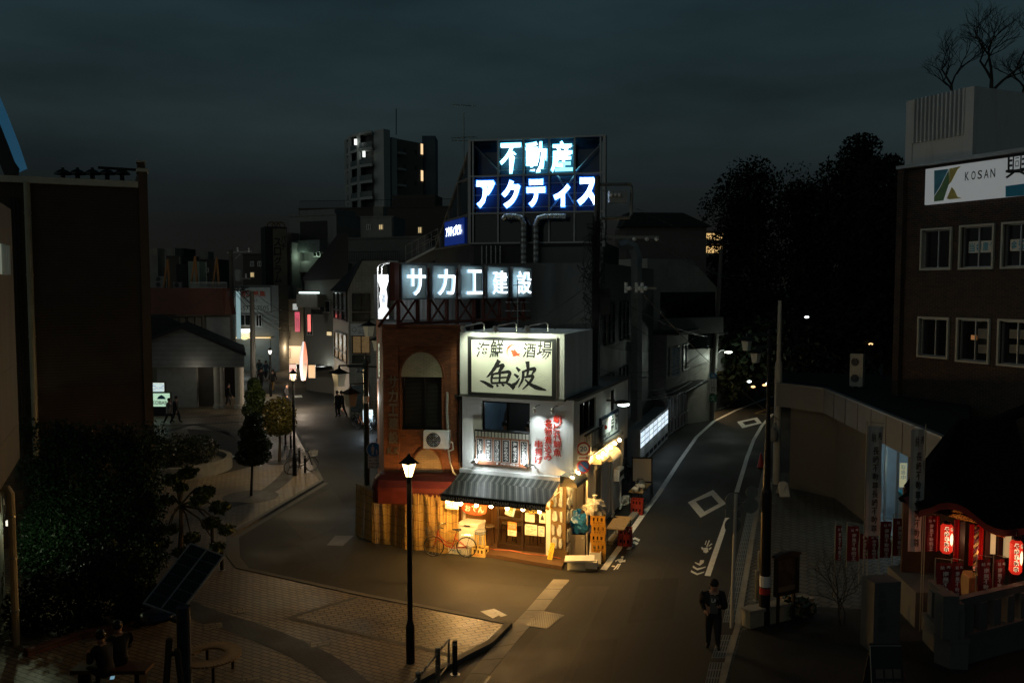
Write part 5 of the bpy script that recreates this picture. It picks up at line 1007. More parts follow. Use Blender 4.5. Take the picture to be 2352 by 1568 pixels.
disc_sign(FR,1340,1030,.215,t,'speed');disc_sign(FR,1340,1071,.215,t,'park');r=FR.R(1326,1045,1355,1056);pl=part('arrow_plate',FR.box(MB(),*r,0,.015),WHITE,t);mb=MB();c_=(r[2]+r[3])/2;FR.box(mb,r[0]+.05,r[1]-.1,c_-.015,c_+.015,.015,.02);mb.poly([FR.at(r[1]-.12,c_-.045,.02),FR.at(r[1]-.03,c_,.02),FR.at(r[1]-.12,c_+.045,.02)]);part('arrow',mb,RED,pl)
# ------------------------------------------------------------------ glass fronted tower with neon letters
def z2(x,y):return(793.8+.3375*x,235.2+.3375*y)
def R2(F,x0,y0,x1,y1,o=0.0):return F.R(*z2(x0,y0),*z2(x1,y1),o)
Tl=Y(1088,560,38.3);dT=V(.974,-.225,0)
u_=(1386-CX)/FPX;tt_=(u_*Tl.y-Tl.x)/(dT.x-u_*dT.y);FT=Face((Tl.x,Tl.y),(Tl.x+dT.x*tt_,Tl.y+dT.y*tt_));LT=FT.len
tw_=thing('office_tower','narrow office tower with a glazed sign cage and sloping glass back','building',FT.at(LT/2,0))
zT,zR1,zR2,zB=[FT.sz(*z2(1300,y))[1]for y in(246,494,750,955)]
P4=FT.at(0,0);bk_=Y(1000,565,44.5);FL=Face((bk_.x,bk_.y),(P4.x,P4.y));LL=FL.len;WGR=M('grey_metal_cladding',(.13,.13,.12),.6,.2,var=.2,dirt=.3,streak=True);WDK=M('dark_cladding',(.045,.045,.042),.6,.2,var=.2)
mb=MB();FT.wall(mb,0,LT,0,zB,(),.1,1);FL.wall(mb,0,LL,0,zB,(),.1,1)
r=R2(FT,1335,985,1735,2400);FT.box(mb,r[0],LT,0,r[3],0,.25,0);mb.quad(FT.at(LT,0,0),FT.at(LT,0,-6),FT.at(LT,zB,-6),FT.at(LT,zB,0),1)
for k in range(1,5):FT.box(mb,r[0]+.02,LT,r[3]-k*.92,r[3]-k*.92+.03,.25,.26,1)
FT.box(mb,-.05,LT+.05,zB-.12,zB,-1,.05,1);part('wall',mb,[WGR,WDK],tw_)
mb=MB();cols=[FT.sz(*z2(x,500))[0]for x in(870,1040,1213,1387,1560,1735)]
for s in cols:FT.box(mb,s-.035,s+.035,zB,zT,-.05,.09)
for z in(zT,zR1,zR2,zB):FT.box(mb,cols[0]-.1,cols[-1]+.12,z-.035,z+.035,-.06,.11)
FT.box(mb,cols[0]-.22,cols[0]-.1,zB,zT+.04,-.4,.1);FT.box(mb,cols[-1]+.1,cols[-1]+.22,zB-.2,zT+.04,-.4,.1)
top=FL.at(LL-.15,zT,0)
for k in range(4):s=LL*(.15+.25*k);FL.box(mb,s-.04,s+.04,zB,zB+(zT-zB)*(s/LL),-.03,.06)
for z in(zB,zR2,zR1):s_=LL*(z-zB)/(zT-zB);FL.box(mb,s_,LL,z-.04,z+.04,-.02,.07)
mb.tube([FL.at(0,zB,0),top],.07,6);mb.tube([FL.at(0,zB,0)+FT.d*LT,top+FT.d*LT],.07,6)
part('sign_cage',mb,MET,tw_)
mb=MB()
for k in range(5):FT.box(mb,cols[k]+.04,cols[k+1]-.04,zB+.04,zR2-.04,-.05,-.03)
mb.poly([FL.at(0,zB,-.02),FL.at(LL,zB,-.02),FL.at(LL,zT,-.02)]);mb.quad(FL.at(0,zB,-.03),FL.at(0,zB,-.03)+FT.d*LT,FL.at(LL,zT,-.03)+FT.d*LT,FL.at(LL,zT,-.03));part('glazing',mb,M('dark_blue_glazing',(.012,.02,.032),.12,var=0,spec=.6),tw_)
SB_=M('blue_halo_panel',(.005,.018,.055),.5,var=.05);SW_=M('teal_halo_panel',(.02,.055,.075),.5,var=.05)  # panels added behind the letters to catch their light as a halo
mb=MB()
for k in range(5):FT.box(mb,cols[k]+.04,cols[k+1]-.04,zR2+.04,zR1-.04,-.3,-.26,0)
for k in(1,2,3):FT.box(mb,cols[k]+.04,cols[k+1]-.04,zR1+.04,zT-.04,-.3,-.26,1)
for k in(0,4):FT.box(mb,cols[k]+.04,cols[k+1]-.04,zR1+.04,zT-.04,-.6,-.56,2)
part('backing_panel',mb,[SB_,SW_,M('dark_void_glass',(.015,.022,.03),.2,var=0)],tw_)
mb=MB()
for a,b,c,d in((cols[0],zT-.2,cols[1],zR1+.2),(cols[5],zT-.3,cols[4],zR1+.1),(cols[3],zR2+.1,cols[4],zR1),(cols[4],zR2+.3,cols[3]+.3,zR1)):mb.tube([FT.at(a,b,-.2),FT.at(c,d,-.2)],.05,6)
for z in(zR1+.25,zR1+.75,zR1+1.2,zR2+.25,zR2+.8,zR2+1.25):FT.box(mb,cols[0]if z<zR1 else cols[1],cols[5]if z<zR1 else cols[4],z-.015,z+.015,-.1,-.07)
part('brace',mb,MET,tw_)
def neon(face,items,name,label,core,halo,parent_loc,o,off=.03):
 t=thing(name,label,'neon sign',parent_loc)
 for ch,r in items:
  g=MB();g.text(face,ch,r[0]-.05,r[1]+.05,r[2]-.05,r[3]+.05,o,off=off*1.4,ext=.05);h=part('neon_letter',g,halo,t)
  g=MB();g.text(face,ch,*r,o+.058,off=off);part('tube_core',g,core,h)
 return t
NB=E('blue_neon_edge',(.03,.24,1),3.0);NC=E('white_blue_core',(.80,.93,1),5.5);NT=E('teal_neon_edge',(.16,.68,.95),3.2);NTC=E('teal_white_core',(.86,.98,1),4.2)
neon(FT,[(c,R2(FT,*q))for c,q in(('不',(1058,285,1195,480)),('動',(1232,275,1365,475)),('産',(1405,270,1538,470)))],'neon_lettering','glowing teal white neon 不動産 in the top row of the tower cage',NTC,NT,FT.at(LT/2,zR1),.02,.014)
neon(FT,[(c,R2(FT,*q))for c,q in(('ア',(898,535,1015,715)),('ク',(1068,532,1187,717)),('テ',(1238,527,1357,710)),('ィ',(1420,560,1525,708)),('ス',(1582,515,1712,700)))],'neon_lettering','glowing blue neon アクティス in the lower row of the tower cage',NC,NB,FT.at(LT/2,zR2),.02,.042)
r=R2(FL,668,800,798,968,.1);mb=MB();FL.box(mb,r[0],r[1],r[2],r[3],.02,.06);t=thing('flank_sign','small blue lit sign アクティブビル on the sloped flank of the tower','neon sign',FL.at(r[0],r[2]));part('panel',mb,E('blue_lit_panel',(.01,.05,.4),.28,(.02,.05,.2)),t);g=MB();g.text(FL,'アクティブビル',r[0]+(r[1]-r[0])*.12,r[1]-(r[1]-r[0])*.08,r[2]+.35*(r[3]-r[2]),r[3]-.22*(r[3]-r[2]),.1,off=.03);part('lettering',g,NC,t)
def duct(pts,r,face,o,label,name='air_duct',ribs=True,mat=STEEL,group=None):
 P=[face.at(*face.sz(*z2(*p),o),o)for p in pts];Q=[]
 for i in range(len(P)-1):
  n=max(1,int((P[i+1]-P[i]).length/.12))if ribs else 1
  Q+=[P[i].lerp(P[i+1],k/n)for k in range(n)]
 Q.append(P[-1]);mb=MB();mb.tube(Q,[r*(1.06 if k%2 else 1)for k in range(len(Q))]if ribs else r,12);return solo(name,mb,mat,label,'duct',P[-1],group,smooth=False)
DS=M('spiral_duct_steel',(.34,.35,.34),.28,.95,var=.15)
duct([(1075,800),(1090,780),(1160,778),(1195,790),(1212,830),(1212,1560),(1212,2000)],.14,FT,.5,'silver spiral duct bending left under the neon cage',mat=DS);duct([(1500,782),(1480,778),(1360,778),(1315,790),(1294,840),(1294,1560),(1294,2000)],.13,FT,.5,'silver spiral duct bending right under the neon cage',mat=DS)
for k,lb in enumerate(('first','second','third','fourth','fifth')):duct([(930+31*k,975),(930+31*k,1700)],.045,FT,.3,'slim steel downpipe on the dark tower wall, %s from the left'%lb,'downpipe',False,DS,'slim downpipes on the tower wall')
st_=thing('outside_stair','pale steel stair flight rising beside the tower flank','stair',FL.at(0,zB));a=Y(932,606,46);b=Y(1006,568,44.6);mb=MB();mb.obox(a,b-a,V(1.1,.5,0),V(0,0,.12));part('flight',mb,ALU,st_);mb=MB()
for q in(0,.55):[mb.tube([a+V(q,q*.5,h),b+V(q,q*.5,h)],.02,5)for h in(.5,.95)];[mb.tube([a.lerp(b,k/5)+V(q,q*.5,.1),a.lerp(b,k/5)+V(q,q*.5,.95)],.018,5)for k in range(6)]
part('handrail',mb,MET,st_)
def antenna(base,h,label,rows,L_=.9):
 t=thing('tv_antenna',label,'antenna',base);b=Vector(base);part('mast',MB().tube([b,b+V(0,0,h)],.022,6),GALV,t);mb=MB()
 for z,rz,n in rows:
  d=V(math.cos(rz),math.sin(rz),0);e=V(-d.y,d.x,0);mb.tube([b+V(0,0,z)-d*L_*.5,b+V(0,0,z)+d*L_*.5],.012,4)
  for k in range(n):c=b+V(0,0,z)+d*L_*(k/(n-1)-.5);w=.32-.2*k/n;mb.tube([c-e*w,c+e*w],.008,4)
 part('element',mb,GALV,t);return t
antenna(Y(1066,400,39),Y(1066,258,39).z-Y(1066,400,39).z,'tall rooftop antenna mast left of the neon cage',((3.0,.4,7),(1.6,2.9,9),(1.45,.2,8)),1.1);antenna(Y(1189,765,31),1.9,'small antenna on the white restaurant roof',((1.7,.2,6),(1.1,.1,7),(.8,.3,5)),.8)
# ------------------------------------------------------------------ roof rack of lit character panels
sa,sb_=Y(930,650,28.9),Y(1226,650,34.4);FS=Face((sa.x,sa.y),(sb_.x,sb_.y))
rk=thing('sign_rack','red oxide steel rack on the brick roof holding lit character panels','sign rack',FS.at(0,zbk));zS0=FS.sz(*z2(465,1338))[1];zS1=FS.sz(*z2(465,1102))[1]
pl_=[];mb=MB();mr=MB()
for i,(ch,x0,x1,q)in enumerate((('サ',383,549,(420,1130,543,1313)),('カ',592,746,(628,1135,745,1310)),('工',785,930,(825,1138,928,1306)),('建',966,1103,(1000,1145,1100,1305)),('設',1137,1265,(1168,1148,1262,1302)))):
 s0,s1=FS.sz(*z2(x0,1220))[0],FS.sz(*z2(x1,1220))[0];pl_.append((s0,s1));p=part('panel',FS.box(MB(),s0,s1,zS0,zS1,-.12,0),M('cream_sign_panel',(.62,.63,.56),.5,var=.06,dirt=.2),rk);part('panel_edge',(lambda e:(FS.frame(e,s0-.02,s1+.02,zS0-.02,zS1+.02,.05,-.13,.02),e)[1])(MB()),MET,p)
 r=FS.R(*z2(*q[:2]),*z2(*q[2:]),.25);g=MB();g.text(FS,ch,*r,.2,off=.014,ext=.07);h=part('lit_character',g,E('ice_blue_letter',(.45,.75,1),.9),rk);g=MB();g.text(FS,ch,*r,.276,off=.002);part('tube_core',g,E('ice_white_core',(.93,.98,1),2.1),h)
 for s in(s0+.12,s1-.12):FS.box(mr,s-.05,s+.05,zbk,zS1-.1,-.35,-.25)
 mr.tube([FS.at(s0+.1,zbk+.05,-.3),FS.at(s1+.1,zS0+.3,-.3)],.04,5);mr.tube([FS.at(s1-.1,zbk+.05,-.3),FS.at(s0-.1,zS0+.3,-.3)],.04,5)
for z in(zS0+.15,zS1-.3,zbk+.12):FS.box(mr,-.15,FS.len,z-.05,z+.05,-.25,-.14)
mr.tube([FS.at(0,zS0,-.3),FS.at(.1,zbk,-1.4)],.05,5);FS.box(mr,-.45,-.25,zS0-.05,zS1+.05,-.25,-.02);part('steelwork',mr,RUST,rk)
bd=thing('glazed_annex','pale framed glazed annex behind the sign rack on the brick building','building',Y(960,700,36));a,b=Y(905,720,36),Y(1080,720,36.2);F=Face((a.x,a.y),(b.x,b.y));z0,z1x=0,Y(990,605,37).z;F.box(mb:=MB(),0,F.len,z0,z1x,-1.2,0);part('wall',mb,M('pale_annex_wall',(.3,.31,.3),.6),bd)
for k in range(6):window(F,(F.len*(k+.12)/6,F.len*(k+.9)/6,z1x-2.8,z1x-.4),bd,MET,GLASSG,.05,o=.12,mull=(.5,),trans=(.4,))
# ------------------------------------------------------------------ utility poles and wires
def wire(a,b,sag=.4,r=.013,n=10):return MB().tube([Vector(a).lerp(Vector(b),k/n)-V(0,0,sag*4*(k/n)*(1-k/n))for k in range(n+1)],r,4)
pb_=G(1361,1212);yp=pb_.y;ztop=Y(1372,405,yp).z
up=thing('utility_pole','tall concrete utility pole crowded with cables beside the restaurant','utility pole',pb_);part('pole',MB().tube([pb_,V(pb_.x+.1,yp,ztop)],[.17,.1],12),CONCD,up)
def at1(px,py,dy=0):return Y(px,py,yp+dy)
mb=MB();P=[at1(1378,424),at1(1448,423),at1(1451,430),at1(1450,492),at1(1446,500),at1(1380,502)];mb.tube(P,.06,4);part('bracket_frame',mb,GALV,up)
tr_=part('transformer',MB().box(at1(1418,466),.62,.5,at1(1418,440).z-at1(1418,466).z),M('transformer_grey',(.36,.38,.37),.5),up);[part('insulator',MB().lathe(at1(1404+9*k,449,-.25),[(.06,0),(.06,.12),(.03,.14)],10,0,(0,-1,.2)),WHITE,up)for k in range(3)]
mb=MB();mb.obox(at1(1390,548),V(1.9,0,0),V(0,.08,0),V(0,0,.1));mb.obox(at1(1440,665),V(1.05,0,0),V(0,.08,0),V(0,0,.09));part('crossarm',mb,GALV,up);[part('insulator',MB().ball(at1(x,y,-.06),.075,8),WHITE,up)for x,y in((1457,549),(1486,549),(1508,549))]
for x in(1438,1462,1475):part('insulator',MB().lathe(at1(x,672),[(.05 if k%2 else .075,k*.045)for k in range(9)],9),WHITE,up);part('insulator',MB().ball(at1(x+8,662,-.08),.08,8),WHITE,up)
part('junction_cabinet',MB().box(at1(1385,722),.45,.35,at1(1385,662).z-at1(1385,722).z),DARK,up)
mb=MB();rw=random.Random(9)
for k in range(34):
 y0=rw.uniform(520,740);x0=1366+rw.uniform(-8,10);pts=[at1(x0,y0,rw.uniform(-.2,.2))]
 for j in range(7):pts.append(at1(x0+rw.uniform(-30,26)+6*math.sin(j),y0+rw.uniform(-30,34),rw.uniform(-.4,.3)))
 mb.tube(pts,.012,4)
for k in range(8):mb.tube([at1(1362+k*2.4,470+rw.uniform(0,40),-.18),at1(1360+k*2,700,-.22),at1(1357+k*1.5,1100,-.2)],.016,4)
part('cable_tangle',mb,RUBBER,up)
la=thing('street_light','white lit street light on a curved arm from the utility pole','street light',at1(1377,965));P=[at1(1376,972),at1(1377,940),at1(1382,925),at1(1392,919),at1(1412,919)];part('arm',MB().tube(P,.035,8),BLACK,la);hd=at1(1428,924);mb=MB();mb.ball(hd,.24,14,0,(1.25,.55,.38));part('lamp_head',mb,DARK,la,smooth=True);mb=MB();mb.ball(hd-V(-.06,.02,.07),.17,12,0,(1.25,.6,.4));part('lens',mb,E('street_lens',(.84,1,.9),16),la);lamp('street_light_lamp','SPOT',hd-V(0,0,.2),120,(.84,.98,.80),la,.12,hd-V(.1,-.5,4),118,.8)
for(p,q,s,lb)in(((at1(1372,690)),Y(1075,862,28.4),.15,'thin cable from the pole down to the white wall, lower'),(at1(1370,640),Y(1062,820,29),.25,'thin cable from the pole crossing the big signboard'),(at1(1478,676),Y(1790,965,33),.25,'long diagonal guy cable over the right street'),(at1(1508,548),Y(1720,640,60),.5,'upper power line running to the trees, front strand'),(at1(1486,548),Y(1720,632,60),.5,'upper power line running to the trees, rear strand'),(at1(1366,850),Y(1630,800,56),.6,'sagging telephone cable along the right street, upper'),(at1(1366,880),Y(1630,830,56),.9,'sagging telephone cable along the right street, middle'),(at1(1366,905),Y(1630,865,56),.7,'sagging telephone cable along the right street, lower'),(at1(1372,430),Y(1720,560,70),.6,'top power line leaving the pole toward the trees')):
 solo('overhead_wire',wire(p,q,s),CABLEM,lb,'cable',p,'overhead cables from the utility pole')
rq=random.Random(21)
for k in range(12):
 p=at1(1366+rq.uniform(-4,6),rq.uniform(640,930));q=Y(rq.uniform(1560,1640),rq.uniform(740,880),rq.uniform(50,58))if k<8 else Y(rq.uniform(1440,1500),rq.uniform(640,760),44);solo('overhead_wire',wire(p,q,rq.uniform(.2,1.1),.012),CABLEM,'thin sagging cable in the dark bundle along the right street','cable',p,'bundle of sagging cables along the right street')
for k in range(5):
 p=Y(540,655+5*k,72);q=Y(rq.uniform(640,700),rq.uniform(690,770),rq.uniform(78,90));solo('overhead_wire',wire(p,q,rq.uniform(.3,1.2),.02),CABLEM,'thin sagging cable in the bundle over the left street','cable',p,'bundle of sagging cables over the left street')
# ------------------------------------------------------------------ buildings down the right street
WA,WB_=G(1426,1158),G(1536,1008);FM=Face(WA,WB_)
m1=thing('side_block','dark three storey block behind the vending machines','building',WA);mb=MB();zz=9.6;FM.box(mb,.3,FM.len,0,zz,-6,-.95);part('wall',mb,WGR,m1)
for k in range(3):
 for j in range(2):window(FM,(1.2+3.6*k,3.2+3.6*k,3.2+3*j,5+3*j),m1,DARK,GLASSD,.06,o=-.83)
mb=MB();P=[Y(1424,566,38),Y(1440,560,38),Y(1455,568,38),Y(1462,590,38),Y(1462,965,38)];mb.tube(P,.24,4);[mb.tube([Y(1462,y,38),Y(1462,y+2,38)],.27,4)for y in(600,660,720,790,850,910)];solo('square_duct',mb,M('pale_duct',(.34,.35,.33),.5,.2,dirt=.3),'tall pale square duct climbing the block behind the utility pole','duct',Y(1462,965,38))
nv=7;VB=M('white_machine',(.6,.61,.6),.4,var=.05);vm0=None;FV=Face(G(1470,1076),G(1534,1008));vw=FV.len/nv
posn=['nearest with its scuffed white side showing','second','third','fourth','fifth','sixth','farthest']
CANS=brick('drink_cans',(.9,.95,1),(.25,.5,.75),(.75,.88,.95),.085,.21,.016,off=0);b_=CANS.node_tree.nodes['Principled BSDF'];L(CANS.node_tree.nodes['Brick Texture'].outputs[0],b_.inputs['Emission Color'],CANS.node_tree);b_.inputs['Emission Strength'].default_value=1.0
for k in range(nv):
 t=thing('vending_machine','lit drinks vending machine in the roadside row, '+posn[k]+(' from the restaurant' if 0<k<6 else ''),'vending machine',FV.at(k*vw,0),'vending machines in a roadside row');s0,s1=k*vw+.02,(k+1)*vw-.02
 part('cabinet',FV.box(MB(),s0,s1,.05,1.83,-.75,0),VB,t);part('display',FV.box(MB(),s0+.08,s1-.08,.95,1.72,0,.012),CANS,t);mb=MB();[FV.box(mb,s0+.06,s1-.06,z-.012,z+.012,.012,.03)for z in(.95,1.2,1.46,1.72)];part('shelf',mb,DARK,t);part('slot',FV.box(MB(),s0+.12,s1-.12,.22,.42,0,.015),DARK,t)
 if k%2==0:lamp('machine_light','POINT',FV.at((s0+s1)/2,1.3,.5),4,(.8,.95,1),t,.2)
m2a,m2b=G(1537,1007),G(1594,968);F2=Face(m2a,m2b);m2=thing('shop_house','dark two storey shop house with glass sliding doors and eaves','building',m2a);mb=MB();F2.box(mb,0,F2.len,0,5.9,-6,-.2,0);F2.box(mb,-.1,F2.len,2.6,2.72,-.2,.9,1);F2.box(mb,-.1,F2.len,5.9,6.02,-6,.5,1);part('wall',mb,[M('dim_mortar',(.16,.15,.13),.85),DARK],m2)
for k in range(4):window(F2,(F2.len*(k+.06)/4,F2.len*(k+.96)/4,.1,2.3),m2,MET,GLASSG,.06,o=-.06,trans=(.35,))
for k in range(2):window(F2,(F2.len*(k+.2)/2,F2.len*(k+.85)/2,3.5,5.1),m2,ALU,GLASSD,.06,o=-.06)
a=Y(1543,800,47);b=Y(1562,800,47.3);F=Face((a.x,a.y),(b.x,b.y));zt_,zb_=Y(1552,797,47).z,Y(1552,868,47).z;t=thing('vertical_sign','unlit white vertical sign ハンコ ゴム印 名刺 on the shop house','sign',F.at(0,zb_));part('board',F.box(MB(),0,F.len,zb_,zt_,-.15,0),M('aged_white_sign',(.5,.5,.44),.5),t);mb=MB();mb.vtext(F,'ハンコゴム印',F.len*.72,zb_+.1,zt_-.05,F.len*.36,.006,off=.012);mb.vtext(F,'名刺・八ガキ印刷',F.len*.28,zb_+.1,zt_-.05,F.len*.36,.006,off=.012);part('lettering',mb,INKB,t)
# lit tiled entrance, shutter and pale house
e0,e1=G(1596,958),G(1690,928);F3=Face(e0,e1);m3=thing('clinic_building','pale building with a warm lit tiled entrance, roller shutter and balcony','building',e0);ent=F3.R(1602,858,1638,955);sh_=F3.R(1646,862,1684,935)
zz=F3.sz(1640,770)[1];mb=MB();F3.wall(mb,0,F3.len,0,zz,[(ent[0],ent[1],.02,ent[3]),(sh_[0],sh_[1],.02,sh_[3])],1.2,0,1);F3.box(mb,ent[0],ent[1],.02,ent[3],-1.3,-1.2,1);mb.quad(F3.at(F3.len,0),F3.at(F3.len,0,-8),F3.at(F3.len,zz,-8),F3.at(F3.len,zz),0);F3.box(mb,0,F3.len,zz,zz+.1,-8,.3,0);part('wall',mb,[M('dim_white_wall',(.34,.34,.3),.8,dirt=.3),TILEO],m3);lamp('entrance_light','POINT',F3.at((ent[0]+ent[1])/2,ent[3]-.25,-.45),110,(1,.66,.32),m3,.1)
part('shutter',F3.box(MB(),sh_[0],sh_[1],.02,sh_[3],-.2,-.12),stripes('grey_shutter',((0,(.07,.07,.065)),(.5,(.16,.16,.15)),(1,(.07,.07,.065))),.09,1,.5,.5),m3);part('balcony',F3.box(MB(),-.4,ent[1]+.2,ent[3]+.15,ent[3]+1.5,0,.7),stripes('white_siding',((0,(.42,.42,.4)),(.9,(.5,.5,.47)),(1,(.2,.2,.2))),.15,1,.6,.4),m3);window(F3,(F3.len*.2,F3.len*.45,ent[3]+1.6,zz-.3),m3,DARK,GLASSD,.06,o=.12);window(F3,(F3.len*.6,F3.len*.8,ent[3]+.6,zz-.6),m3,ALU,GLASSD,.06,o=.12)
t=thing('clinic_sign','grey notice board of a dental clinic in the lit tiled entrance','sign',F3.at(ent[0],1.5,-1.1));s0,s1=ent[0]+.1,ent[1]-.15;part('board',F3.box(MB(),s0,s1,1.5,2.35,-1.19,-1.15),M('grey_notice',(.32,.28,.23),.6),t);mb=MB();mb.text(F3,'きくち歯科医院',s0+.1,s1-.1,2.05,2.25,-1.14,off=.01);mb.text(F3,'診療時間',s0+.1,s1-.5,1.75,1.92,-1.14);part('lettering',mb,INK,t)
a,b=Y(1486,700,52),Y(1645,700,56);F=Face((a.x,a.y),(b.x,b.y));m4=thing('tiled_apartment','white tiled apartment block with a slanted top rising behind the shop house','building',a);zt_=Y(1540,595,53).z;mb=MB();mb.prism([F.at(0,0,0),F.at(F.len,0,0),F.at(F.len,zt_-1.7,0),F.at(F.len*.62,zt_,0),F.at(0,zt_,0)],F.n*-7);part('wall',mb,TILES,m4);mb=MB();F.box(mb,F.len*.18,F.len*.98,zt_-5.6,zt_-2.0,.01,.03);part('recess',mb,GLASSD,m4);mb=MB();F.box(mb,F.len*.15,F.len,zt_-4.6,zt_-3.6,.03,.6);part('balcony',mb,M('dim_panel',(.2,.2,.18),.7),m4)
up2=G(1633,965);t=thing('utility_pole','far dark utility pole with stickers beside the lit tiled entrance','utility pole',up2);part('pole',MB().tube([up2,up2+V(.5,0,11)],[.18,.11],10),CONCD,t)
for i,(y0,y1,m,tx)in enumerate(((857,868,INKB,'歯'),(870,902,PAPER,'江川歯科'),(906,922,M('sign_green',(.03,.2,.1),.5),'文'))):
 F=Face((up2.x-.22,up2.y-.2),(up2.x+.32,up2.y-.2));z0,z1x=F.sz(1633,y1)[1],F.sz(1633,y0)[1];pt=part('sticker',F.box(MB(),.05,.5,z0,z1x,0,.02),m,t);mb=MB();mb.vtext(F,tx,.27,z0+.05,z1x-.05,.3,.025);part('lettering',mb,INK if m is PAPER else INKW,pt)
t=thing('street_light','distant lit street light on a short arm from the far pole','street light',Y(1645,830,56));part('arm',MB().tube([Y(1642,830,56),Y(1646,812,56),Y(1656,804,56),Y(1664,803,56)],.04,6),BLACK,t);hd=Y(1673,806,56);part('lamp_head',MB().ball(hd,.24,10,0,(1.3,.6,.35)),DARK,t);part('lens',MB().ball(hd-V(0,.03,.06),.2,10,0,(1.2,.6,.4)),E('far_lens',(.9,1,.8),14),t);lamp('street_light_lamp','POINT',hd-V(0,.3,.5),80,(.86,1,.85),t,.15)
for px,py,yy,w,h,lb,lit in((1532,560,75,7,12,'dark tile roofed house behind the slanted apartment block',0),(1632,558,120,4.2,20,'distant block with warm lit rounded balconies between trees',1)):
 c=Y(px,py,yy);t=thing('distant_building',lb,'building',(c.x,yy,0));F=Face((c.x-w/2,yy),(c.x+w/2,yy+.5));zt_=Y(px,530 if lit else 520,yy).z;part('wall',F.box(MB(),0,w,0,zt_,-5,0),M('dim_block',(.12,.11,.1),.8),t)
 if lit:
  for y in(545,575):z=Y(px,y,yy).z;part('lit_window',F.box(MB(),.8,w-.3,z-.35,z+.55,.01,.05),E('amber_window',(1,.62,.22),.75),t);part('balcony',F.box(MB(),.2,w,z-.95,z-.4,0,.8),CONC,t)
 else:part('roof',MB().prism([F.at(-.4,zt_,.5),F.at(w+.4,zt_,.5),F.at(w*.8,zt_+1.4,-2.5),F.at(w*.1,zt_+1.4,-2.5)],F.n*-3),DARK,t)
# ------------------------------------------------------------------ left side: plaza buildings and the left street
def fr_(px0,px1,yd,yd2=None):
 a,b=Y(px0,700,yd),Y(px1,700,yd if yd2 is None else yd2);return Face((a.x,a.y),(b.x,b.y))
def zz_(py,yd,px=700):return Y(px,py,yd).z
def z3(x0,y0,x1,y1):return(294+.3375*x0,499.8+.3375*y0,294+.3375*x1,499.8+.3375*y1)
def ppoly(F,pts,o=0.0):return[F.at(*F.sz(*p,o),o)for p in pts]
# dark brown clad building
R0=Y(346,700,30);FE=Face((R0.x-.905*4.3,R0.y-.425*4.3),(R0.x,R0.y));eb=thing('clad_building','dark brown horizontally clad building with pale gutter and downpipe','building',FE.at(2,0));LE=FE.len;zE=FE.sz(190,425)[1]
SID=stripes('brown_siding',((0,(.006,.005,.004)),(.06,(.04,.027,.018)),(.5,(.058,.038,.024)),(1,(.035,.023,.015))),.095,1,.55,.5,var=.2)
mb=MB();FE.box(mb,-1.5,LE-.28,0,zE,-5,0);[FE.box(mb,.2,LE-.28,z,z+.035,.0,.012)for z in np.arange(1,zE-.3,1.08)];part('wall',mb,SID,eb)
mb=MB();FE.box(mb,LE-.28,LE,0,FE.sz(345,393)[1],-5,.06);FE.box(mb,LE-.3,LE-.05,FE.sz(345,393)[1]+.05,FE.sz(340,372)[1],-.5,-.1);part('corner_pier',mb,M('brown_pier',(.09,.055,.03),.6),eb)
mb=MB();FE.box(mb,LE-.33,LE+.04,FE.sz(345,396)[1],FE.sz(345,391)[1]+.04,-.7,.1);FE.box(mb,LE-.33,LE-.02,FE.sz(340,373)[1],FE.sz(340,369)[1],-.6,-.05);FE.box(mb,-.15,LE-.3,zE-.02,zE+.19,0,.14);part('gutter',mb,M('cream_gutter',(.52,.5,.4),.5,var=.08),eb)
s_=FE.sz(72,700)[0];mb=MB();mb.tube([FE.at(s_,zE,.15),FE.at(s_+.0,0,.15)],.1,10);[mb.lathe(FE.at(s_,z,.15),[(.115,0),(.115,.06)],10)for z in(3,5,7,9,11)];part('downpipe',mb,M('olive_downpipe',(.34,.32,.22),.45),eb);mb=MB();[mb.tube([FE.at(s_-.28-.1*k,zE-.5,.08),FE.at(s_-.28-.1*k,2,.08)],.028,6)for k in range(3)];part('conduit',mb,DARK,eb)
for k in range(5):
 s,z=FE.sz(150+34*k-(k==4)*0-6,393,-1.5);t=thing('roof_ventilator','dark domed ventilator on the clad roof, %s from the left'%('first','second','third','fourth','fifth')[k],'ventilator',FE.at(s,zE,-1.5),'domed ventilators on the clad roof');c=FE.at(s,z,-1.5);part('neck',MB().tube([V(c.x,c.y,zE),c],.08,8),BLACK,t);part('cowl',MB().lathe(c-V(0,0,.12),[(.28,0),(.27,.05),(.16,.14),(.06,.18),(.05,.24)],14),BLACK,t)
solo('roof_rail',MB().tube([FE.at(FE.sz(225,385,-.8)[0],FE.sz(225,385,-.8)[1],-.8),FE.at(FE.sz(325,391,-.8)[0],FE.sz(325,391,-.8)[1],-.8)],.05,6),DARK,'dark rail bar above the clad roof ventilators','rail',FE.at(2,zE,-.8))
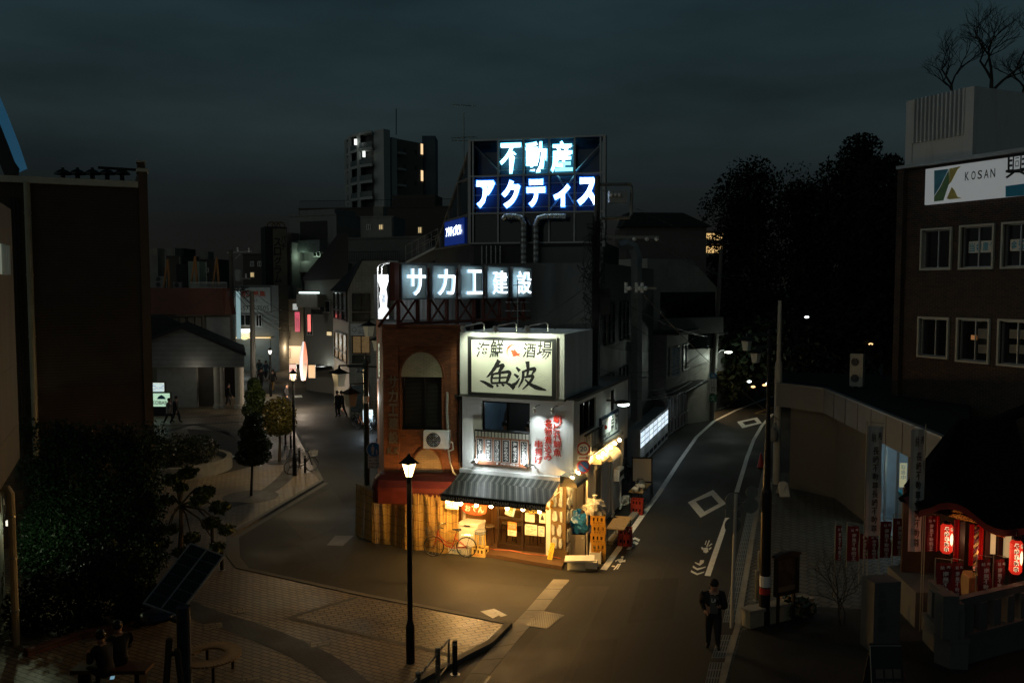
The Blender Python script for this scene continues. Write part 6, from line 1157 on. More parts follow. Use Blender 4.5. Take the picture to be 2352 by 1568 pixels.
# near pale wall at the left edge
FN=Face((-11.4,19.0),(-13.25,23.2));nb=thing('pale_building','pale panelled building at the left picture edge with vines and a drainpipe','building',(-12,20,0));PW=M('pale_panel',(.16,.145,.11),.7,var=.1,dirt=.25,streak=True);mb=MB();zo=FN.sz(25,1085)[1];FN.box(mb,-8,FN.len,zo,10.7,-3,0);part('lower_wall',FN.box(MB(),-8,FN.len-.9,0,zo-.004,-3,-.35),PW,nb);[FN.box(mb,-8,FN.len+.004,z,z+.02,-.5,.008)for z in(5,6.6,8.2)];part('wall',mb,PW,nb)
mb=MB();[FN.box(mb,FN.sz(x,590)[0]-.03,FN.sz(x,590)[0]+.03,FN.sz(8,630)[1],FN.sz(8,562)[1],.01,.08)for x in(2,6,11,15)];part('window_frame',mb,ALU,nb);mb=MB();FN.box(mb,FN.sz(0,590)[0]-.5,FN.sz(15,590)[0],FN.sz(8,630)[1],FN.sz(8,562)[1],.005,.02);part('window',mb,E('dim_window',(.7,.95,.8),.12),nb)
g=G(38,1489);t=thing('drainpipe','beige drainpipe with elbow standing at the left edge beside the hedge','pipe',g);zt_=Y(27,1122,g.y).z;part('pipe',MB().tube([g,V(g.x,g.y,zt_-.1),V(g.x-.05,g.y,zt_),V(g.x-.5,g.y-.1,zt_+.02)],.085,10),M('beige_pipe',(.45,.37,.22),.5,dirt=.2),t);mb=MB();[mb.lathe(V(g.x,g.y,z),[(.1,0),(.1,.05)],10)for z in(.9,2.2,3.2)];part('clamp',mb,MET,t)
mb=MB();rv=random.Random(4)
for k in range(26):
 s,z=rv.uniform(FN.len-4.5,FN.len-.9),rv.uniform(.3,4);P=[FN.at(s,z,-.33)]
 for j in range(7):s+=rv.uniform(-.2,.2);z+=rv.uniform(-.35,.2);P.append(FN.at(s,max(.1,z),-.33))
 mb.tube(P,.007,4)
solo('vine',mb,WOODD,'bare vine stems creeping over the pale wall at the left edge','vine',FN.at(2,.5,-.3),kind='stuff')
lp=FN.at(FN.len-.2,2.3,-.3);t=thing('wall_lamp','small wall lamp behind the drainpipe lighting the hedge edge','lamp',lp);part('lamp_body',MB().box(lp,.1,.1,.14),E('wall_lamp_glow',(1,.95,.75),1.2),t);lamp('wall_lamp_light','POINT',lp+V(.35,.1,.05),24,(.85,1,.62),t,.05)
# blue curved station roof edge, its emission standing in for unseen neon light
mb=MB();P1=[(-60,60),(-20,170),(0,222),(22,275),(45,335),(63,388)];P2=[(-60,160),(-20,240),(0,285),(18,330),(34,372),(45,388)]
for i in range(5):
 a,b,c,d=Y(*P1[i],38),Y(*P1[i+1],38),Y(*P2[i+1],37),Y(*P2[i],37);mb.quad(a,b,c,d);e=V(-2.6,3,.0);mb.quad(a,a+e,b+e,b)
 mb.quad(d,c,c+V(-.5,.5,-1.2),d+V(-.5,.5,-1.2),1)
t=solo('curved_roof',mb,[E('blue_fascia_painted_light',(.05,.28,.55),.13,(.2,.4,.5)),DARK],'curved blue lit roof edge rising at the upper left corner','roof',Y(30,380,38),smooth=True);t.data.materials[0].node_tree.nodes['Principled BSDF'].inputs['Roughness'].default_value=.4
# police box pavilion
FP=fr_(340,561,60);pv=thing('gabled_pavilion','white gabled police box pavilion with black roof and columns','building',FP.at(3,0));SDW=stripes('white_lap_siding',((0,(.16,.165,.16)),(.92,(.2,.205,.2)),(1,(.07,.07,.07))),.32,1,.7,.3)
mb=MB();mb.prism(ppoly(FP,[(340,782),(417,755),(561,817),(561,843),(340,843)]),V(-2.3,7,0));part('gable',mb,SDW,pv)
mb=MB()
for q in([(330,780),(417,748),(417,755),(330,787)],[(417,748),(565,811),(565,818),(417,755)]):mb.prism(ppoly(FP,q,.4),V(-2.6,8,0))
mb.prism(ppoly(fr_(330,565,62),[(330,726),(376,728),(565,812),(417,752),(330,778)]),V(-1.1,3,0));part('roof',mb,DARK,pv)
gz=.1;mb=MB();FP.box(mb,0,FP.sz(437,900)[0],gz,FP.sz(400,843)[1],-3,-1.2,0);FP.box(mb,0,FP.len-2.6,gz,FP.sz(400,843)[1],-6.9,-6.8,1);FP.box(mb,FP.sz(437,900)[0],FP.sz(478,900)[0],gz,FP.sz(400,843)[1],-2.5,-1.6,2);part('wall',mb,[M('dim_cream_wall',(.24,.25,.24),.8),DARK,stripes('brown_shutter',((0,(.03,.025,.02)),(.5,(.07,.06,.05)),(1,(.03,.025,.02))),.1,1,.5,.5)],pv)
for x,r in((493,.22),(505,.16),(545,.3)):p=FP.at(FP.sz(x,940)[0],gz,-.6);part('column',MB().lathe(p,[(r*1.3,0),(r*1.3,.25),(r,.3),(r,FP.sz(400,843)[1]-gz)],16),M('column_paint',(.42,.4,.34),.6),pv)
lamp('porch_light','POINT',FP.at(FP.sz(450,900)[0],2.9,.8),12,(1,.9,.7),pv,.2)
a=fr_(345,391,57);t=thing('lit_sign','green white lit KOBAN sign box in front of the pavilion','sign',a.at(1,.1));r=a.R(345,903,390,933);part('case',a.box(MB(),r[0]-.04,r[1]+.04,.1,r[3]+.04,-.3,-.01),DARK,t);part('panel',a.box(MB(),*r,-.01,.01),E('mint_panel',(.55,.85,.6),.75),t);mb=MB();mb.text(a,'KOBAN',r[0]+.12,r[1]-.1,r[2]+.12,r[2]+.38,.015,off=.03);part('lettering',mb,INKW,t);mb=MB();c=(r[0]+r[1])/2+.1;h=(r[2]+r[3])/2;mb.poly([a.at(c-.3,h+.05,.016),a.at(c+.3,h+.05,.016),a.at(c+.2,h+.22,.016),a.at(c,h+.34,.016),a.at(c-.2,h+.22,.016)]);part('cap_emblem',mb,INKB,t)
r=a.R(345,879,377,899);t=thing('lit_board','small lit notice screen above the green police sign','screen',a.at(.8,r[2]));part('case',a.box(MB(),r[0]-.05,r[1]+.05,r[2]-.05,r[3]+.05,-.25,-.01),BLACK,t);cs=brick('screen_rows',(.5,.75,.8),(.2,.3,.5),(.9,.9,.7),.3,.12,.02);b_=cs.node_tree.nodes['Principled BSDF'];L(cs.node_tree.nodes['Brick Texture'].outputs[0],b_.inputs['Emission Color'],cs.node_tree);b_.inputs['Emission Strength'].default_value=.9;part('screen',a.box(MB(),*r,-.01,.01),cs,t)
# building with red brown fascia behind it
F=fr_(320,530,76);t=thing('red_fascia_building','two storey building with a curved dark red fascia behind the pavilion','building',F.at(3,0));mb=MB();z0,z1x=F.sz(450,722)[1],F.sz(450,661)[1];F.box(mb,0,F.len,0,z0,-1.2,-.3);part('wall',mb,M('dim_tan_wall',(.2,.175,.13),.8),t);mb=MB();n=8
prof=[(F.len-.4,.5),(F.len-.1,.2),(F.len,-.6)];P=[(0,.5)]+prof
for i in range(3):
 a,b=P[i],P[i+1];mb.quad(F.at(a[0]-(0 if i==0 else 0),z0,a[1]),F.at(b[0]+.25*(i>0),z0,b[1]),F.at(b[0]-.2,z1x,b[1]),F.at(a[0]-.2*(i>0),z1x,a[1]))
mb.quad(F.at(0,z1x,.5),F.at(F.len-.6,z1x,.5),F.at(F.len-2.5,z1x,-8),F.at(0,z1x,-8));mb.quad(F.at(0,z0,.5),F.at(F.len,z0,.5),F.at(F.len,z0,-1),F.at(0,z0,-1));part('fascia',mb,M('dark_red_fascia',(.15,.05,.028),.5),t)
for q in((392,728,425,752),(427,728,462,752),(430,760,460,793)):window(F,F.R(*q),t,DARK,GLASSD,.06,o=-.2)
part('pale_panel',F.box(MB(),*F.R(475,728,529,790),-.2,.05),M('dim_white_panel',(.26,.26,.25),.6),t);part('lit_edge',F.box(MB(),F.len+.05,F.len+.35,z0-2.2,z1x-.3,-1.6,-1.3),E('aqua_glow',(.55,.9,.95),.3),t)
railing(F,F.sz(438,655)[0],F.len-.3,z1x,F.sz(450,648)[1],0,t,34,ALU)
for i,(x,y0,y1)in enumerate(((385,595,660),(448,588,655),(498,590,655))):
 tt=thing('timber_strut','orange timber A shaped strut on the red fascia roof, '+('left of three','middle of three','right of three')[i],'strut',F.at(F.sz(x,y1)[0],z1x,-1),'timber struts on the red fascia roof');a,b=F.at(*F.sz(x,y0,-1),-1),F.at(*F.sz(x+5,y1,-1),-1);mb=MB();mb.tube([a,b],.1,6);mb.tube([a,F.at(*F.sz(x-9,y1,-1),-1)],.08,6);part('pole',mb,M('orange_timber',(.38,.17,.05),.6),tt)
for i,q in enumerate(((352,634,378,660),(397,648,416,661))):aircon(F,F.R(*q,-2),-2.4,('twin fan air conditioner at the left of the red fascia roof','low air conditioner beside a timber strut on the red fascia roof')[i],'air conditioners on the red fascia roof',2-i,M('dim_ac_case',(.22,.22,.2),.5),1)
for i,q in enumerate(((432,600,458,634),(405,606,430,650),(340,570,362,612))):p=F.R(*q,-6);solo('roof_shed',F.box(MB(),p[0],p[1],z1x,p[3],-8,-6),(M('green_grey_panel',(.28,.32,.25),.6),DARK,CONC)[i],('pale green panelled rooftop box between timber struts','dark rooftop box beside the pale green box','grey rooftop box at far left of the red fascia roof')[i],'rooftop box',F.at(p[0],z1x,-6))
for i,(x,y,w)in enumerate(((405,583,3),(415,592,2))):
 pass
c=F.at(F.sz(397,585)[0],0,-40);t=thing('lit_tower_block','far apartment block speckled with small amber lit windows','building',c);F9=fr_(388,425,160);part('wall',F9.box(MB(),0,F9.len,0,zz_(570,160),-6,0),DARK,t);rr=random.Random(2);mb=MB()
for j in range(5):
 for i in range(4):z=zz_(576+j*6.5,160);s=F9.len*(.08+.2*i)+rr.uniform(-.1,.1);F9.box(mb,s,s+.28,z-.2,z+.1,.01,.04)if rr.random()<.8 else 0
part('lit_window',mb,E('amber_dots',(1,.68,.3),3.0),t)
# shop with the phone number board
F=fr_(532,640,88);t=thing('phone_board_shop','grey shop with a big tenant wanted board, phone number and painted shutter','building',F.at(2,0));part('wall',F.box(MB(),0,F.len,0,F.sz(580,655)[1],-6,0),M('dim_grey_front',(.17,.18,.17),.8,dirt=.3),t);r=F.R(536,660,622,716);bd=part('board',F.box(MB(),*r,0,.1),M('grey_white_board',(.32,.34,.33),.6),t);mb=MB();mb.text(F,'店舗募集',r[0]+.7,r[1]-.5,r[3]-.95,r[3]-.35,.11,off=.02);part('lettering',mb,M('dull_red_ink',(.4,.06,.03),.6),bd);mb=MB();mb.text(F,'03-5774-7505',r[0]+.15,r[1]-.2,r[2]+.1,r[2]+.62,.11,off=.0);mb.text(F,'No.1',r[0]+1.8,r[0]+2.4,r[2]+1.0,r[2]+1.3,.11);part('lettering',mb,INK,bd)
for q in((548,722,578,748),(588,722,602,750)):window(F,F.R(*q),t,ALU,GLASSD,.06,o=.15)
part('lit_strip',F.box(MB(),*F.R(540,774,622,776),0,.5),E('amber_strip',(1,.6,.15),.9),t);sh=part('shutter',F.box(MB(),*F.R(540,780,622,852),0,.06),stripes('aqua_shutter',((0,(.06,.07,.065)),(.5,(.13,.15,.14)),(1,(.06,.07,.065))),.2,1,.5,.5),t);mb=MB();rs=random.Random(6);R_=F.R(543,790,618,840)
for k in range(16):mb.ball(F.at(rs.uniform(R_[0],R_[1]),rs.uniform(R_[2],R_[3]),.06),rs.uniform(.12,.4),8,0,(1,.05,.7),.5,k)
part('mural',mb,M('faded_mural',(.12,.13,.11),.7,var=.6,scale=1),sh)
part('round_sign',MB().lathe(F.at(F.sz(565,768)[0],F.sz(565,768)[1],.4),[(.52,0),(.52,.1)],20,ax=F.n),E('yellow_disc',(.85,.65,.12),.55),t);mb=MB()
for x in(560,571):s,z=F.sz(x,760,.5);F.box(mb,s-.3,s+.3,z-.12,z+.2,.5,.6)
part('flood_panel',mb,E('flood_white',(.92,.95,1),1.6),t);lamp('shop_flood','POINT',F.at(F.sz(575,740)[0],3,3),190,(.85,.95,.9),t,.3)
# pachinko slot tower sign and flanking buildings
F=fr_(612,662,96,97);t=thing('slot_sign_tower','tall unlit slot parlour sign tower with vertical katakana and round crest','sign tower',F.at(1,0));zt_,zb_=zz_(520,96),zz_(655,96);part('tower',F.box(MB(),0,F.len,0,zt_,-3,-.05),DARK,t);part('panel',F.box(MB(),F.len*.35,F.len*.98,zb_,zt_-.2,-.05,.05),M('aged_tan_panel',(.20,.165,.12),.6,dirt=.4),t);mb=MB();mb.vtext(F,'スログラム',F.len*.55,zb_+.2,zt_-1.2,.85,.06,off=.02);mb.vtext(F,'パチ',F.len*.83,zt_-2.6,zt_-.9,.6,.06,off=.02);part('lettering',mb,INK,t);mb=MB();[mb.ring(F.at(F.len*(.3+.22*k),zt_+.1,-.3),.42,F.n,.08,18,6)for k in range(3)];part('crest',mb,M('dull_gold',(.2,.13,.06),.6),t)
def simple_block(name,label,F,top,depth,mat,wins=(),mw=GLASSD,extra=None,base=0):
 t=thing(name,label,'building',F.at(F.len/2,0));mb=MB();F.box(mb,0,F.len,base,top,-depth,0);F.box(mb,-.05,F.len+.05,top,top+.15,-depth,.08);part('wall',mb,mat,t)
 for q in wins:window(F,F.R(*q[:4]),t,ALU if len(q)<5 else q[4],mw if len(q)<6 else q[5],.07,o=.14)
 return t
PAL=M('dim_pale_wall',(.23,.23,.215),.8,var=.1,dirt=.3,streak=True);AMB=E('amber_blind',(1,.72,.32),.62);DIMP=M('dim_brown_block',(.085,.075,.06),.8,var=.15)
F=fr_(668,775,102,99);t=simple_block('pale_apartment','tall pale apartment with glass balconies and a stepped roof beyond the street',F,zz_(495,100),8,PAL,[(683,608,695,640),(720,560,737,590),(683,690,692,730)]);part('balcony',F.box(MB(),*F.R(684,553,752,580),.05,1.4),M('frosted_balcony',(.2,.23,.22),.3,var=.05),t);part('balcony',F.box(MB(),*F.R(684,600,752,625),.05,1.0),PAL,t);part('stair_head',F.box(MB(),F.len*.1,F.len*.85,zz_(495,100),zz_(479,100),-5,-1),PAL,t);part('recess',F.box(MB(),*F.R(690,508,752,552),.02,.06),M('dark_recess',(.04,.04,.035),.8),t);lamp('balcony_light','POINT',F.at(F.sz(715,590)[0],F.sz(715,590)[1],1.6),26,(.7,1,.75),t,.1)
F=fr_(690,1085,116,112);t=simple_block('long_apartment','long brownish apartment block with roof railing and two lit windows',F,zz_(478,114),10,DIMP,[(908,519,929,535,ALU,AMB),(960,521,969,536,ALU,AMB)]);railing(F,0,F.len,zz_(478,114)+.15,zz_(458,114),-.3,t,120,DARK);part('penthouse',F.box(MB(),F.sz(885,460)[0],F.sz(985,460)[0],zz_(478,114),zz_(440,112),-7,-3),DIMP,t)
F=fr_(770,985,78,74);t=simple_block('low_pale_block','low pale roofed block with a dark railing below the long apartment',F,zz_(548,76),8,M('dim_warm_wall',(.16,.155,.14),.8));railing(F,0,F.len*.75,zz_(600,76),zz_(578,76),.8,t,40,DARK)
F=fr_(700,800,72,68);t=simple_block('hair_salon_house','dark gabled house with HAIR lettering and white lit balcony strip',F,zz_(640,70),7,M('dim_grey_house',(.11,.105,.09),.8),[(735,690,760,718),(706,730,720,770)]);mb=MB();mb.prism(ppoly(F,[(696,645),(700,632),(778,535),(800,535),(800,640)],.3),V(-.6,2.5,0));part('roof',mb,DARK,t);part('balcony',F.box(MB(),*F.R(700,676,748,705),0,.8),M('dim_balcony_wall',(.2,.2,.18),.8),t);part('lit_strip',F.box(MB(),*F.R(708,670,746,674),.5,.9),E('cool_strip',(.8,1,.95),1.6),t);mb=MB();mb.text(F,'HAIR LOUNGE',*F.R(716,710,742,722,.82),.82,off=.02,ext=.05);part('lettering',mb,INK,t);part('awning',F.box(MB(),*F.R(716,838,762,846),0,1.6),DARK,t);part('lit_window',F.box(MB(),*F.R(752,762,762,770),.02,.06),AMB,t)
bladesign(677,716,689,762,74,'red_lit_sign','narrow red lit vertical sign with white 歯科 above the street',E('red_panel',(.75,.03,.1),.8),[('v','歯科',.12,.88,.15,.72,INKW)],.3);bladesign(706,722,714,762,69,'red_lit_sign','slim red glowing blade sign on the salon front',E('red_glow',(1,.12,.1),1.2),[],.2);bladesign(672,697,684,712,75,'white_blade_sign','small square white sign high above the street',E('white_dim',(.9,.95,.9),.35),[],.2)
a,b=Y(690,870,62),Y(706,870,62.3);F=Face((a.x,a.y),(b.x,b.y));t=thing('fin_sign','tall curved orange and white lit fin sign standing at the shop front','sign',F.at(.2,0));z0,z1x=zz_(874,62),zz_(785,62);mb=MB();P=[F.at(F.len*(.75+.32*math.sin(math.pi*k/10)),z0+(z1x-z0)*k/10)for k in range(11)];Q=[F.at(F.len*(.35-.1*math.sin(math.pi*k/10)+.3*k/10),z0+(z1x-z0)*k/10)for k in range(10,-1,-1)];mb.prism(P+Q,-F.n*.25);part('fin',mb,E('orange_fin',(.95,.16,.03),.75),t);mb=MB();Q2=[F.at(F.len*(.25-.35*math.sin(math.pi*k/10)+.3*k/10),z0+(z1x-z0)*k/10,-.05)for k in range(11)];mb.prism(Q2+[F.at(F.len*(.34-.1*math.sin(math.pi*k/10)+.3*k/10),z0+(z1x-z0)*k/10,-.05)for k in range(10,-1,-1)],-F.n*.15);part('fin_edge',mb,E('white_fin',(.9,.93,.95),.7),t);mb=MB();mb.vtext(F,'酒場',F.len*.7,z0+1,z1x-1.2,.3,.01,off=.03);part('lettering',mb,INKW,t);lamp('fin_light','POINT',F.at(-.6,1.5,1.2),260,(1,.8,.6),t,.3)
bladesign(640,719,646,729,92,'white_blade_sign','tiny bright white sign far down the left street',E('white_tiny',(.95,1,.95),1.4),[]);bladesign(641,736,645,749,90,'blue_blade_sign','tiny blue lit sign far down the left street',E('blue_tiny',(.1,.45,.9),.9),[]);bladesign(664,836,680,872,64,'lit_a_board','lit pink white pavement board before the fin sign',E('pinkish_board',(.95,.5,.4),.7),[('t','営業中',.15,.85,.6,.75,INKR)],.3);bladesign(708,838,724,868,66,'lit_shop_window','warm lit shop window strip under the salon awning',E('warm_window',(1,.55,.22),.8),[],.3)
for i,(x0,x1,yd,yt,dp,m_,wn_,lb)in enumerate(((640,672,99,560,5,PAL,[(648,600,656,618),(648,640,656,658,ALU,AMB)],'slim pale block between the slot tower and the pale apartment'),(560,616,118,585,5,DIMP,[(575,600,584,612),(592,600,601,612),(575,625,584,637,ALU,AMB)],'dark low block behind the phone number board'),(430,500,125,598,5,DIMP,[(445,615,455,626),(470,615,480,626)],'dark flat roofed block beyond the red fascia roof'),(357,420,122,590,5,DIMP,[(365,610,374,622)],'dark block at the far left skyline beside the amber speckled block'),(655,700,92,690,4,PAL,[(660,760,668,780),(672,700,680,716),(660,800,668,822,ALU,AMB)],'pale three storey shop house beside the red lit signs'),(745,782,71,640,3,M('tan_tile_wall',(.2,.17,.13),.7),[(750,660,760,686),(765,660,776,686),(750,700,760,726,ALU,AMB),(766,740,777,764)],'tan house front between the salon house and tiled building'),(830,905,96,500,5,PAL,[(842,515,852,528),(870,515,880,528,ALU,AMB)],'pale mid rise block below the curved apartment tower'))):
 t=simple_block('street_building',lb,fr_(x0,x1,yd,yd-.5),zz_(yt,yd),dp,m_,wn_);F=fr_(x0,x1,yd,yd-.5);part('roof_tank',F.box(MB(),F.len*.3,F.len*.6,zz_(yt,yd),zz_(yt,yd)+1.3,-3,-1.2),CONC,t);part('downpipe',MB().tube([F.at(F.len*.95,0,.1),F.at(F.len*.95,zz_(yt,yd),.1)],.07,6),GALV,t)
 if i in(4,5):part('shop_glow',F.box(MB(),F.len*.1,F.len*.9,.4,2.3,.02,.06),E('shop_glow_%d'%i,((1,.6,.3),(.9,.95,.85))[i-4],.5),t);lamp('shop_light','POINT',F.at(F.len*.5,2.2,1.6),120,((1,.7,.4),(.9,.97,.9))[i-4],t,.3)
# tiled corner building of the left street
F=fr_(800,890,57);FLt=Face((Y(766,800,64).x,64),(F.p.x,F.p.y));t=thing('tiled_corner_building','beige mosaic tiled corner building with a black mansard and sign ふじな','building',F.at(1,0));zt_=zz_(606,57);zm=zz_(668,57);mb=MB();F.box(mb,0,F.len,0,zm,-6,0);FLt.box(mb,0,FLt.len,0,zm,-5,0);mb.prism([F.at(-.1,zm,.05),F.at(F.len,zm,.05),F.at(F.len,zt_+.2,-.05),F.at(.95,zt_+.2,-.05)],F.n*-5);part('wall',mb,TILEW,t)
mb=MB();mb.prism([FLt.at(-.1,zm-.03,.2),FLt.at(FLt.len+.2,zm-.03,.2),F.at(.95,zt_+.3,-.2),FLt.at(FLt.len*.2,zt_+.2,-1.5)],V(.3,1,-.1));part('roof',mb,DARK,t)
WRM=M('warm_curtain_glass',(.3,.2,.1),.3,var=.5,scale=2,emit=(1,.62,.25),es=.07)
for q,m in(((809,674,851,715),GLASSG),((809,718,851,738),GLASSG),((809,770,851,812),WRM),((809,815,851,834),GLASSG)):window(F,F.R(*q),t,BLACK,m,.06,o=.15,mull=(.5,)if q[3]-q[1]>25 else())
for q,m in(((768,670,798,735),GLASSD),((770,764,798,828),WRM)):window(FLt,FLt.R(*q),t,BLACK,m,.08,o=.15,mull=(.33,.66),trans=(.35,))
r=F.R(806,743,854,770);bd=thing('shop_signboard','white signboard ふじな with a little round face emblem on the tiled corner','signboard',F.at(r[0],r[2],.1));part('board',F.box(MB(),*r,.02,.12),M('white_fujina_board',(.62,.64,.62),.5),bd);mb=MB();mb.text(F,'ふじな',r[0]+.5,r[1]-.15,r[2]+.1,r[2]+.38,.13,off=.01);mb.text(F,'おばん菜スタンド',r[0]+.45,r[1]-.1,r[3]-.25,r[3]-.1,.13);mb.ring(F.at(r[0]+.24,(r[2]+r[3])/2,.13),.14,F.n,.012,14,4);part('lettering',mb,INK,bd)
mb=MB();[mb.ball(F.at(*F.sz(x,851,.15),.15),.13,8,0,(.8,.8,1.2))for x in(821,831)];part('vent_hood',mb,STEEL,t);F.box(mb:=MB(),-.1,F.len,F.sz(840,843)[1],F.sz(840,840)[1],0,.12);part('cornice',mb,DARK,t);part('shopfront',F.box(MB(),*F.R(806,880,850,945),.02,.1),M('teal_shopfront',(.08,.11,.11),.4),t)
# street furniture of the left street
lamppost(G(622,913),3.9,'distant lit lantern street lamp between the walkers',380,(1,.93,.78),.07,2.2);lamppost(G(677,1097),4.95,'lit lantern street lamp standing by the round clipped tree',480,(1,.72,.36),.06,2.5)
g=G(843,1113);t=thing('lantern_post','dark green post with two hanging unlit lanterns, blue pedestrian disc and plate','street lamp',g);yd=g.y;mb=MB();mb.tube([g,V(g.x,yd,zz_(835,yd))],.12,10);mb.lathe(V(g.x,yd,zz_(835,yd)),[(.14,0),(.1,.1),(.04,.2),(.05,.28),(0.01,.5)],10);part('post',mb,DGREEN,t)
part('notice_band',MB().lathe(V(g.x,yd,zz_(925,yd)),[(.13,0),(.13,.3)],10),PAPER,t)
def hanging_lantern(parent,px,py,yd,w,m_on,arm_to=None):
 c=Y(px,py,yd);k=part('lantern',MB().lathe(c-V(0,0,w*.75),[(w*.34,0),(w*.5,w*.9)],4),m_on,parent);cp=MB();cp.lathe(c+V(0,0,w*.15),[(w*.78,0),(w*.62,.05),(w*.12,w*.32),(w*.05,w*.55)],4);part('cap',cp,BLACK,k)
 if arm_to is not None:mb=MB();top=c+V(0,0,w*.7);mb.tube([V(arm_to.x,arm_to.y,top.z),top,c+V(0,0,w*.4)],.04,6);part('arm',mb,DGREEN,parent)
UNL=M('unlit_lantern_glass',(.75,.75,.62),.35,var=.05);hanging_lantern(t,779,862,yd,.62,UNL,V(g.x,yd,0));hanging_lantern(t,805,908,yd-1,.62,UNL,V(g.x,yd,0))
FB2=Face((g.x-.6,yd-.16),(g.x+.8,yd-.15));s,z=FB2.sz(859,1032);dp=part('sign_disc',disc(FB2,s,z,.33,0,0),WHITE,t);part('sign_face',disc(FB2,s,z,.3,.006,0),M('pedestrian_blue',(.03,.22,.55),.4,var=0),dp);mb=MB()
for x,k in((-.05,1),(.12,.55)):b0=z-.22;FB2.box(mb,s+x-.035*k,s+x+.035*k,b0+.17*k,b0+.36*k,.02,.024);[FB2.box(mb,s+x+dx*k-.014*k,s+x+dx*k+.014*k,b0,b0+.17*k,.02,.024)for dx in(-.025,.025)];mb.lathe(FB2.at(s+x,b0+.41*k,.02),[(.035*k,0),(.035*k,.004)],10,ax=FB2.n);[FB2.box(mb,s+x+dx*k-.01*k,s+x+dx*k+.01*k,b0+.16*k,b0+.34*k,.02,.024)for dx in(-.06,.06)]
part('figures',mb,INKW,dp);r=FB2.R(845,1045,873,1075);pl=part('time_plate',FB2.box(MB(),*r,0,.015),WHITE,t);mb=MB();h=(r[3]-r[2])/4
for k,tx in enumerate(('自転車を除く','16 - 19','土日曜休日を除く','7:30 - 9')):mb.text(FB2,tx,r[0]+.04,r[1]-.04-.08*(k%2),r[3]-h*(k+.82),r[3]-h*(k+.22),.018,off=.01)
part('lettering',mb,INK,pl)
for i,(x,y)in enumerate(((847,752),(868,785))):
 t=thing('wall_lantern',('unlit bracket lantern below the ふじな board','unlit bracket lantern close to the brick office edge')[i],'lantern',Y(x,y,46),'unlit bracket lanterns on the left street');hanging_lantern(t,x,y,46,.62,UNL,Y(x+14,y,46))
for i,(px,py,top,tilt,lb)in enumerate(((536,872,574,0,'utility pole with transformer and crossarms at the left street mouth'),(583,908,668,0,'plain utility pole in front of the phone number board'))):
 g=G(px,py);yd=g.y;t=thing('utility_pole',lb,'utility pole',g);part('pole',MB().tube([g,V(g.x,yd,zz_(top,yd))],[.24,.17],10),M('brown_pole_%d'%i,(.10,.09,.075),.8),t)
 if i==0:
  mb=MB();mb.obox(Y(520,582,yd),Y(578,579,yd)-Y(520,582,yd),V(0,.1,0),V(0,0,.14));mb.tube([Y(537,598,yd),Y(552,583,yd)],.04,5);mb.obox(Y(540,641,yd),V(1.4,0,0),V(0,.1,0),V(0,0,.1));part('crossarm',mb,GALV,t);part('transformer',MB().lathe(Y(548,645,yd),[(.3,0),(.34,.1),(.34,.95),(.28,1.05)],14),M('pole_transformer',(.25,.27,.26),.5),t);[part('insulator',MB().lathe(Y(x,y,yd),[(.07,0),(.1,.1),(.06,.2),(.1,.3),(.05,.4)],8),WHITE,t)for x,y in((546,578),(565,638),(572,579))]
  mb=MB();rc2=random.Random(1)
  for k in range(16):x0,y0=540+rc2.uniform(0,34),655+rc2.uniform(0,20);mb.tube([Y(x0+rc2.uniform(-14,14),y0+rc2.uniform(-9,14),yd)for _ in range(6)],.025,4)
  part('cable_tangle',mb,RUBBER,t)
for p,q,s,lb in((Y(545,660,75),Y(640,745,80),.5,'cable from the transformer pole along the left street, upper'),(Y(545,668,75),Y(660,760,85),.8,'cable from the transformer pole along the left street, lower'),(Y(503,661,74),Y(383,735,62),.2,'stay cable from the red fascia roof down to the pavilion'),(Y(586,672,70),Y(672,715,74),.4,'cable from the plain pole over the street')):solo('overhead_wire',wire(p,q,s,.02),CABLEM,lb,'cable',p,'overhead cables of the left street')
BLB=dict(r=.055,h=.75)
def bollard(g,h,label,group,mat=BLACK,r=.055):
 t=thing('bollard',label,'bollard',g,group);g=Vector(g);part('post',MB().lathe(g,[(r,0),(r,h-.03),(r*.8,h)],12),mat,t);part('cap',MB().lathe(g+V(0,0,h-.1),[(r*1.04,0),(r*1.04,.06)],12),MET,t);part('base_plate',MB().lathe(g,[(r*2,0),(r*2,.02)],12),MET,t);return t
for i,(x,y)in enumerate(((656,1022),(668,1030),(688,1066),(701,1086),(488,1252),(510,1309))):bollard(G(x,y,.1),.8,'black bollard '+('behind the round clipped tree trunk','right of the round clipped tree trunk','behind the plaza bicycle','in front of the plaza bicycle','beside the pollarded young tree at the kerb','at the kerb corner above the solar panel')[i],'black bollards along the plaza kerb')
b_=bicycle('bicycle with a big white basket leaning at the plaza bollards',BLACK,M('white_basket',(.6,.58,.5),.6));stand(b_,(672,1088),(712,1082),.1)
for i,(pr,pf,m,lb)in enumerate((((834,983),(808,975),BLACK,'black bicycle farthest left in the street cluster'),((850,990),(822,985),M('orange_frame',(.4,.1,.03),.4),'orange framed bicycle in the middle of the street cluster'),((868,985),(842,995),BLACK,'dark bicycle nearest the lantern post in the street cluster'),((880,1050),(862,1030),BLACK,'bicycle half hidden beside the brick office edge'),((752-20,893),(700,890),RED,'bicycle parked before the orange fin sign'))):stand(bicycle(lb,m,False,'bicycles along the left street',i>2),pr,pf)
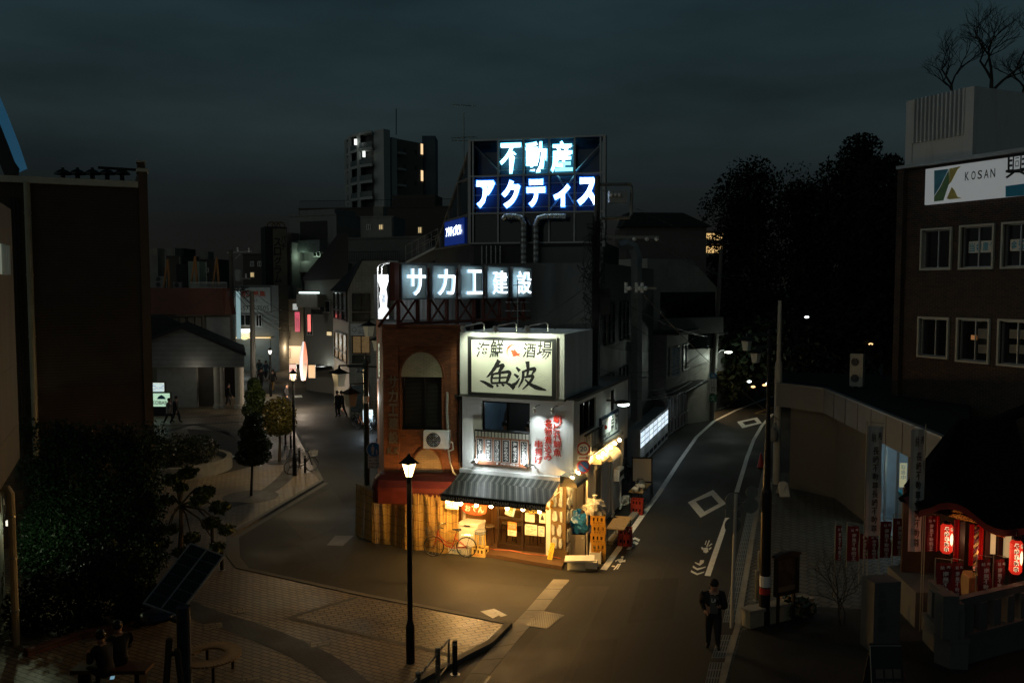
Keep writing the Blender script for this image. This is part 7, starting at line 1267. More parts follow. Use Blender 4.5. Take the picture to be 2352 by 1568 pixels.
for i,(x,y)in enumerate(((866,950),(880,960))):
 g=G(x,y);t=thing('potted_plant',('leafy green potted plant on the street left of the lit doorway','leafy green potted plant on the street nearest the brick office')[i],'plant',g,'potted plants before the lit doorway');part('pot',MB().lathe(g,[(.18,0),(.24,.5),(.22,.5)],12),M('straw_pot_%d'%i,(.35,.26,.12),.8),t);n=260;a=rng.normal(0,1,(n,3))*np.array([.2,.2,.2])+np.array([g.x,g.y,.8]);part('leaves',MB().arrays(*leafquads(a,.1))if 'leafquads' in globals()else MB().ball(g+V(0,0,.8),.3),leafmat('pot_leaf_%d'%i,(.06,.16,.03),(.12,.25,.06)),t)
g=G(791,944);pass
t=thing('traffic_cone','orange red traffic cone beside the tiled corner building','cone',g);part('cone',MB().lathe(g,[(.16,.03),(.03,.68)],12),M('cone_orange',(.6,.06,.02),.5,emit=(1,.1,.02),es=.0),t);part('base',MB().box(g,.38,.38,.03),BLACK,t)
# curved apartment tower far behind
Ya=175;F=fr_(803,873,Ya+3,Ya-6);F2=Face((F.at(F.len,0).x,F.at(F.len,0).y),(Y(972,400,Ya+4).x,Ya+4));t=thing('apartment_tower','curved high rise apartment tower with balconies beside a dark stair shaft','building',F.at(0,0));zt_=zz_(305,Ya-4);H_=3.12;CO=M('tower_concrete',(.46,.49,.46),.8,var=.06);CB=M('tower_brown',(.19,.18,.16),.8,var=.08)
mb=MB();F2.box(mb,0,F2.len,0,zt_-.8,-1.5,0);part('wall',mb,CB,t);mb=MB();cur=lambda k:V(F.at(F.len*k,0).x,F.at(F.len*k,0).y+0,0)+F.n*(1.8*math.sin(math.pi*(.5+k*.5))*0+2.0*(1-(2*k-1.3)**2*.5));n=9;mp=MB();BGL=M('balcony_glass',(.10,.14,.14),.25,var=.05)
for f in range(12):
 z=zt_-f*H_;mg=MB()
 for i in range(n):
  a,b=cur(i/n),cur((i+1)/n);u=lambda p,zz:V(p.x,p.y,zz);bk=V(0,3,0)
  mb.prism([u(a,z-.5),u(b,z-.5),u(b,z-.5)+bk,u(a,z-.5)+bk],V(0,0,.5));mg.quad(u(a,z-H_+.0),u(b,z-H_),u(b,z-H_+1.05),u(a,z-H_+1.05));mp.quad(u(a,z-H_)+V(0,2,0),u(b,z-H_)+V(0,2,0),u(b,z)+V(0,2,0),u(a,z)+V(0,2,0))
 part('balcony_glass',mg,BGL,t)
for k in(0,.3,.66):a=cur(k);mb.box((a.x,a.y+.6,0),.7,1.5,zt_-.2)
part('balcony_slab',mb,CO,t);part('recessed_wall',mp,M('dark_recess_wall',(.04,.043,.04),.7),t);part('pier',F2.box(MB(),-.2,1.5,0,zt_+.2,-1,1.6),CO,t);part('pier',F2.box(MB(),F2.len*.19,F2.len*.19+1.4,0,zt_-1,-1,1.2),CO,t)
mb=MB();[mb.add(*(lambda q:(q.v,q.f))(F2.box(MB(),F2.len*x,F2.len*x+.6,zt_-3.2-H_*f,zt_-2.4-H_*f,.01,.05)))for f in range(5)for x in(.55,.8)];part('small_window',mb,GLASSD,t);mb=MB();[F2.box(mb,F2.len*.33,F2.len*.5,zt_-1-H_*f-2.9,zt_-1-H_*f-2.5,0,1.3)for f in range(5)];part('side_balcony',mb,CO,t)
F3=fr_(972,1002,Ya+5);part('stair_shaft',F3.box(MB(),0,F3.len,0,zz_(312,Ya+5),-6,0),M('navy_shaft',(.05,.09,.12),.6),t);mb=MB();[F2.box(mb,F2.len-.7,F2.len-.1,zz_(345+61*f,Ya+4)-.9,zz_(345+61*f,Ya+4)+1.2,.02,.1)for f in range(4)];part('stair_light',mb,E('stair_amber',(1,.68,.36),1.1),t);mb=MB();[mb.box(Y(x,y,Ya-5),.5,.3,1.1)for x,y in((817,333),(836,361),(866,466))];part('lit_window',mb,E('white_dot',(.95,1,.95),1.3),t);part('lightning_rod',MB().tube([Y(910,310,Ya+5),Y(910,250,Ya+5)],.1,5),BLACK,t)
# ------------------------------------------------------------------ right side: brick office block, low hall, shrine
FK=Face((15.05,33.97),(17.66,28.39));kb=thing('brick_bank_building','dark mottled brick office block with white louvred penthouse and wide sign','building',FK.at(2,0));zK=FK.sz(2100,389)[1];LK=FK.len
W1=[(2120,528,2184,616),(2209,520,2281,614),(2306,513,2376,612)];W2=[(2113,732,2177,818),(2202,735,2271,829),(2297,738,2370,838)];wr=[FK.R(*q)for q in W1+W2]
mb=MB();FK.wall(mb,0,LK,0,zK,wr,.22);FK.box(mb,0,.28,0,zK+.05,0,.22);mb.quad(FK.at(0,0),FK.at(0,0,-7),FK.at(0,zK,-7),FK.at(0,zK));part('wall',mb,BRICKD,kb);part('coping',FK.box(MB(),-.05,LK,zK+.05,zK+.17,-7,.26),ALU,kb)
for i,q in enumerate(wr):
 w=window(FK,q,kb,ALU,M('bank_glass_%d'%i,(.008,.009,.009),.06,var=0,spec=.6)if i==0 else GLASSD,.04,dep=.16);mb=MB();FK.frame(mb,q[0]-.07,q[1]+.07,q[2]-.07,q[3]+.07,.07,-.2,.09);part('window_surround',mb,M('cream_surround',(.5,.48,.4),.45,var=.05)if i==0 else bpy.data.materials['cream_surround'],w)
for i,(a,b,k)in enumerate(((0,1,.55),(2,2,.35),(3,3,.8),(5,5,.25),(1,1,.2))):q=wr[a];part('blind',FK.box(MB(),q[0]+.05+(.35 if a==0 else 0),q[1]-.05,q[3]-(q[3]-q[2])*k,q[3]-.05,-.185,-.166),M('window_blind_%d'%i,((.10,.10,.09),(.05,.055,.05),(.03,.028,.025),(.08,.07,.055),(.12,.12,.11))[i],.7,var=.25,scale=5,streak=True),kb)
for i,q,tx in((1,(2219,553,2281,580),'当金庫年'),(2,(2314,549,2350,576),'金受'),(4,(2240,755,2270,778),'年金'),(4,(2240,792,2270,812),'庫年'),(5,(2312,757,2350,778),'感謝'),(5,(2312,792,2350,812),'金受')):
 r=FK.R(*q);t=thing('window_notice','white paper %s pasted inside the %s window of the brick bank'%(tx,('','upper middle','upper right','','lower middle, '+('high in' if q[1]<770 else 'low in'),'lower right, '+('high in' if q[1]<770 else 'low in'))[i]),'notice',FK.at(r[0],r[2]));part('sheet',FK.box(MB(),*r,-.16,-.145),PAPER if i<3 else M('dim_sheet',(.2,.19,.15),.7),t);g=MB();w_=(r[1]-r[0])/len(tx);[g.text(FK,c,r[0]+w_*(k+.08),r[0]+w_*(k+.92),r[2]+.04,r[3]-.04,-.142,off=.02)for k,c in enumerate(tx)];part('lettering',g,M('sea_blue_ink',(.06,.35,.5),.6,var=0)if i<3 else INKG,t)
t=thing('lit_lamp_reflection','amber lamp glowing inside the lower middle window of the brick bank','lamp',FK.at(wr[4][0],wr[4][2]));r=FK.R(2224,769,2238,780);mb=MB();[FK.box(mb,r[0],r[1],r[2]+(r[3]-r[2])*k/4,r[2]+(r[3]-r[2])*(k+.5)/4,-.15,-.14)for k in range(4)];part('shade',mb,E('amber_reflection',(1,.35,.06),.35),t)  # lamp reflection put in as emissive bars on the pane
r=FK.R(2131,389,2420,470);sg=thing('bank_signboard','wide white sign KOSAN with a blue and yellow letter emblem on brick wall','signboard',FK.at(2,zK-2));s0=FK.sz(2131,428)[0];z1x=FK.sz(2133,388)[1]-.02;z0=FK.sz(2133,471)[1];part('board',FK.box(MB(),s0,LK,z0,z1x,.02,.14),M('sign_white_painted_light',(.74,.76,.76),.5,var=.03,emit=(.9,.97,1),es=.15),sg)  # faint emission on the board stands in for station light falling on it
def kp(pts):return[FK.at(*FK.sz((3300+x/1.568)*.588,(y/1.568)*.588,.145),.145)for x,y in pts]
for m,P in((M('logo_sky',(.10,.38,.55),.5,var=.5,scale=1.5),[(548,1045),(637,1035),(580,1150),(547,1200)]),(M('logo_leaf',(.18,.36,.16),.5),[(547,1205),(583,1150),(637,1040),(640,1120),(604,1228),(547,1235)]),(M('logo_yellow',(.72,.62,.18),.5),[(640,1034),(712,1018),(690,1040),(655,1110),(638,1130)]),(bpy.data.materials['logo_yellow'],[(655,1145),(625,1215),(640,1222),(718,1214),(690,1205),(672,1165)]),(M('logo_blue',(.03,.35,.6),.5),[(985,1140),(1100,1125),(1100,1198),(985,1207)])):part('emblem',MB().prism(kp(P),FK.n*.004),m,sg)
mb=MB()
for i,ch in enumerate('KOSAN'):a,b=FK.R((3300+(735+i*39)/1.568)*.588,(1100-i*6)*.375,(3300+(760+i*40)/1.568)*.588,(1130-i*5)*.375,.145)[:2];mb.text(FK,ch,a,b,z0+.72,z0+1.02,.147,off=.01)
r=FK.R(2310,366,2362,415,.145);mb.text(FK,'興',r[0],r[0]+.8,z0+.62,z0+1.45,.147,off=.01);part('lettering',mb,INK,sg)
ps,pe=FK.sz(2080,310)[0],FK.sz(2235,290)[0];zp0,zp1=zK+.17,FK.sz(2235,198)[1];PWH=M('white_louvre_paint',(.66,.67,.66),.5,var=.05,dirt=.25,streak=True);mb=MB();FK.box(mb,pe-.35,pe,zp0,zp1,-5,0);FK.box(mb,ps,ps+.3,zp0,zp1,-5,0);FK.box(mb,ps+.3,pe-.35,zp0,zp0+(zp1-zp0)*.36,-5,-.06);FK.box(mb,ps+.3,pe-.35,zp0+.36*(zp1-zp0),zp1-.1,-5,-1.2)
for k in range(13):c=ps+.38+(pe-ps-.76)*k/12;FK.box(mb,c-.035,c+.035,zp0+(zp1-zp0)*.33,zp1,-.1,.06)
for z in(zp0+(zp1-zp0)*.4,zp1-.2):FK.box(mb,ps+.3,pe-.35,z,z+.05,-.16,-.1)
part('penthouse',mb,PWH,kb)
# low hall with pale fascia
HP=[V(11.3,37,0),V(12.6,35,0),V(11.8,23.7,0),V(12.8,24.1,0),V(19,36,0),V(20,41,0),V(13,43,0)];hb=thing('low_hall','low hall with dark flat roof and curved pale panel fascia','building',HP[1]);up3=lambda p,z:V(p.x,p.y,z);mb=MB()
for i in range(3):a,b=HP[i],HP[i+1];nn=(b-a).normalized();q=V(-nn.y,nn.x,0)*.0;mb.quad(up3(a,3.55),up3(b,3.55),up3(b,4.5),up3(a,4.5));k=max(1,int((b-a).length/1.3));[mb.obox(a.lerp(b,j/k)+V(0,0,3.55)-V(.006,.006,0),nn*.02,V(-.008,0,0),V(0,0,.95),1)for j in range(1,k)];mb.obox(up3(a,4.5),b-a,V(.18,.1,0),V(0,0,.06),2);mb.quad(up3(a,3.55),up3(b,3.55),up3(b,3.55)+V(.7,.2,0),up3(a,3.55)+V(.7,.2,0),1)
part('fascia',mb,[M('pale_fascia_panel',(.15,.155,.15),.6,var=.06,dirt=.15),DARK,M('coping_metal',(.3,.32,.32),.4,.6)],hb);part('roof',MB().poly([up3(p,4.42)for p in HP]),M('dark_membrane_roof',(.025,.025,.026),.9,spec=.15),hb)
FH=Face((12.35,24.3),(13.1,34.8));dr=(FH.len-(34.8-27.3),FH.len-(34.8-30.6),.15,3.3);mb=MB();FH.wall(mb,0,FH.len,0,3.56,[dr],.3);FH2=Face((11.8,36.6),(13.1,34.8));FH2.wall(mb,0,FH2.len,0,3.56);part('wall',mb,M('hall_wall',(.11,.105,.09),.8,var=.1),hb);mb=MB();FH.box(mb,dr[0]-1.5,dr[1]+2,.1,3.3,-2.1,-2,0);FH.box(mb,dr[0]-1.5,dr[1]+2,.05,.15,-2,-.3,0);FH.box(mb,dr[1]+1.9,dr[1]+2,.1,3.3,-2,-.3,0);FH.box(mb,dr[0]-1.6,dr[0]-1.5,.1,3.3,-2,-.3,0);FH.box(mb,dr[0]-1.6,dr[1]+2,3.3,3.38,-2.1,-.2,0);FH.box(mb,dr[0],dr[1]+.5,.15,1.3,-1.5,-1.1,1);FH.box(mb,dr[0],dr[1]+.4,1.25,1.36,-1.6,-1.0,2);part('lobby',mb,[M('lobby_white',(.6,.66,.7),.7,var=.2,scale=1),M('lobby_desk',(.4,.45,.45),.5),M('teal_edge',(.03,.35,.42),.4)],hb);mb=MB();FH.frame(mb,*dr,.06,-.12,-.05,mull=(.33,.66));part('entrance_frame',mb,MET,hb);lamp('lobby_light','POINT',FH.at((dr[0]+dr[1])/2,2.8,-1),30,(.65,.9,1),hb,.2)
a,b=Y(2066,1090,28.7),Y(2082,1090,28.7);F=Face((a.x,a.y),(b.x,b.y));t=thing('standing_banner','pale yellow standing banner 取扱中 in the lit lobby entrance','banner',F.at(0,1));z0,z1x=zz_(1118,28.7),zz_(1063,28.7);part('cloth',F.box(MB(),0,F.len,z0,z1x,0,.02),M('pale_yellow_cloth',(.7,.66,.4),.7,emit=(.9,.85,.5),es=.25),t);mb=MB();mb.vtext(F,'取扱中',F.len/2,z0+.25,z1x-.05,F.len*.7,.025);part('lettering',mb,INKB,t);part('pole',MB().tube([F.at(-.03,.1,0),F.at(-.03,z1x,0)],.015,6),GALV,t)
FX=fr_(1960,1990,36.5,36.2);aircon(FX,(0,FX.len,4.5,FX.sz(1980,812)[1]),0,'tall twin fan air conditioner standing on the low hall roof',None,2,M('dim_ac_case2',(.38,.37,.31),.5),1)
# street furniture along the right pavement
g=G(1755,1441);t=thing('lantern_post','tall black street post with two small unlit lanterns beside the notice board','street lamp',g);yd=g.y;part('post',MB().lathe(g,[(.14,0),(.13,3.5),(.1,3.6),(.055,5.5),(.05,zz_(757,yd))],12),BLACK,t);part('sticker',MB().lathe(V(g.x,yd,zz_(1345,yd)),[(.145,0),(.145,.28)],12),PAPER,t);part('sticker',MB().lathe(V(g.x,yd,zz_(1362,yd)),[(.145,0),(.145,.16)],12),RED,t);hanging_lantern(t,1715,786,yd,.27,UNL,V(g.x,yd,0));hanging_lantern(t,1736,814,yd,.27,UNL,V(g.x,yd,0))
g=G(1783,1116);t=thing('camera_pole','pale steel pole with a domed security camera at the hall corner','camera pole',g);part('pole',MB().lathe(g,[(.16,0),(.16,5.3),(.1,5.5),(.08,zz_(690,g.y))],12),M('cream_pole',(.4,.39,.33),.5,var=.1),t);c=Y(1776,1000,g.y-.3);part('dome',MB().lathe(c,[(.02,-.28),(.16,-.2),(.2,0),(.2,.18),(.1,.3),(.03,.4)],12),M('grey_dome',(.2,.2,.19),.4),t);part('arm',MB().tube([c+V(0,0,.35),c+V(0,0,.5),c+V(.2,.3,.5)],.04,6),GALV,t)
g=G(1680,1441);yd=g.y;t=thing('sign_post_back','pale pole carrying the grey backs of round traffic signs','road sign',g);part('pole',MB().tube([g,V(g.x+.06,yd,zz_(1134,yd))],.045,10),M('pole_paint',(.55,.52,.44),.5,dirt=.3),t);FQ=Face((g.x-.5,yd+.06),(g.x+1.2,yd+.1));FQ2=Face((g.x-.5,yd-.05),(g.x+1.2,yd-.01))
for x,y,r in((1684,1149,.21),(1683,1206,.21),(1724,1160,.2),(1727,1130,.16)):s,z=FQ.sz(x,y);part('sign_disc',disc(FQ,s,z,r,0,0),GALV,t)
r=FQ.R(1666,1170,1702,1188);part('sign_plate',FQ.box(MB(),*r,0,.012),GALV,t);part('sign_arm',FQ.box(MB(),FQ.sz(1684,1153)[0],FQ.sz(1727,1153)[0],FQ.sz(1684,1155)[1],FQ.sz(1684,1152)[1],.02,.05),GALV,t)
for i,(x,y)in enumerate(((1738,1379),(1744,1330),(1764,1182),(1770,1156))):bollard(G(x,y,.1),.85,'polished steel bollard on the right pavement, %s from the viewer'%('first','second','third','fourth')[i],'steel bollards along the right pavement',M('brushed_bollard',(.35,.34,.28),.35,.8)if i==0 else bpy.data.materials['brushed_bollard'])
def asign(x0,x1,yb,yt,label,mat,arch=True,bits=None):
 F=Face(G(x0,yb,.1),G(x1,yb,.1));h=F.sz((x0+x1)/2,yt)[1];t=thing('pavement_sign',label,'sign',F.at(0,.1));w=F.len;P=[F.at(0,.1,.25),F.at(w,.1,.25)]+([F.at(w/2+w/2*math.cos(a),h-w*.4+w*.4*math.sin(a))for a in np.linspace(0,math.pi,10)]if arch else[F.at(w*.97,h),F.at(w*.03,h)]);part('board',MB().prism(P,-F.n*.04),mat,t);part('rear_leg',MB().prism([F.at(.05,h*.9,-.06),F.at(w-.05,h*.9,-.06),F.at(w-.02,.1,-.35),F.at(.02,.1,-.35)],-F.n*.03),mat,t);return t,F,h
t,F,h=asign(1913,1931,1106,1077,'white arched no smoking pavement sign before the hall',M('sign_plastic',(.5,.48,.42),.5));mb=MB();c=F.at(F.len/2,h*.62,.14);mb.ring(c,.16,F.n,.022,20,5);mb.tube([c+V(-.11,0,.11),c+V(.11,0,-.11)],.02,5);part('no_smoking_ring',mb,RED,t);asign(1787,1810,1137,1105,'plain white arched pavement sign at the foot of the camera pole',M('plain_plastic',(.62,.6,.52),.5))
g=G(1747,1073);t=thing('traffic_cone','red traffic cone behind the black lantern post','cone',g);part('cone',MB().lathe(g,[(.17,.03),(.03,.7)],12),RED,t);part('base',MB().box(g,.4,.4,.03),BLACK,t)
a,b=G(1722,1444,.1),G(1868,1411,.1);F=Face((a.x,a.y),(b.x,b.y));t=thing('low_wall','low pale stone edged wall behind the black lantern post','wall',a);part('body',F.box(MB(),0,F.len,0,.48,-.3,0),M('low_wall_stone',(.34,.31,.22),.8,dirt=.3),t);part('coping',F.box(MB(),-.02,F.len,.48,.56,-.32,.03),CONC,t)
a,b=G(1782,1436,.1),G(1818,1427,.1);F=Face((a.x,a.y),(b.x,b.y));t=thing('notice_board','black framed wooden notice board on two legs before the paving','notice board',a);r=(-.05,F.len+.2,F.sz(1800,1366)[1],F.sz(1800,1278)[1]);mb=MB();FRM=M('black_stained_wood',(.018,.015,.012),.5);F.frame(mb,r[0],r[1],r[2],r[3],.07,-.06,.04);mb.prism([F.at(r[0]-.06,r[3],-.08),F.at(r[1]+.06,r[3],-.08),F.at(r[1]+.02,r[3]+.06,-.08),F.at((r[0]+r[1])/2+.15,r[3]+.12,-.08),F.at((r[0]+r[1])/2-.15,r[3]+.12,-.08),F.at(r[0]-.02,r[3]+.06,-.08)],F.n*.14);part('frame',mb,FRM,t);[part('leg',F.box(MB(),s,s+.06,.1,r[2],-.03,.03),FRM,t)for s in(0.03,F.len+.02)];part('poster',F.box(MB(),r[0]+.07,r[1]-.07,r[2]+.07,r[3]-.07,-.05,-.01),M('dim_festival_poster',(.09,.055,.035),.5,var=.7,scale=6),t);part('poster_strip',F.box(MB(),r[0]+.1,r[1]-.1,r[2]+.1,r[2]+.22,-.01,.002),M('tan_strip',(.2,.14,.07),.6),t)
# shrine
FN2=fr_(2120,2440,21.5,21.2);sx=lambda x,y:(2116.8+.18756*x,1117.2+.18756*y);s2=lambda x,y:(1940.4+.3251*x,1058.4+.3251*y)
sh=thing('shrine_hall','small shrine with curved dark gable roof, gold carving and red curtains','shrine',FN2.at(2,0));RF=M('dark_shingle_roof',(.010,.009,.008),.9,spec=.1)
crv=[(-30,300),(0,285),(120,255),(220,205),(330,195),(450,215),(560,270),(680,370),(790,455),(900,505),(1010,530),(1100,525),(1300,500),(1700,480)]
P=ppoly(FN2,[sx(*p)for p in crv],.7);mb=MB();n=len(P);bk2=[p+V(.15,1.2,.35)for p in P];rg_=[V(max(p.x+.4,12.15),p.y+2.7,5.1)for p in P]
for i in range(n-1):mb.quad(P[i],P[i+1],bk2[i+1],bk2[i]);mb.quad(bk2[i],bk2[i+1],rg_[i+1],rg_[i]);d_=V(0,0,-.16);mb.quad(P[i]+d_,P[i+1]+d_,P[i+1],P[i],1);mb.quad(P[i]+d_,bk2[i]+d_*2,bk2[i+1]+d_*2,P[i+1]+d_,1)
mb.prism([Y(2067,1151,22.4),Y(2096,1131,22.4),Y(2168,1058,23),Y(2210,1003,23.5),Y(2260,1210,22)],V(0,.12,.06));part('roof',mb,[RF,M('dark_red_bargeboard',(.10,.012,.01),.5)],sh);part('ridge',MB().tube([Y(2205,1003,23.6),Y(2360,938,23.4)],.16,8),RF,sh)
GOLD=M('gilded_carving',(.72,.48,.10),.3,.85,var=.5,scale=30,bump=1,bscale=60);mb=MB();mb.prism(ppoly(FN2,[sx(*p)for p in((315,355),(380,330),(470,335),(560,365),(630,405),(690,450),(560,420),(430,385))],.45),FN2.n*.05);part('gold_carving',mb,GOLD,sh);part('gold_carving',MB().prism(ppoly(FN2,[sx(*p)for p in((360,305),(400,275),(470,280),(540,310),(600,355),(500,320))],.5),FN2.n*.05),GOLD,sh);part('gold_carving',MB().prism(ppoly(FN2,[sx(*p)for p in((820,558),(900,560),(1010,590),(1015,618),(930,600))],.45),FN2.n*.05),GOLD,sh)
mb=MB();fl=FN2.sz(*sx(700,1300))[1];FN2.box(mb,.0,FN2.len,0,fl,-2,.1,0);FN2.box(mb,.2,FN2.len,fl,3.3,-1.6,-1.5,1);part('platform',mb,[CONCD,WOODD],sh)
for x in(475,790,950,1130):s=FN2.sz(*sx(x,800))[0];part('pillar',FN2.box(MB(),s,s+.12,fl,FN2.sz(*sx(x,430))[1],-.2,-.06),M('dark_lacquer',(.03,.012,.01),.4)if x==475 else bpy.data.materials['dark_lacquer'],sh)
CUR=M('scarlet_curtain',(.55,.012,.01),.6,var=.15)
for x0,y0,x1,y1 in((110,370,235,800),(410,415,478,930),(600,470,660,980),(690,480,775,980)):
 r=FN2.R(*sx(x0,y0),*sx(x1,y1));mb=MB();n=10
 for i in range(n):f=lambda k:.06*math.sin(k*1.9);a0,a1=r[0]+(r[1]-r[0])*i/n,r[0]+(r[1]-r[0])*(i+1)/n;mb.quad(FN2.at(a0,r[2],f(i)-.1),FN2.at(a1,r[2],f(i+1)-.1),FN2.at(a1,r[3],f(i+1)-.1),FN2.at(a0,r[3],f(i)-.1))
 part('curtain',mb,CUR,sh,smooth=True)
for q in((815,552,935,842),(972,600,1125,885)):part('paper_screen',FN2.box(MB(),*FN2.R(*sx(*q[:2]),*sx(*q[2:])),-.14,-.12),M('lit_shoji',(.6,.48,.26),.7,emit=(1,.72,.33),es=.30)if q[0]==815 else bpy.data.materials['lit_shoji'],sh)
mb=MB();c0,c1=FN2.sz(*sx(680,490),.3),FN2.sz(*sx(650,1060),.3);n=60
for q in(0,math.pi):mb.tube([FN2.at(c0[0]+(c1[0]-c0[0])*k/n+.03*math.cos(k*.5+q),c0[1]+(c1[1]-c0[1])*k/n,.3+.03*math.sin(k*.5+q))for k in range(n+1)],.03,6,0 if q else 1)
mb.lathe(FN2.at(c1[0],c1[1]-.3,.3),[(.12,0),(.04,.28),(.05,.3)],10,0);part('bell_rope',mb,[M('straw_rope',(.4,.28,.1),.8),M('purple_rope',(.1,.02,.03),.8)],sh);mb=MB();r=FN2.R(*sx(600,1195),*sx(785,1300),.6);[FN2.box(mb,r[0]+(r[1]-r[0])*k/9,r[0]+(r[1]-r[0])*(k+.55)/9,fl+.5,fl+.54,-.1,.5)for k in range(9)];FN2.box(mb,r[0],r[1],fl,fl+.5,-.1,.5);part('offering_box',mb,WOOD,sh);lamp('altar_light','POINT',FN2.at(FN2.sz(*sx(700,800))[0],2.2,.45),9,(1,.55,.28),sh,.1);lamp('altar_light','POINT',FN2.at(FN2.sz(*sx(450,700))[0],2.3,.35),4,(1,.5,.3),sh,.1)
c=FN2.at(*FN2.sz(*sx(720,1020),.5),.5);t=thing('flower_vase','vase of pink, white and yellow flowers on the shrine step','flowers',c);part('vase',MB().lathe(c-V(0,0,.35),[(.07,0),(.1,.2),(.06,.3)],10),M('dark_vase',(.05,.05,.05),.3),t);[part('blossom',MB().arrays(*leafquads(shell(c,(.15,.15,.18),50),.05)),leafmat('blossom_%d'%k,*q),t)for k,q in enumerate((((.6,.12,.15),(.7,.3,.3)),((.7,.65,.5),(.7,.6,.1)),((.03,.1,.02),(.05,.15,.03))))]
def paperlantern(q,label):
 r=FN2.R(*sx(q[0],q[1]),*sx(q[2],q[3]),.8);w,h=(r[1]-r[0])/2,r[3]-r[2];c=FN2.at((r[0]+r[1])/2,r[2],.8);t=thing('paper_lantern',label,'lantern',c,'red paper lanterns of the shrine');prof=[(w*.6,0),(w*.9,h*.06)]+[(w*(1+.015*(-1)**k),h*(.1+.8*k/20))for k in range(21)]+[(w*.9,h*.94),(w*.6,h)];part('shade',MB().lathe(c,prof,24),M('red_paper',(.6,.03,.02),.6,var=.1,emit=(1,.035,.015),es=.5),t);mb=MB();[mb.lathe(c+V(0,0,z),[(w*.62,0),(w*.62,h*.06)],16)for z in(-h*.05,h)];mb.tube([c+V(0,0,h),c+V(0,0,h+.3)],.015,5);part('rim',mb,BLACK,t)
 class CF:
  def __init__(s,R):s.R=R
  def at(s,a,z,o=0.0):th=a/w-1.75;return c+V(math.sin(th+.35)*(s.R+o),-math.cos(th+.35)*(s.R+o),z)
 g,gi=MB(),MB();cf=CF(w)
 for k,ch in enumerate('長崎不動尊'):zc=h*(.86-.17*k);g.text(cf,ch,w*.62,w*1.32,zc-h*.085,zc+h*.075,.012,off=.09);gi.text(cf,ch,w*.66,w*1.28,zc-h*.075,zc+h*.065,.02,off=.012)
 g.text(cf,'奉',w*1.5,w*2.0,h*.76,h*.92,.012,off=.09);gi.text(cf,'奉',w*1.53,w*1.97,h*.77,h*.91,.02,off=.012);mg=MB();n=10
 for i in range(n):
  for j in range(n):
   if(i-4.5)**2+(j-4.5)**2<22:mg.quad(*[cf.at(w*(1.42+.075*(i+u)),h*(.3+.042*(j+v)),.01)for u,v in((0,0),(1,0),(1,1),(0,1))])
 GLOW=bpy.data.materials.get('cream_glow')or E('cream_glow',(1,.82,.45),1.3);part('lettering_outline',g,GLOW,t);part('lettering',gi,INK,t);part('glow_patch',mg,bpy.data.materials.get('cream_patch')or E('cream_patch',(1,.78,.42),1.7),t);lamp('lantern_light','POINT',c+V(0,-w-.25,h*.5),4,(1,.4,.2),t,.15)
paperlantern((232,452,380,812),'lit red paper lantern hanging left of the gold carving');paperlantern((1080,650,1230,1065),'lit red paper lantern hanging at the right picture edge')
NB_=M('red_nobori_cloth',(.20,.012,.014),.8,var=.15);NBW=M('white_nobori_cloth',(.42,.42,.38),.8,var=.1)
def nobori(x0,y0,x1,y1,yd,label,group,mat=NB_,txt='南無不動明王',head='奉納',ink=INKW,sway=.0,polex=None,base=.1):
 F=fr_(x0,x1,yd);w=F.len;zt_,zb_=zz_(y0,yd,x0),zz_(y1,yd,x0);t=thing('banner_flag',label,'banner',F.at(0,base),group);mb=MB();n=10;wv=lambda k,j:.04*math.sin(k*.9+x0)*(j/4)+.02*math.sin(j*2+x0)
 for i in range(n):
  for j in range(4):f=lambda a,b:F.at(w*b/4+sway*a/n,zt_-(zt_-zb_)*a/n,wv(a,b));mb.quad(f(i,j),f(i,j+1),f(i+1,j+1),f(i+1,j))
 part('cloth',mb,mat,t,smooth=True);px=w*(1.04 if polex else-.04);part('pole',MB().tube([F.at(px,base,0),F.at(px,zt_+.12,0),F.at(px+(-w*1.1 if polex else w*1.1),zt_+.06,0)],.012,6),M('bamboo_pole',(.3,.28,.2),.6)if 'bamboo_pole' not in bpy.data.materials else bpy.data.materials['bamboo_pole'],t);g=MB();H_=zt_-zb_;g.vtext(F,txt,w*.52+sway*.5,zb_+H_*.04,zt_-H_*(.18 if head else .04),w*.42,.07,off=.015);
 if head:[g.text(F,c,w*(.62-.4*k),w*(.88-.4*k),zt_-H_*.14,zt_-H_*.05,.07,off=.01)for k,c in enumerate(head)]
 part('lettering',g,ink,t);return t
gn='red shrine banners'
for i,q in enumerate(((275,930,465,1440),(478,932,610,1430),(790,890,960,1400),(1000,890,1140,1380))):a,b=sx(*q[:2]),sx(*q[2:]);nobori(*a,*b,20.35+.05*i,'red shrine banner with white characters along the stone fence, %s from the left'%('first','second','third','fourth')[i],gn,sway=.05*(-1)**i)
for i,q in enumerate(((-25,455,20,700),(60,460,140,705),(150,515,208,692),(210,520,282,690),(295,425,372,682),(388,405,468,668))):a,b=s2(*q[:2]),s2(*q[2:]);nobori(*a,*b,23.5+.3*i,'red shrine banner among those behind the white tall flags, %s from the left'%('first','second','third','fourth','fifth','sixth')[i],gn)
q=sx(130,370);nobori(*q,*sx(250,790),21.3,'red shrine banner hanging behind the left paper lantern',gn)
nobori(2000,978,2036,1231,21.6,'tall white shrine flag with black characters, left of the two','tall white shrine flags',NBW,'長崎不動尊長崎不動尊','奉納',INK);nobori(2102,985,2134,1266,21.2,'tall white shrine flag with black characters, right of the two','tall white shrine flags',NBW,'長崎不動尊長崎不動尊','奉納',INK,polex=True)
STN=M('grey_shrine_stone',(.10,.10,.095),.85,var=.2,dirt=.3);FQ_=[G(2118,1470,.1),G(2181,1536,.1),G(2480,1452,.1)];t=thing('stone_fence','grey stone shrine fence with square posts on a solid plinth','fence',FQ_[1]);mb=MB();mp=MB();rgt=1
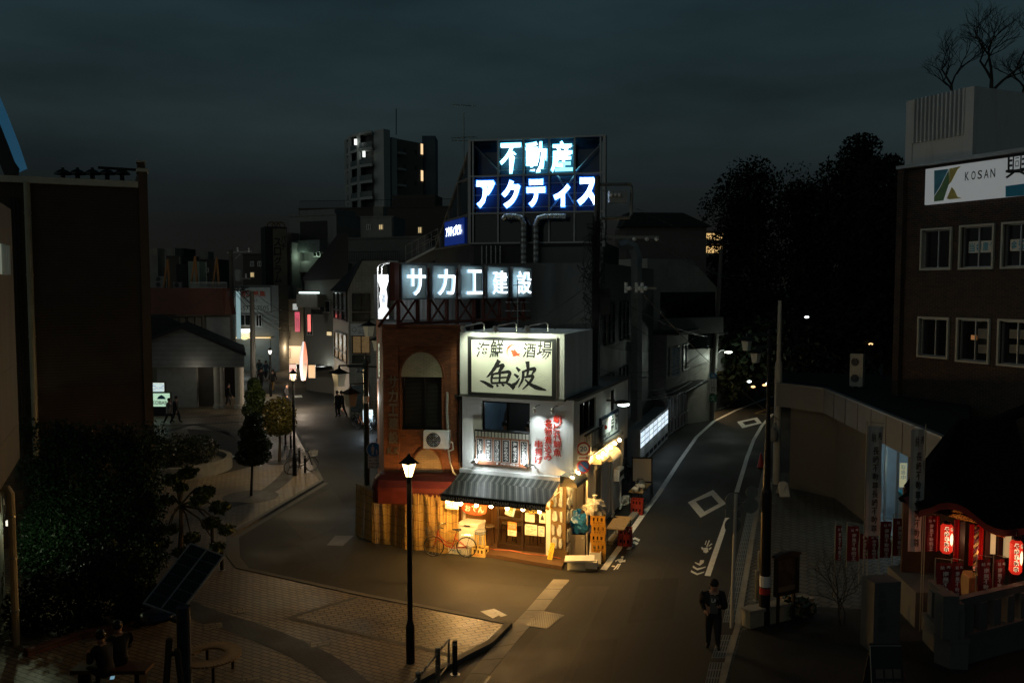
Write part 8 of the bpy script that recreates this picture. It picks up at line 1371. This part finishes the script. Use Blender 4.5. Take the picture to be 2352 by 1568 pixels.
for a,b in((FQ_[0],FQ_[1]),(FQ_[1],FQ_[2])):
 F=Face((a.x,a.y),(b.x,b.y));F.box(mb,0,F.len,0,.72,-.4,0,0);F.box(mb,-.02,F.len+.02,.72,.8,-.42,.03,0);F.box(mb,0,F.len,1.42,1.6,-.28,-.1,0);k=int(F.len/.5)+1;[part('post',F.box(MB(),s,s+.26,.8,1.42,-.32,-.06),STN,t)for s in np.linspace(.1,F.len-.3,k)]
part('plinth',mb,STN,t);F=Face((FQ_[1].x-.2,FQ_[1].y),(FQ_[1].x+.2,FQ_[1].y));part('corner_post',F.box(MB(),0,.36,.8,1.78,-.35,.02),STN,t)
g=G(2040,1500,.1);F=Face((g.x-.36,g.y),(g.x+.3,g.y+.1));t=thing('stone_pillar','square inscribed stone gate pillar before the red banners','stone pillar',g);zt_=F.sz(2040,1337)[1];part('shaft',F.box(MB(),0,F.len,.1,zt_,-.55,0),STN,t);mb=MB();mb.vtext(F,'長崎不動尊',.2,.6,zt_-.2,.22,.006);part('inscription',mb,M('dark_carving',(.05,.05,.05),.9),t)
t,F,h=asign(1992,2068,1600,1478,'dark folding pavement board at the bottom right corner',DARK,False);mb=MB();F.frame(mb,.02,F.len-.02,.15,h-.02,.03,.0,.27)if False else mb.tube([F.at(.02,h-.03,.02),F.at(.0,.12,.27)],.012,5);mb.tube([F.at(.02,h-.03,.02),F.at(F.len-.02,h-.03,.02)],.012,5);part('rim',mb,GALV,t);mb=MB();[mb.quad(*[F.at(F.len*u,.1+(h-.1)*w_,.25*(1-w_)+.02)for u,w_ in((x,z),(x+.22,z),(x+.22,z+.16),(x,z+.16))])for x in(.15,.42,.68)for z in(.2,.42)];part('menu_picture',mb,M('dim_pictures',(.12,.1,.08),.6,var=.5,scale=9),t)
c=G(1830,1418,.1);t=thing('flower_bed','small clump of pink and yellow flowers beside the low wall','flowers',c);part('leaves',MB().arrays(*leafquads(shell(c+V(0,0,.25),(.5,.3,.3),300),.09)),leafmat('bed_leaf',(.01,.03,.01),(.03,.06,.02)),t);part('blossom',MB().arrays(*leafquads(shell(c+V(-.1,0,.42),(.45,.25,.2),40),.05)),leafmat('bed_blossom',(.6,.15,.12),(.6,.4,.1)),t)
# ------------------------------------------------------------------ trees, hedges and people
BARK=M('bark',(.06,.045,.03),.9,var=.3,scale=6,bump=.5)
def tree(name,label,base,clumps,n,size,lm,trunk,group=None,limbs=True,inner=.5):
 t=thing(name,label,'tree',base,group);mb=MB();b=Vector(base);top=b+V(*trunk[0]);mb.tube([b,b.lerp(top,.5)+V(.04,0,0),top],[trunk[1],trunk[1]*.75,trunk[1]*.45],8)
 if limbs:[mb.tube([b.lerp(top,.75),(b.lerp(top,.9)+Vector(c))/2,Vector(c)],[trunk[1]*.4,trunk[1]*.3,trunk[1]*.1],5)for c,r in clumps]
 part('trunk',mb,BARK,t);vol=[r[0]*r[1]+r[1]*r[2]for c,r in clumps];tot=sum(vol);part('crown',MB().arrays(*leafquads(np.concatenate([shell(c,r,int(n*v/tot),inner)for(c,r),v in zip(clumps,vol)]),size)),lm,t);return t
def clumpy(px0,px1,pyt,pyb,yd,n,rr,seed,taper=0.0):
 q=random.Random(seed);out=[]
 for k in range(n):
  v=(k+.5)/n;py=pyt+(pyb-pyt)*v;hw=(px1-px0)/2*(1-taper*(1-v));px=(px0+px1)/2+q.uniform(-1,1)*hw*.72;r=rr*q.uniform(.7,1.25);out.append((Y(px,py,yd+q.uniform(-1,1)*rr*.8),(r,r,r*.75)))
 return out
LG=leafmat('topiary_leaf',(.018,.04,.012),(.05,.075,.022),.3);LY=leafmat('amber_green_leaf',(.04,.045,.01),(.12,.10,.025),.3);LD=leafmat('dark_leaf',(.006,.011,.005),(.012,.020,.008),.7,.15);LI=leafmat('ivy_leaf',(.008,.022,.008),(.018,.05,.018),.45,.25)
g=G(577,1138,.1);tree('topiary_tree','clipped two tier evergreen tree standing on the dark paved ring',g,[(Y(581,1048,g.y),(.72,.66,.36)),(Y(585,1022,g.y),(.66,.62,.42)),(Y(580,994,g.y),(.55,.5,.4)),(Y(583,966,g.y),(.36,.34,.34))],9000,.06,LG,((.05,0,2.6),.06),None,True,.4)
g=G(586,1060,.1);tree('topiary_tree','narrow clipped evergreen tree behind the two tier one',g,[(Y(584,886,g.y),(.34,.34,.42)),(Y(586,910,g.y),(.5,.48,.5)),(Y(583,940,g.y),(.56,.54,.5)),(Y(584,972,g.y),(.5,.5,.45))],7500,.06,LG,((.03,0,2.8),.07),None,True,.4)
g=G(642,1060,.1);tree('round_tree','round crowned clipped tree with amber green leaves beside the lit lamp',g,[(Y(641,952,g.y),(.8,.8,.85)),(Y(637,975,g.y),(.78,.78,.55)),(Y(655,968,g.y),(.55,.6,.6))],9000,.065,LY,((0,0,2.2),.08),None,True,.4)
g=G(412,1335,.1);cl=[(Y(x,y,g.y+(i%3-1)*.4),(r,r,r*.6))for i,(x,y,r)in enumerate(((395,1100,.28),(432,1085,.3),(470,1130,.32),(415,1120,.22),(380,1150,.26),(505,1165,.3),(455,1150,.25),(520,1215,.26),(485,1200,.28),(390,1215,.24),(375,1245,.22),(440,1235,.26),(500,1255,.22),(415,1265,.25)))];tree('pollard_tree','young pollarded tree with layered leaf tufts behind the solar panel',g,cl,3400,.075,leafmat('pollard_leaf',(.03,.05,.012),(.06,.085,.03),.4),((.1,0,3.0),.09),None,True,.2)
# hedge mass along the clad building
t=thing('ivy_hedge','tall dark leafy hedge covering the foot of the clad building','hedge',G(220,1380,.1));hp=[]
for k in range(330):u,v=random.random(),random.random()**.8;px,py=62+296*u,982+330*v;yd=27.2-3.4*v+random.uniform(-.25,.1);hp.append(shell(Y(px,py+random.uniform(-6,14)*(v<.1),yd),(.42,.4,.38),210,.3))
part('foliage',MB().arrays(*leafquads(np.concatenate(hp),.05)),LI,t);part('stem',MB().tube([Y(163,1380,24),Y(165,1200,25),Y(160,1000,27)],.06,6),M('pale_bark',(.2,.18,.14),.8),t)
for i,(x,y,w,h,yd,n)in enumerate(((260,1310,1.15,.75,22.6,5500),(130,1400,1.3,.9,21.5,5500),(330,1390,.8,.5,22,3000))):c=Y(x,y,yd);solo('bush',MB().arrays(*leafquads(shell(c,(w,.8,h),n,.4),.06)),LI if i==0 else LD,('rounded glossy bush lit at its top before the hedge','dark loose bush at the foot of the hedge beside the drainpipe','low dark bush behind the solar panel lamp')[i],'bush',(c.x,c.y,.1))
pc=G(400,1078,.1);t=thing('round_planter','round concrete edged planter with shrubs beyond the hedge','planter',pc);part('rim',MB().lathe(pc,[(2.6,0),(2.6,.55),(2.35,.55),(2.3,.3)],40),CONC,t);part('shrubs',MB().arrays(*leafquads(np.concatenate([shell(pc+V(a,b,.9),(.9,.9,.7),1500,.3)for a,b in((-1.2,.3),(0,.8),(1.1,.2),(.2,-.7))]),.07)),leafmat('planter_leaf',(.012,.022,.008),(.04,.04,.012),.4),t)
mb=MB();E_=gp([(60,1505),(180,1466),(300,1440),(345,1420),(372,1385)],.1);ribbon(mb,E_,-.1,.1,.1,.26);setting('planting_kerb',mb,brick('red_edge_brick',(.16,.06,.04),(.12,.05,.035),(.05,.04,.03),.5,.2,.015))
# dark trees beyond the right street
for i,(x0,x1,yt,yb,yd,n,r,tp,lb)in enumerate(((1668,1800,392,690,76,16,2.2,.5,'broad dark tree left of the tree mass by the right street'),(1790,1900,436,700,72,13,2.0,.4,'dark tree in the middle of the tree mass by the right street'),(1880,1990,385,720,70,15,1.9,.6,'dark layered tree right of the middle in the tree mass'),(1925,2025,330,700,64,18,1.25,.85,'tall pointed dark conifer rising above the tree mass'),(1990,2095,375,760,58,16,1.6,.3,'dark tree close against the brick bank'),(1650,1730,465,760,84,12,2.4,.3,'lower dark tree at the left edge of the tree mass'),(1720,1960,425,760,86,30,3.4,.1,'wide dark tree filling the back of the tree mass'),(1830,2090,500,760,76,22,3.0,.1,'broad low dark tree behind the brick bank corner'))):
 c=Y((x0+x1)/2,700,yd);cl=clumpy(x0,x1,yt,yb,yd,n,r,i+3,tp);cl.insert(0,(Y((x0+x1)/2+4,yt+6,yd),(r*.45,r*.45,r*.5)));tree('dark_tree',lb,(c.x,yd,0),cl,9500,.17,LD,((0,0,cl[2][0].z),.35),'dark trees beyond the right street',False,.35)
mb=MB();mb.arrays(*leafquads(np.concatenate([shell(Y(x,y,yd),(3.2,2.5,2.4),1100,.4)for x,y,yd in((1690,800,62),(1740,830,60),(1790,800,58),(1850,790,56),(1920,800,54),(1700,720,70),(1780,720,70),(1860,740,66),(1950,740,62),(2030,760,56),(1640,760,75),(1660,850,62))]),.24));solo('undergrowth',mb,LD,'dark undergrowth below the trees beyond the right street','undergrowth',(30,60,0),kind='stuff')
for i,(x,y,m)in enumerate(((1853,728,0),(1756,884,1),(1721,876,0),(1730,888,1),(1764,880,0),(2000,790,1))):c=Y(x,y,52);solo('distant_light',MB().ball(c,.09,6,0,(1.6,1,.8)),E('far_white_lamp',(.9,.97,1),3.5)if i==0 else E('far_amber_lamp',(1,.6,.25),1.8)if i==1 else bpy.data.materials['far_white_lamp' if m==0 else 'far_amber_lamp'],('brightest white lamp glimpsed through the dark trees','amber lamp low in the undergrowth right of the lanterns','white lamp low in the undergrowth, farthest left','amber lamp between the two low white lamps','white lamp low in the undergrowth behind the camera pole','amber lamp beside the twin fan unit on the hall')[i],'lamp',c)
def grow(mb,p,d,l,r,k,q):
 e=p+d*l;mid=p.lerp(e,.5)+V(q.uniform(-1,1),q.uniform(-1,1),q.uniform(-.3,.6))*l*.09;mb.tube([p,mid,e],[r,r*.85,r*.66],4 if k<4 else 6,0,False)
 if k:[grow(mb,p.lerp(e,f),(d+V(q.uniform(-1,1),q.uniform(-1,1),q.uniform(-.42,.75))*.85).normalized(),l*q.uniform(.6,.85),r*.6,k-1,q)for f in((1,1,.65)if k>1 else(1,.7))]
for i,(x,y,yd,l,k,s,lb)in enumerate(((2275,262,46,1.75,6,4,'tall bare branched tree rising behind the bank penthouse'),(2195,245,47,1.15,6,8,'smaller bare tree spreading left of the tall one behind the penthouse'),(2345,250,46,1.1,6,5,'bare tree behind the penthouse at the right picture edge'))):
 b=Y(x,y,yd);t=thing('bare_tree',lb,'tree',(b.x,yd,0));mb=MB();mb.tube([V(b.x,yd,0),b],[.3,.14],8);grow(mb,b,V((-.5,-.75,.35)[i]*.3*(i>0),0,1).normalized(),l,.13-.04*(i>0),k,random.Random(s));part('trunk',mb,M('winter_bark',(.035,.03,.026),.9,var=.2)if i==0 else bpy.data.materials['winter_bark'],t)
g=G(1925,1440,.1);t=thing('bare_shrub','bare twiggy shrub beside the stone gate pillar','shrub',g);mb=MB();q=random.Random(12);[grow(mb,g+V(.1*j,.05*j,0),V(q.uniform(-.25,.25),q.uniform(-.25,.25),1).normalized(),.75,.02,4,q)for j in range(3)];part('trunk',mb,bpy.data.materials['winter_bark'],t)
# people
def person(label,pf,h,face,top_m,leg_m,pose='walk',group=None,z=.1,hat=None,extra=None,at=None,hair_m=HAIR,bulk=1.12):
 s=h/1.7;g=V(*at)if at is not None else G(*pf,z);t=thing('person',label,'person',g,group);sit=pose=='sit';st=.26 if pose=='walk' else .17 if pose=='phone' else .04;pz=.5 if sit else .92;lean=.14 if pose in('phone','sit')else .03
 J={};R_={}
 def j(n,p,r):J[n]=V(*p);R_[n]=r*(bulk if n[:2]in('pe','ws','ch','sh','el','hi')else 1+(bulk-1)*.5 if n[:2]in('kn','an')else 1)
 j('pel',(0,0,pz),.15);j('wst',(.01,0,pz+.16),.145);j('chs',(lean*.6,0,pz+.38),.165);j('nek',(lean,0,pz+.55),.065);j('hd0',(lean+.02,0,pz+.63),.085);j('hd1',(lean+.035,0,pz+.71),.1);j('hd2',(lean+.03,0,pz+.78),.07)
 ed=[('pel','wst'),('wst','chs'),('chs','nek'),('nek','hd0'),('hd0','hd1'),('hd1','hd2')];lab={}
 for sd,k in(('l',1),('r',-1)):
  x=st*k;up=.12 if(pose in('walk','phone')and k>0)else 0
  j('hip'+sd,(0,.09*k,pz-.04),.105);
  if sit:j('kne'+sd,(.44,.11*k,pz),.075);j('ank'+sd,(.45,.11*k,.09),.05)
  else:j('kne'+sd,(x*.55+.05,.1*k,.5),.075);j('ank'+sd,(x-.06,.1*k,.09+up),.052)
  j('toe'+sd,(J['ank'+sd].x+.17,.12*k,.04+up*.8),.04);ed+=[('pel','hip'+sd),('hip'+sd,'kne'+sd),('kne'+sd,'ank'+sd),('ank'+sd,'toe'+sd)]
  j('sho'+sd,(lean*.8,.19*k,pz+.47),.085);ph=(pose in('phone','sit')and(k>0 or sit))
  if ph:j('elb'+sd,(lean+.05,.25*k,pz+.2),.06);j('wri'+sd,(lean+.28,.12*k,pz+.3),.04);hd=V(.75,-.5*k,.3)
  elif pose=='phone':j('elb'+sd,(-.06,.27*k,pz+.22),.06);j('wri'+sd,(.13,.2*k,pz+.06),.042);hd=V(.8,-.5*k,-.1)
  else:j('elb'+sd,(-.05-st*k*.3,.26*k,pz+.2),.058);j('wri'+sd,(.04-st*k*.7,.26*k,pz-.03),.038);hd=V(.15,0,-1)
  hd.normalize();w=J['wri'+sd];j('plm'+sd,w+hd*.07,.036);ed+=[('chs','sho'+sd),('sho'+sd,'elb'+sd),('elb'+sd,'wri'+sd),('wri'+sd,'plm'+sd)];sdv=hd.cross(V(0,1,.2)).normalized();nv_=hd.cross(sdv)
  for f in range(4):o=sdv*(.026*(f-1.5));a=w+hd*.105+o;j('f%d%s'%(f,sd),a,.0105);j('g%d%s'%(f,sd),a+(hd*.04-nv_*.022*k)*(1,1.12,1.05,.8)[f],.0085);ed+=[('plm'+sd,'f%d%s'%(f,sd)),('f%d%s'%(f,sd),'g%d%s'%(f,sd))]
  j('th'+sd,w+hd*.06+sdv*.055,.011);ed.append(('plm'+sd,'th'+sd))
 names=list(J);me=bpy.data.meshes.new('p');me.from_pydata([tuple(J[n])for n in names],[(names.index(a),names.index(b))for a,b in ed],[]);o=bpy.data.objects.new('p',me);COL.objects.link(o);o.modifiers.new('s','SKIN')
 for i,n in enumerate(names):d=me.skin_vertices[0].data[i];r=R_[n];d.radius=(r*(1.0 if n not in('chs','wst','pel')else .8),r*(1.0 if n not in('chs','wst','pel')else 1.05));d.use_root=n=='pel'
 o.modifiers.new('d','SUBSURF').levels=2;dg=bpy.context.evaluated_depsgraph_get();b=bpy.data.meshes.new_from_object(o.evaluated_get(dg));bpy.data.objects.remove(o);bpy.data.meshes.remove(me)
 b.materials.clear();[b.materials.append(m)for m in(top_m,leg_m,SKIN,BLACK)];SEG=[(J[a],J[c],a,c)for a,c in ed]
 def kind(a,c):
  if 'toe' in c:return 3
  if c[:2]in('hd',)or a[:2]=='hd' or c[:3]=='plm' or a[:3]=='plm' or c[0]in 'fg' or c=='nek':return 2
  return 1 if c[:3]in('hip','kne','ank')else 0
 for p in b.polygons:
  c=p.center;best=min(SEG,key=lambda q:(c-(q[0]+(q[1]-q[0])*max(0,min(1,(c-q[0]).dot(q[1]-q[0])/max((q[1]-q[0]).length_squared,1e-9))))).length-.5*R_[q[3]]);p.material_index=kind(best[2],best[3]);p.use_smooth=True
  if p.material_index==1 and c.z>pz-.18 and not sit:p.material_index=0
 Mx=Matrix.Translation(g)@Matrix.Rotation(face,4,'Z')@Matrix.Scale(s,4);b.transform(Matrix.Rotation(face,4,'Z')@Matrix.Scale(s,4));bo_=bpy.data.objects.new('body',b);COL.objects.link(bo_);bo_.parent=t;WL[bo_.name]=WL[t.name]
 W_=lambda*p:Mx@V(*p);hc=J['hd1'];mb=MB();mb.ball(hc+V(-.02,0,.035),.118,12,0,(1,.92,.95));mb.v=[tuple(Mx@Vector(v))for v in mb.v if True];part('hat' if hat else 'hair',mb,hat or hair_m,t,smooth=True)
 mb=MB();[mb.ball(hc+V(.092,.035*k,-.005),.012,6)for k in(1,-1)];mb.ball(hc+V(.1,0,-.03),.02,6,1);[mb.ball(hc+V(0,.1*k,-.015),.025,6,1,(.8,.4,1.2))for k in(1,-1)];mb.tube([hc+V(.088,-.025,-.07),hc+V(.094,0,-.07),hc+V(.088,.025,-.07)],.007,5,2);mb.v=[tuple(Mx@Vector(v))for v in mb.v];part('face',mb,[INK,SKIN,INKR],t)
 return t,J,Mx
CO1=M('black_coat',(.012,.012,.013),.8,var=.2);CO2=M('dark_trousers',(.014,.014,.016),.8,var=.2);CO3=M('pale_jacket',(.34,.3,.26),.8,var=.2);CO4=M('teal_jacket',(.10,.17,.18),.7,var=.2);CO5=M('tan_trousers',(.3,.18,.06),.8,var=.2)
up_,J,Mx=person('person in black jacket, cap and LA sweatshirt looking at a phone on the right road',(1637,1494),1.74,-1.75,CO1,CO2,'phone',z=0,hat=CO1,bulk=1.36);W_=lambda*p:Mx@V(*p)
mb=MB();c=J['chs'];P=[(c.x+.185,y,c.z+zq)for y,zq in((-.085,-.3),(.085,-.3),(.1,.1),(-.1,.1))];mb.poly([W_(*p)for p in P]);mb.v=[tuple(v)for v in mb.v];nn=(Mx.to_3x3()@V(1,0,0)).normalized();part('sweatshirt',MB().prism([W_(*p)for p in P],nn*.025),M('grey_sweatshirt',(.10,.10,.09),.8),up_);a,b=W_(c.x+.215,-.09,c.z-.02),W_(c.x+.215,.09,c.z-.02);F=Face((a.x,a.y),(b.x,b.y));mb=MB();mb.text(F,'LA',.03,F.len-.03,a.z-.02,a.z+.08,.006,off=.03);part('lettering',mb,INKW,up_)
h=W_(*(J['plml']+V(.03,-.02,.02)));solo('phone',MB().box(h,.075,.012,.15,-.3),BLACK,'dark phone held by the walking person on the right road','phone',h)
for lb,pf,hh,fc,a,b,ps in(('person in a long black coat walking beside the lit police sign',(404,974),1.72,-.2,CO1,CO2,'walk'),('person in a pale jacket half behind the black coated walker',(388,974),1.6,-.2,CO3,CO2,'walk'),('dark figure walking under the pavilion beside its column',(524,938),1.72,.6,CO1,CO2,'walk'),('person in teal hooded jacket walking away at the far street end',(596,868),1.68,1.6,CO4,M('red_trousers',(.25,.05,.03),.8),'walk'),('person with dark blue backpack coat in the far street middle',(611,872),1.7,1.4,M('blue_coat',(.05,.09,.13),.8),CO2,'walk'),('person in black coat walking before the far lit lamp, left side',(601,893),1.74,1.5,CO1,CO2,'walk'),('person in tan trousers and dark coat right of the far lit lamp',(627,897),1.72,1.5,CO1,CO5,'walk'),('person in a cap walking beside the round clipped tree',(658,935),1.66,-.3,CO1,CO2,'walk'),('person in dark clothes by the tiled building, left of a pair',(776,958),1.7,2.6,CO1,CO2,'stand'),('person in black coat and pale shoes, right of the pair by the cone',(786,957),1.68,2.8,CO1,CO2,'walk')):person(lb,pf,hh,fc,a,b,ps,'people walking in the left street',0)
for i,(x,yd,dz)in enumerate(((242,18.0,-.05),(275,18.3,.02))):b=Y(x,1500,yd);person(('seated person bent over a glowing phone in the bottom left corner','seated dark figure leaning behind the phone user in the bottom left corner')[i],None,1.7,(2.6,2.2)[i],CO1,CO2,'sit','people sitting on the plaza',at=(b.x,yd,.1+dz))
c=Y(258,1556,17.6);solo('phone',MB().box(c,.08,.14,.012,.3),E('phone_screen',(.35,.75,1),.35),'glowing phone in the hands of the seated person','phone',c)
mb=MB();b=Y(258,1600,18.15);t=thing('plaza_bench','dark backless bench under the seated pair','bench',(b.x,18.2,.1));part('seat',MB().box((b.x,18.2,.47),1.6,.45,.08),WOODD,t);[part('leg',MB().box((b.x+s,18.2,.1),.1,.4,.37),BLACK,t)for s in(-.6,.6)]
for i,(ss,fc,lb)in enumerate(((.95,.0,'diner with dark hair seated left behind the upper restaurant window'),(2.1,3.1,'diner in pale clothes seated right behind the upper restaurant window'))):p=FA.at(ss,2.85,-1.0);person(lb,None,1.65,fc+angA,CO1 if i==0 else CO3,CO2,'sit','diners at the upper window',at=(p.x,p.y,2.86));c=FA.at(ss,2.855,-1.0);solo('stool',MB().lathe(c,[(.15,0),(.03,.03),(.03,.38),(.18,.4),(.18,.44)],12),WOODD,'dark stool under the diner seated '+('left' if i==0 else 'right')+' behind the upper window','stool',c)
c=FA.at(1.52,2.855,-1.0);solo('dining_table',MB().lathe(c,[(.25,0),(.04,.04),(.04,.68),(.36,.7),(.36,.74)],20),WOOD,'small round table between the two diners behind the upper window','table',c)
# solar lamp, round bench, timber stakes, handrail
q4=[Y(437,1245,19.3),Y(516,1275,19.3),Y(409,1415,17.9),Y(327,1385,17.9)];g=G(426,1610,.1);t=thing('solar_lamp','tilted solar panel lamp on a dark pole in the near plaza','solar lamp',g);nn=(q4[1]-q4[0]).cross(q4[3]-q4[0]).normalized();nn=nn if nn.z>0 else-nn;part('pole',MB().tube([g,V(g.x,g.y,Y(426,1392,g.y).z)],.14,14),M('navy_pole_paint',(.03,.045,.075),.3,.4),t);pn=part('panel',MB().prism(q4,nn*-.05),M('panel_frame',(.35,.4,.42),.35,.6),t);mb=MB();f=lambda u,v:q4[0].lerp(q4[1],u).lerp(q4[3].lerp(q4[2],u),v)+nn*.004
for k in(0,1):
 for r in range(6):mb.quad(f(.045+.475*k,.022+.16*r),f(.475+.475*k,.022+.16*r),f(.475+.475*k,.176+.16*r),f(.045+.475*k,.176+.16*r))
part('solar_cells',mb,stripes('solar_cell_rows',((0,(.05,.06,.07)),(.1,(.008,.012,.018)),(1,(.010,.014,.02))),.06,0,.25),pn);part('lamp_disc',MB().lathe(Y(366,1412,18.0),[(.2,-.06),(.37,-.04),(.38,.04),(.3,.08)],24),bpy.data.materials['navy_pole_paint'],t,smooth=True);part('arm',MB().tube([Y(366,1412,18.0),V(g.x,g.y,Y(400,1412,18).z)],.04,6),DARK,t)
c=G(482,1545,.1);t=thing('round_bench','circular slatted wooden bench round a young tree stake','bench',c);mb=MB()
for k in range(48):
 if 24<=k<27:continue
 a=math.pi*2*k/48;d=V(math.cos(a),math.sin(a),0);e=V(-d.y,d.x,0);mb.obox(c+d*.33-e*.03+V(0,0,.4),d*.36,e*.07,V(0,0,.04))
part('seat',mb,M('weathered_slat',(.30,.2,.09),.45,var=.4,scale=8),t);[part('leg',MB().box(c+V(.5*math.cos(a),.5*math.sin(a),0),.06,.06,.4),BLACK,t)for a in(.5,2,3.6,5.2)]
g=G(400,1620,.1);t=thing('tree_stakes','pair of timber tree stakes tied beside the solar lamp pole','stakes',g);[part('stake',MB().tube([g+V(.16*k,.1*k,0),Y(398+9*k,1466+12*(k+1),g.y)],.07,8),BARK,t)for k in(-1,1)];part('crossbar',MB().tube([Y(385,1500,g.y),Y(415,1500,g.y)],.05,6),BARK,t)
RM=M('rail_steel',(.3,.3,.27),.3,.8);pA,pB,pE=G(961,1640,.1),G(1006,1578,.1),G(1025,1540,.1);hh=Y(1006,1488,pB.y).z-.1;t=thing('handrail','grey tubular handrail with round posts at the bottom centre','railing',pB);[part('post',MB().lathe(p,[(.055,0),(.055,hh),(.045,hh+.02)],12),RM,t)for p in(pA,pB)];e=(pB-pA).normalized();p0=pA-e*.6;p1=pB+e*.75;up=lambda p,z:V(p.x,p.y,.1+z);part('rail',MB().tube([up(p0,.2),up(p0,hh-.1),up(p1,hh-.1),up(p1,.2),up(p0,.2)],.024,8),RM,t);bollard(G(1045,1549,.1),.78,'dark round topped bollard right of the tubular handrail',None,DARK,.055)
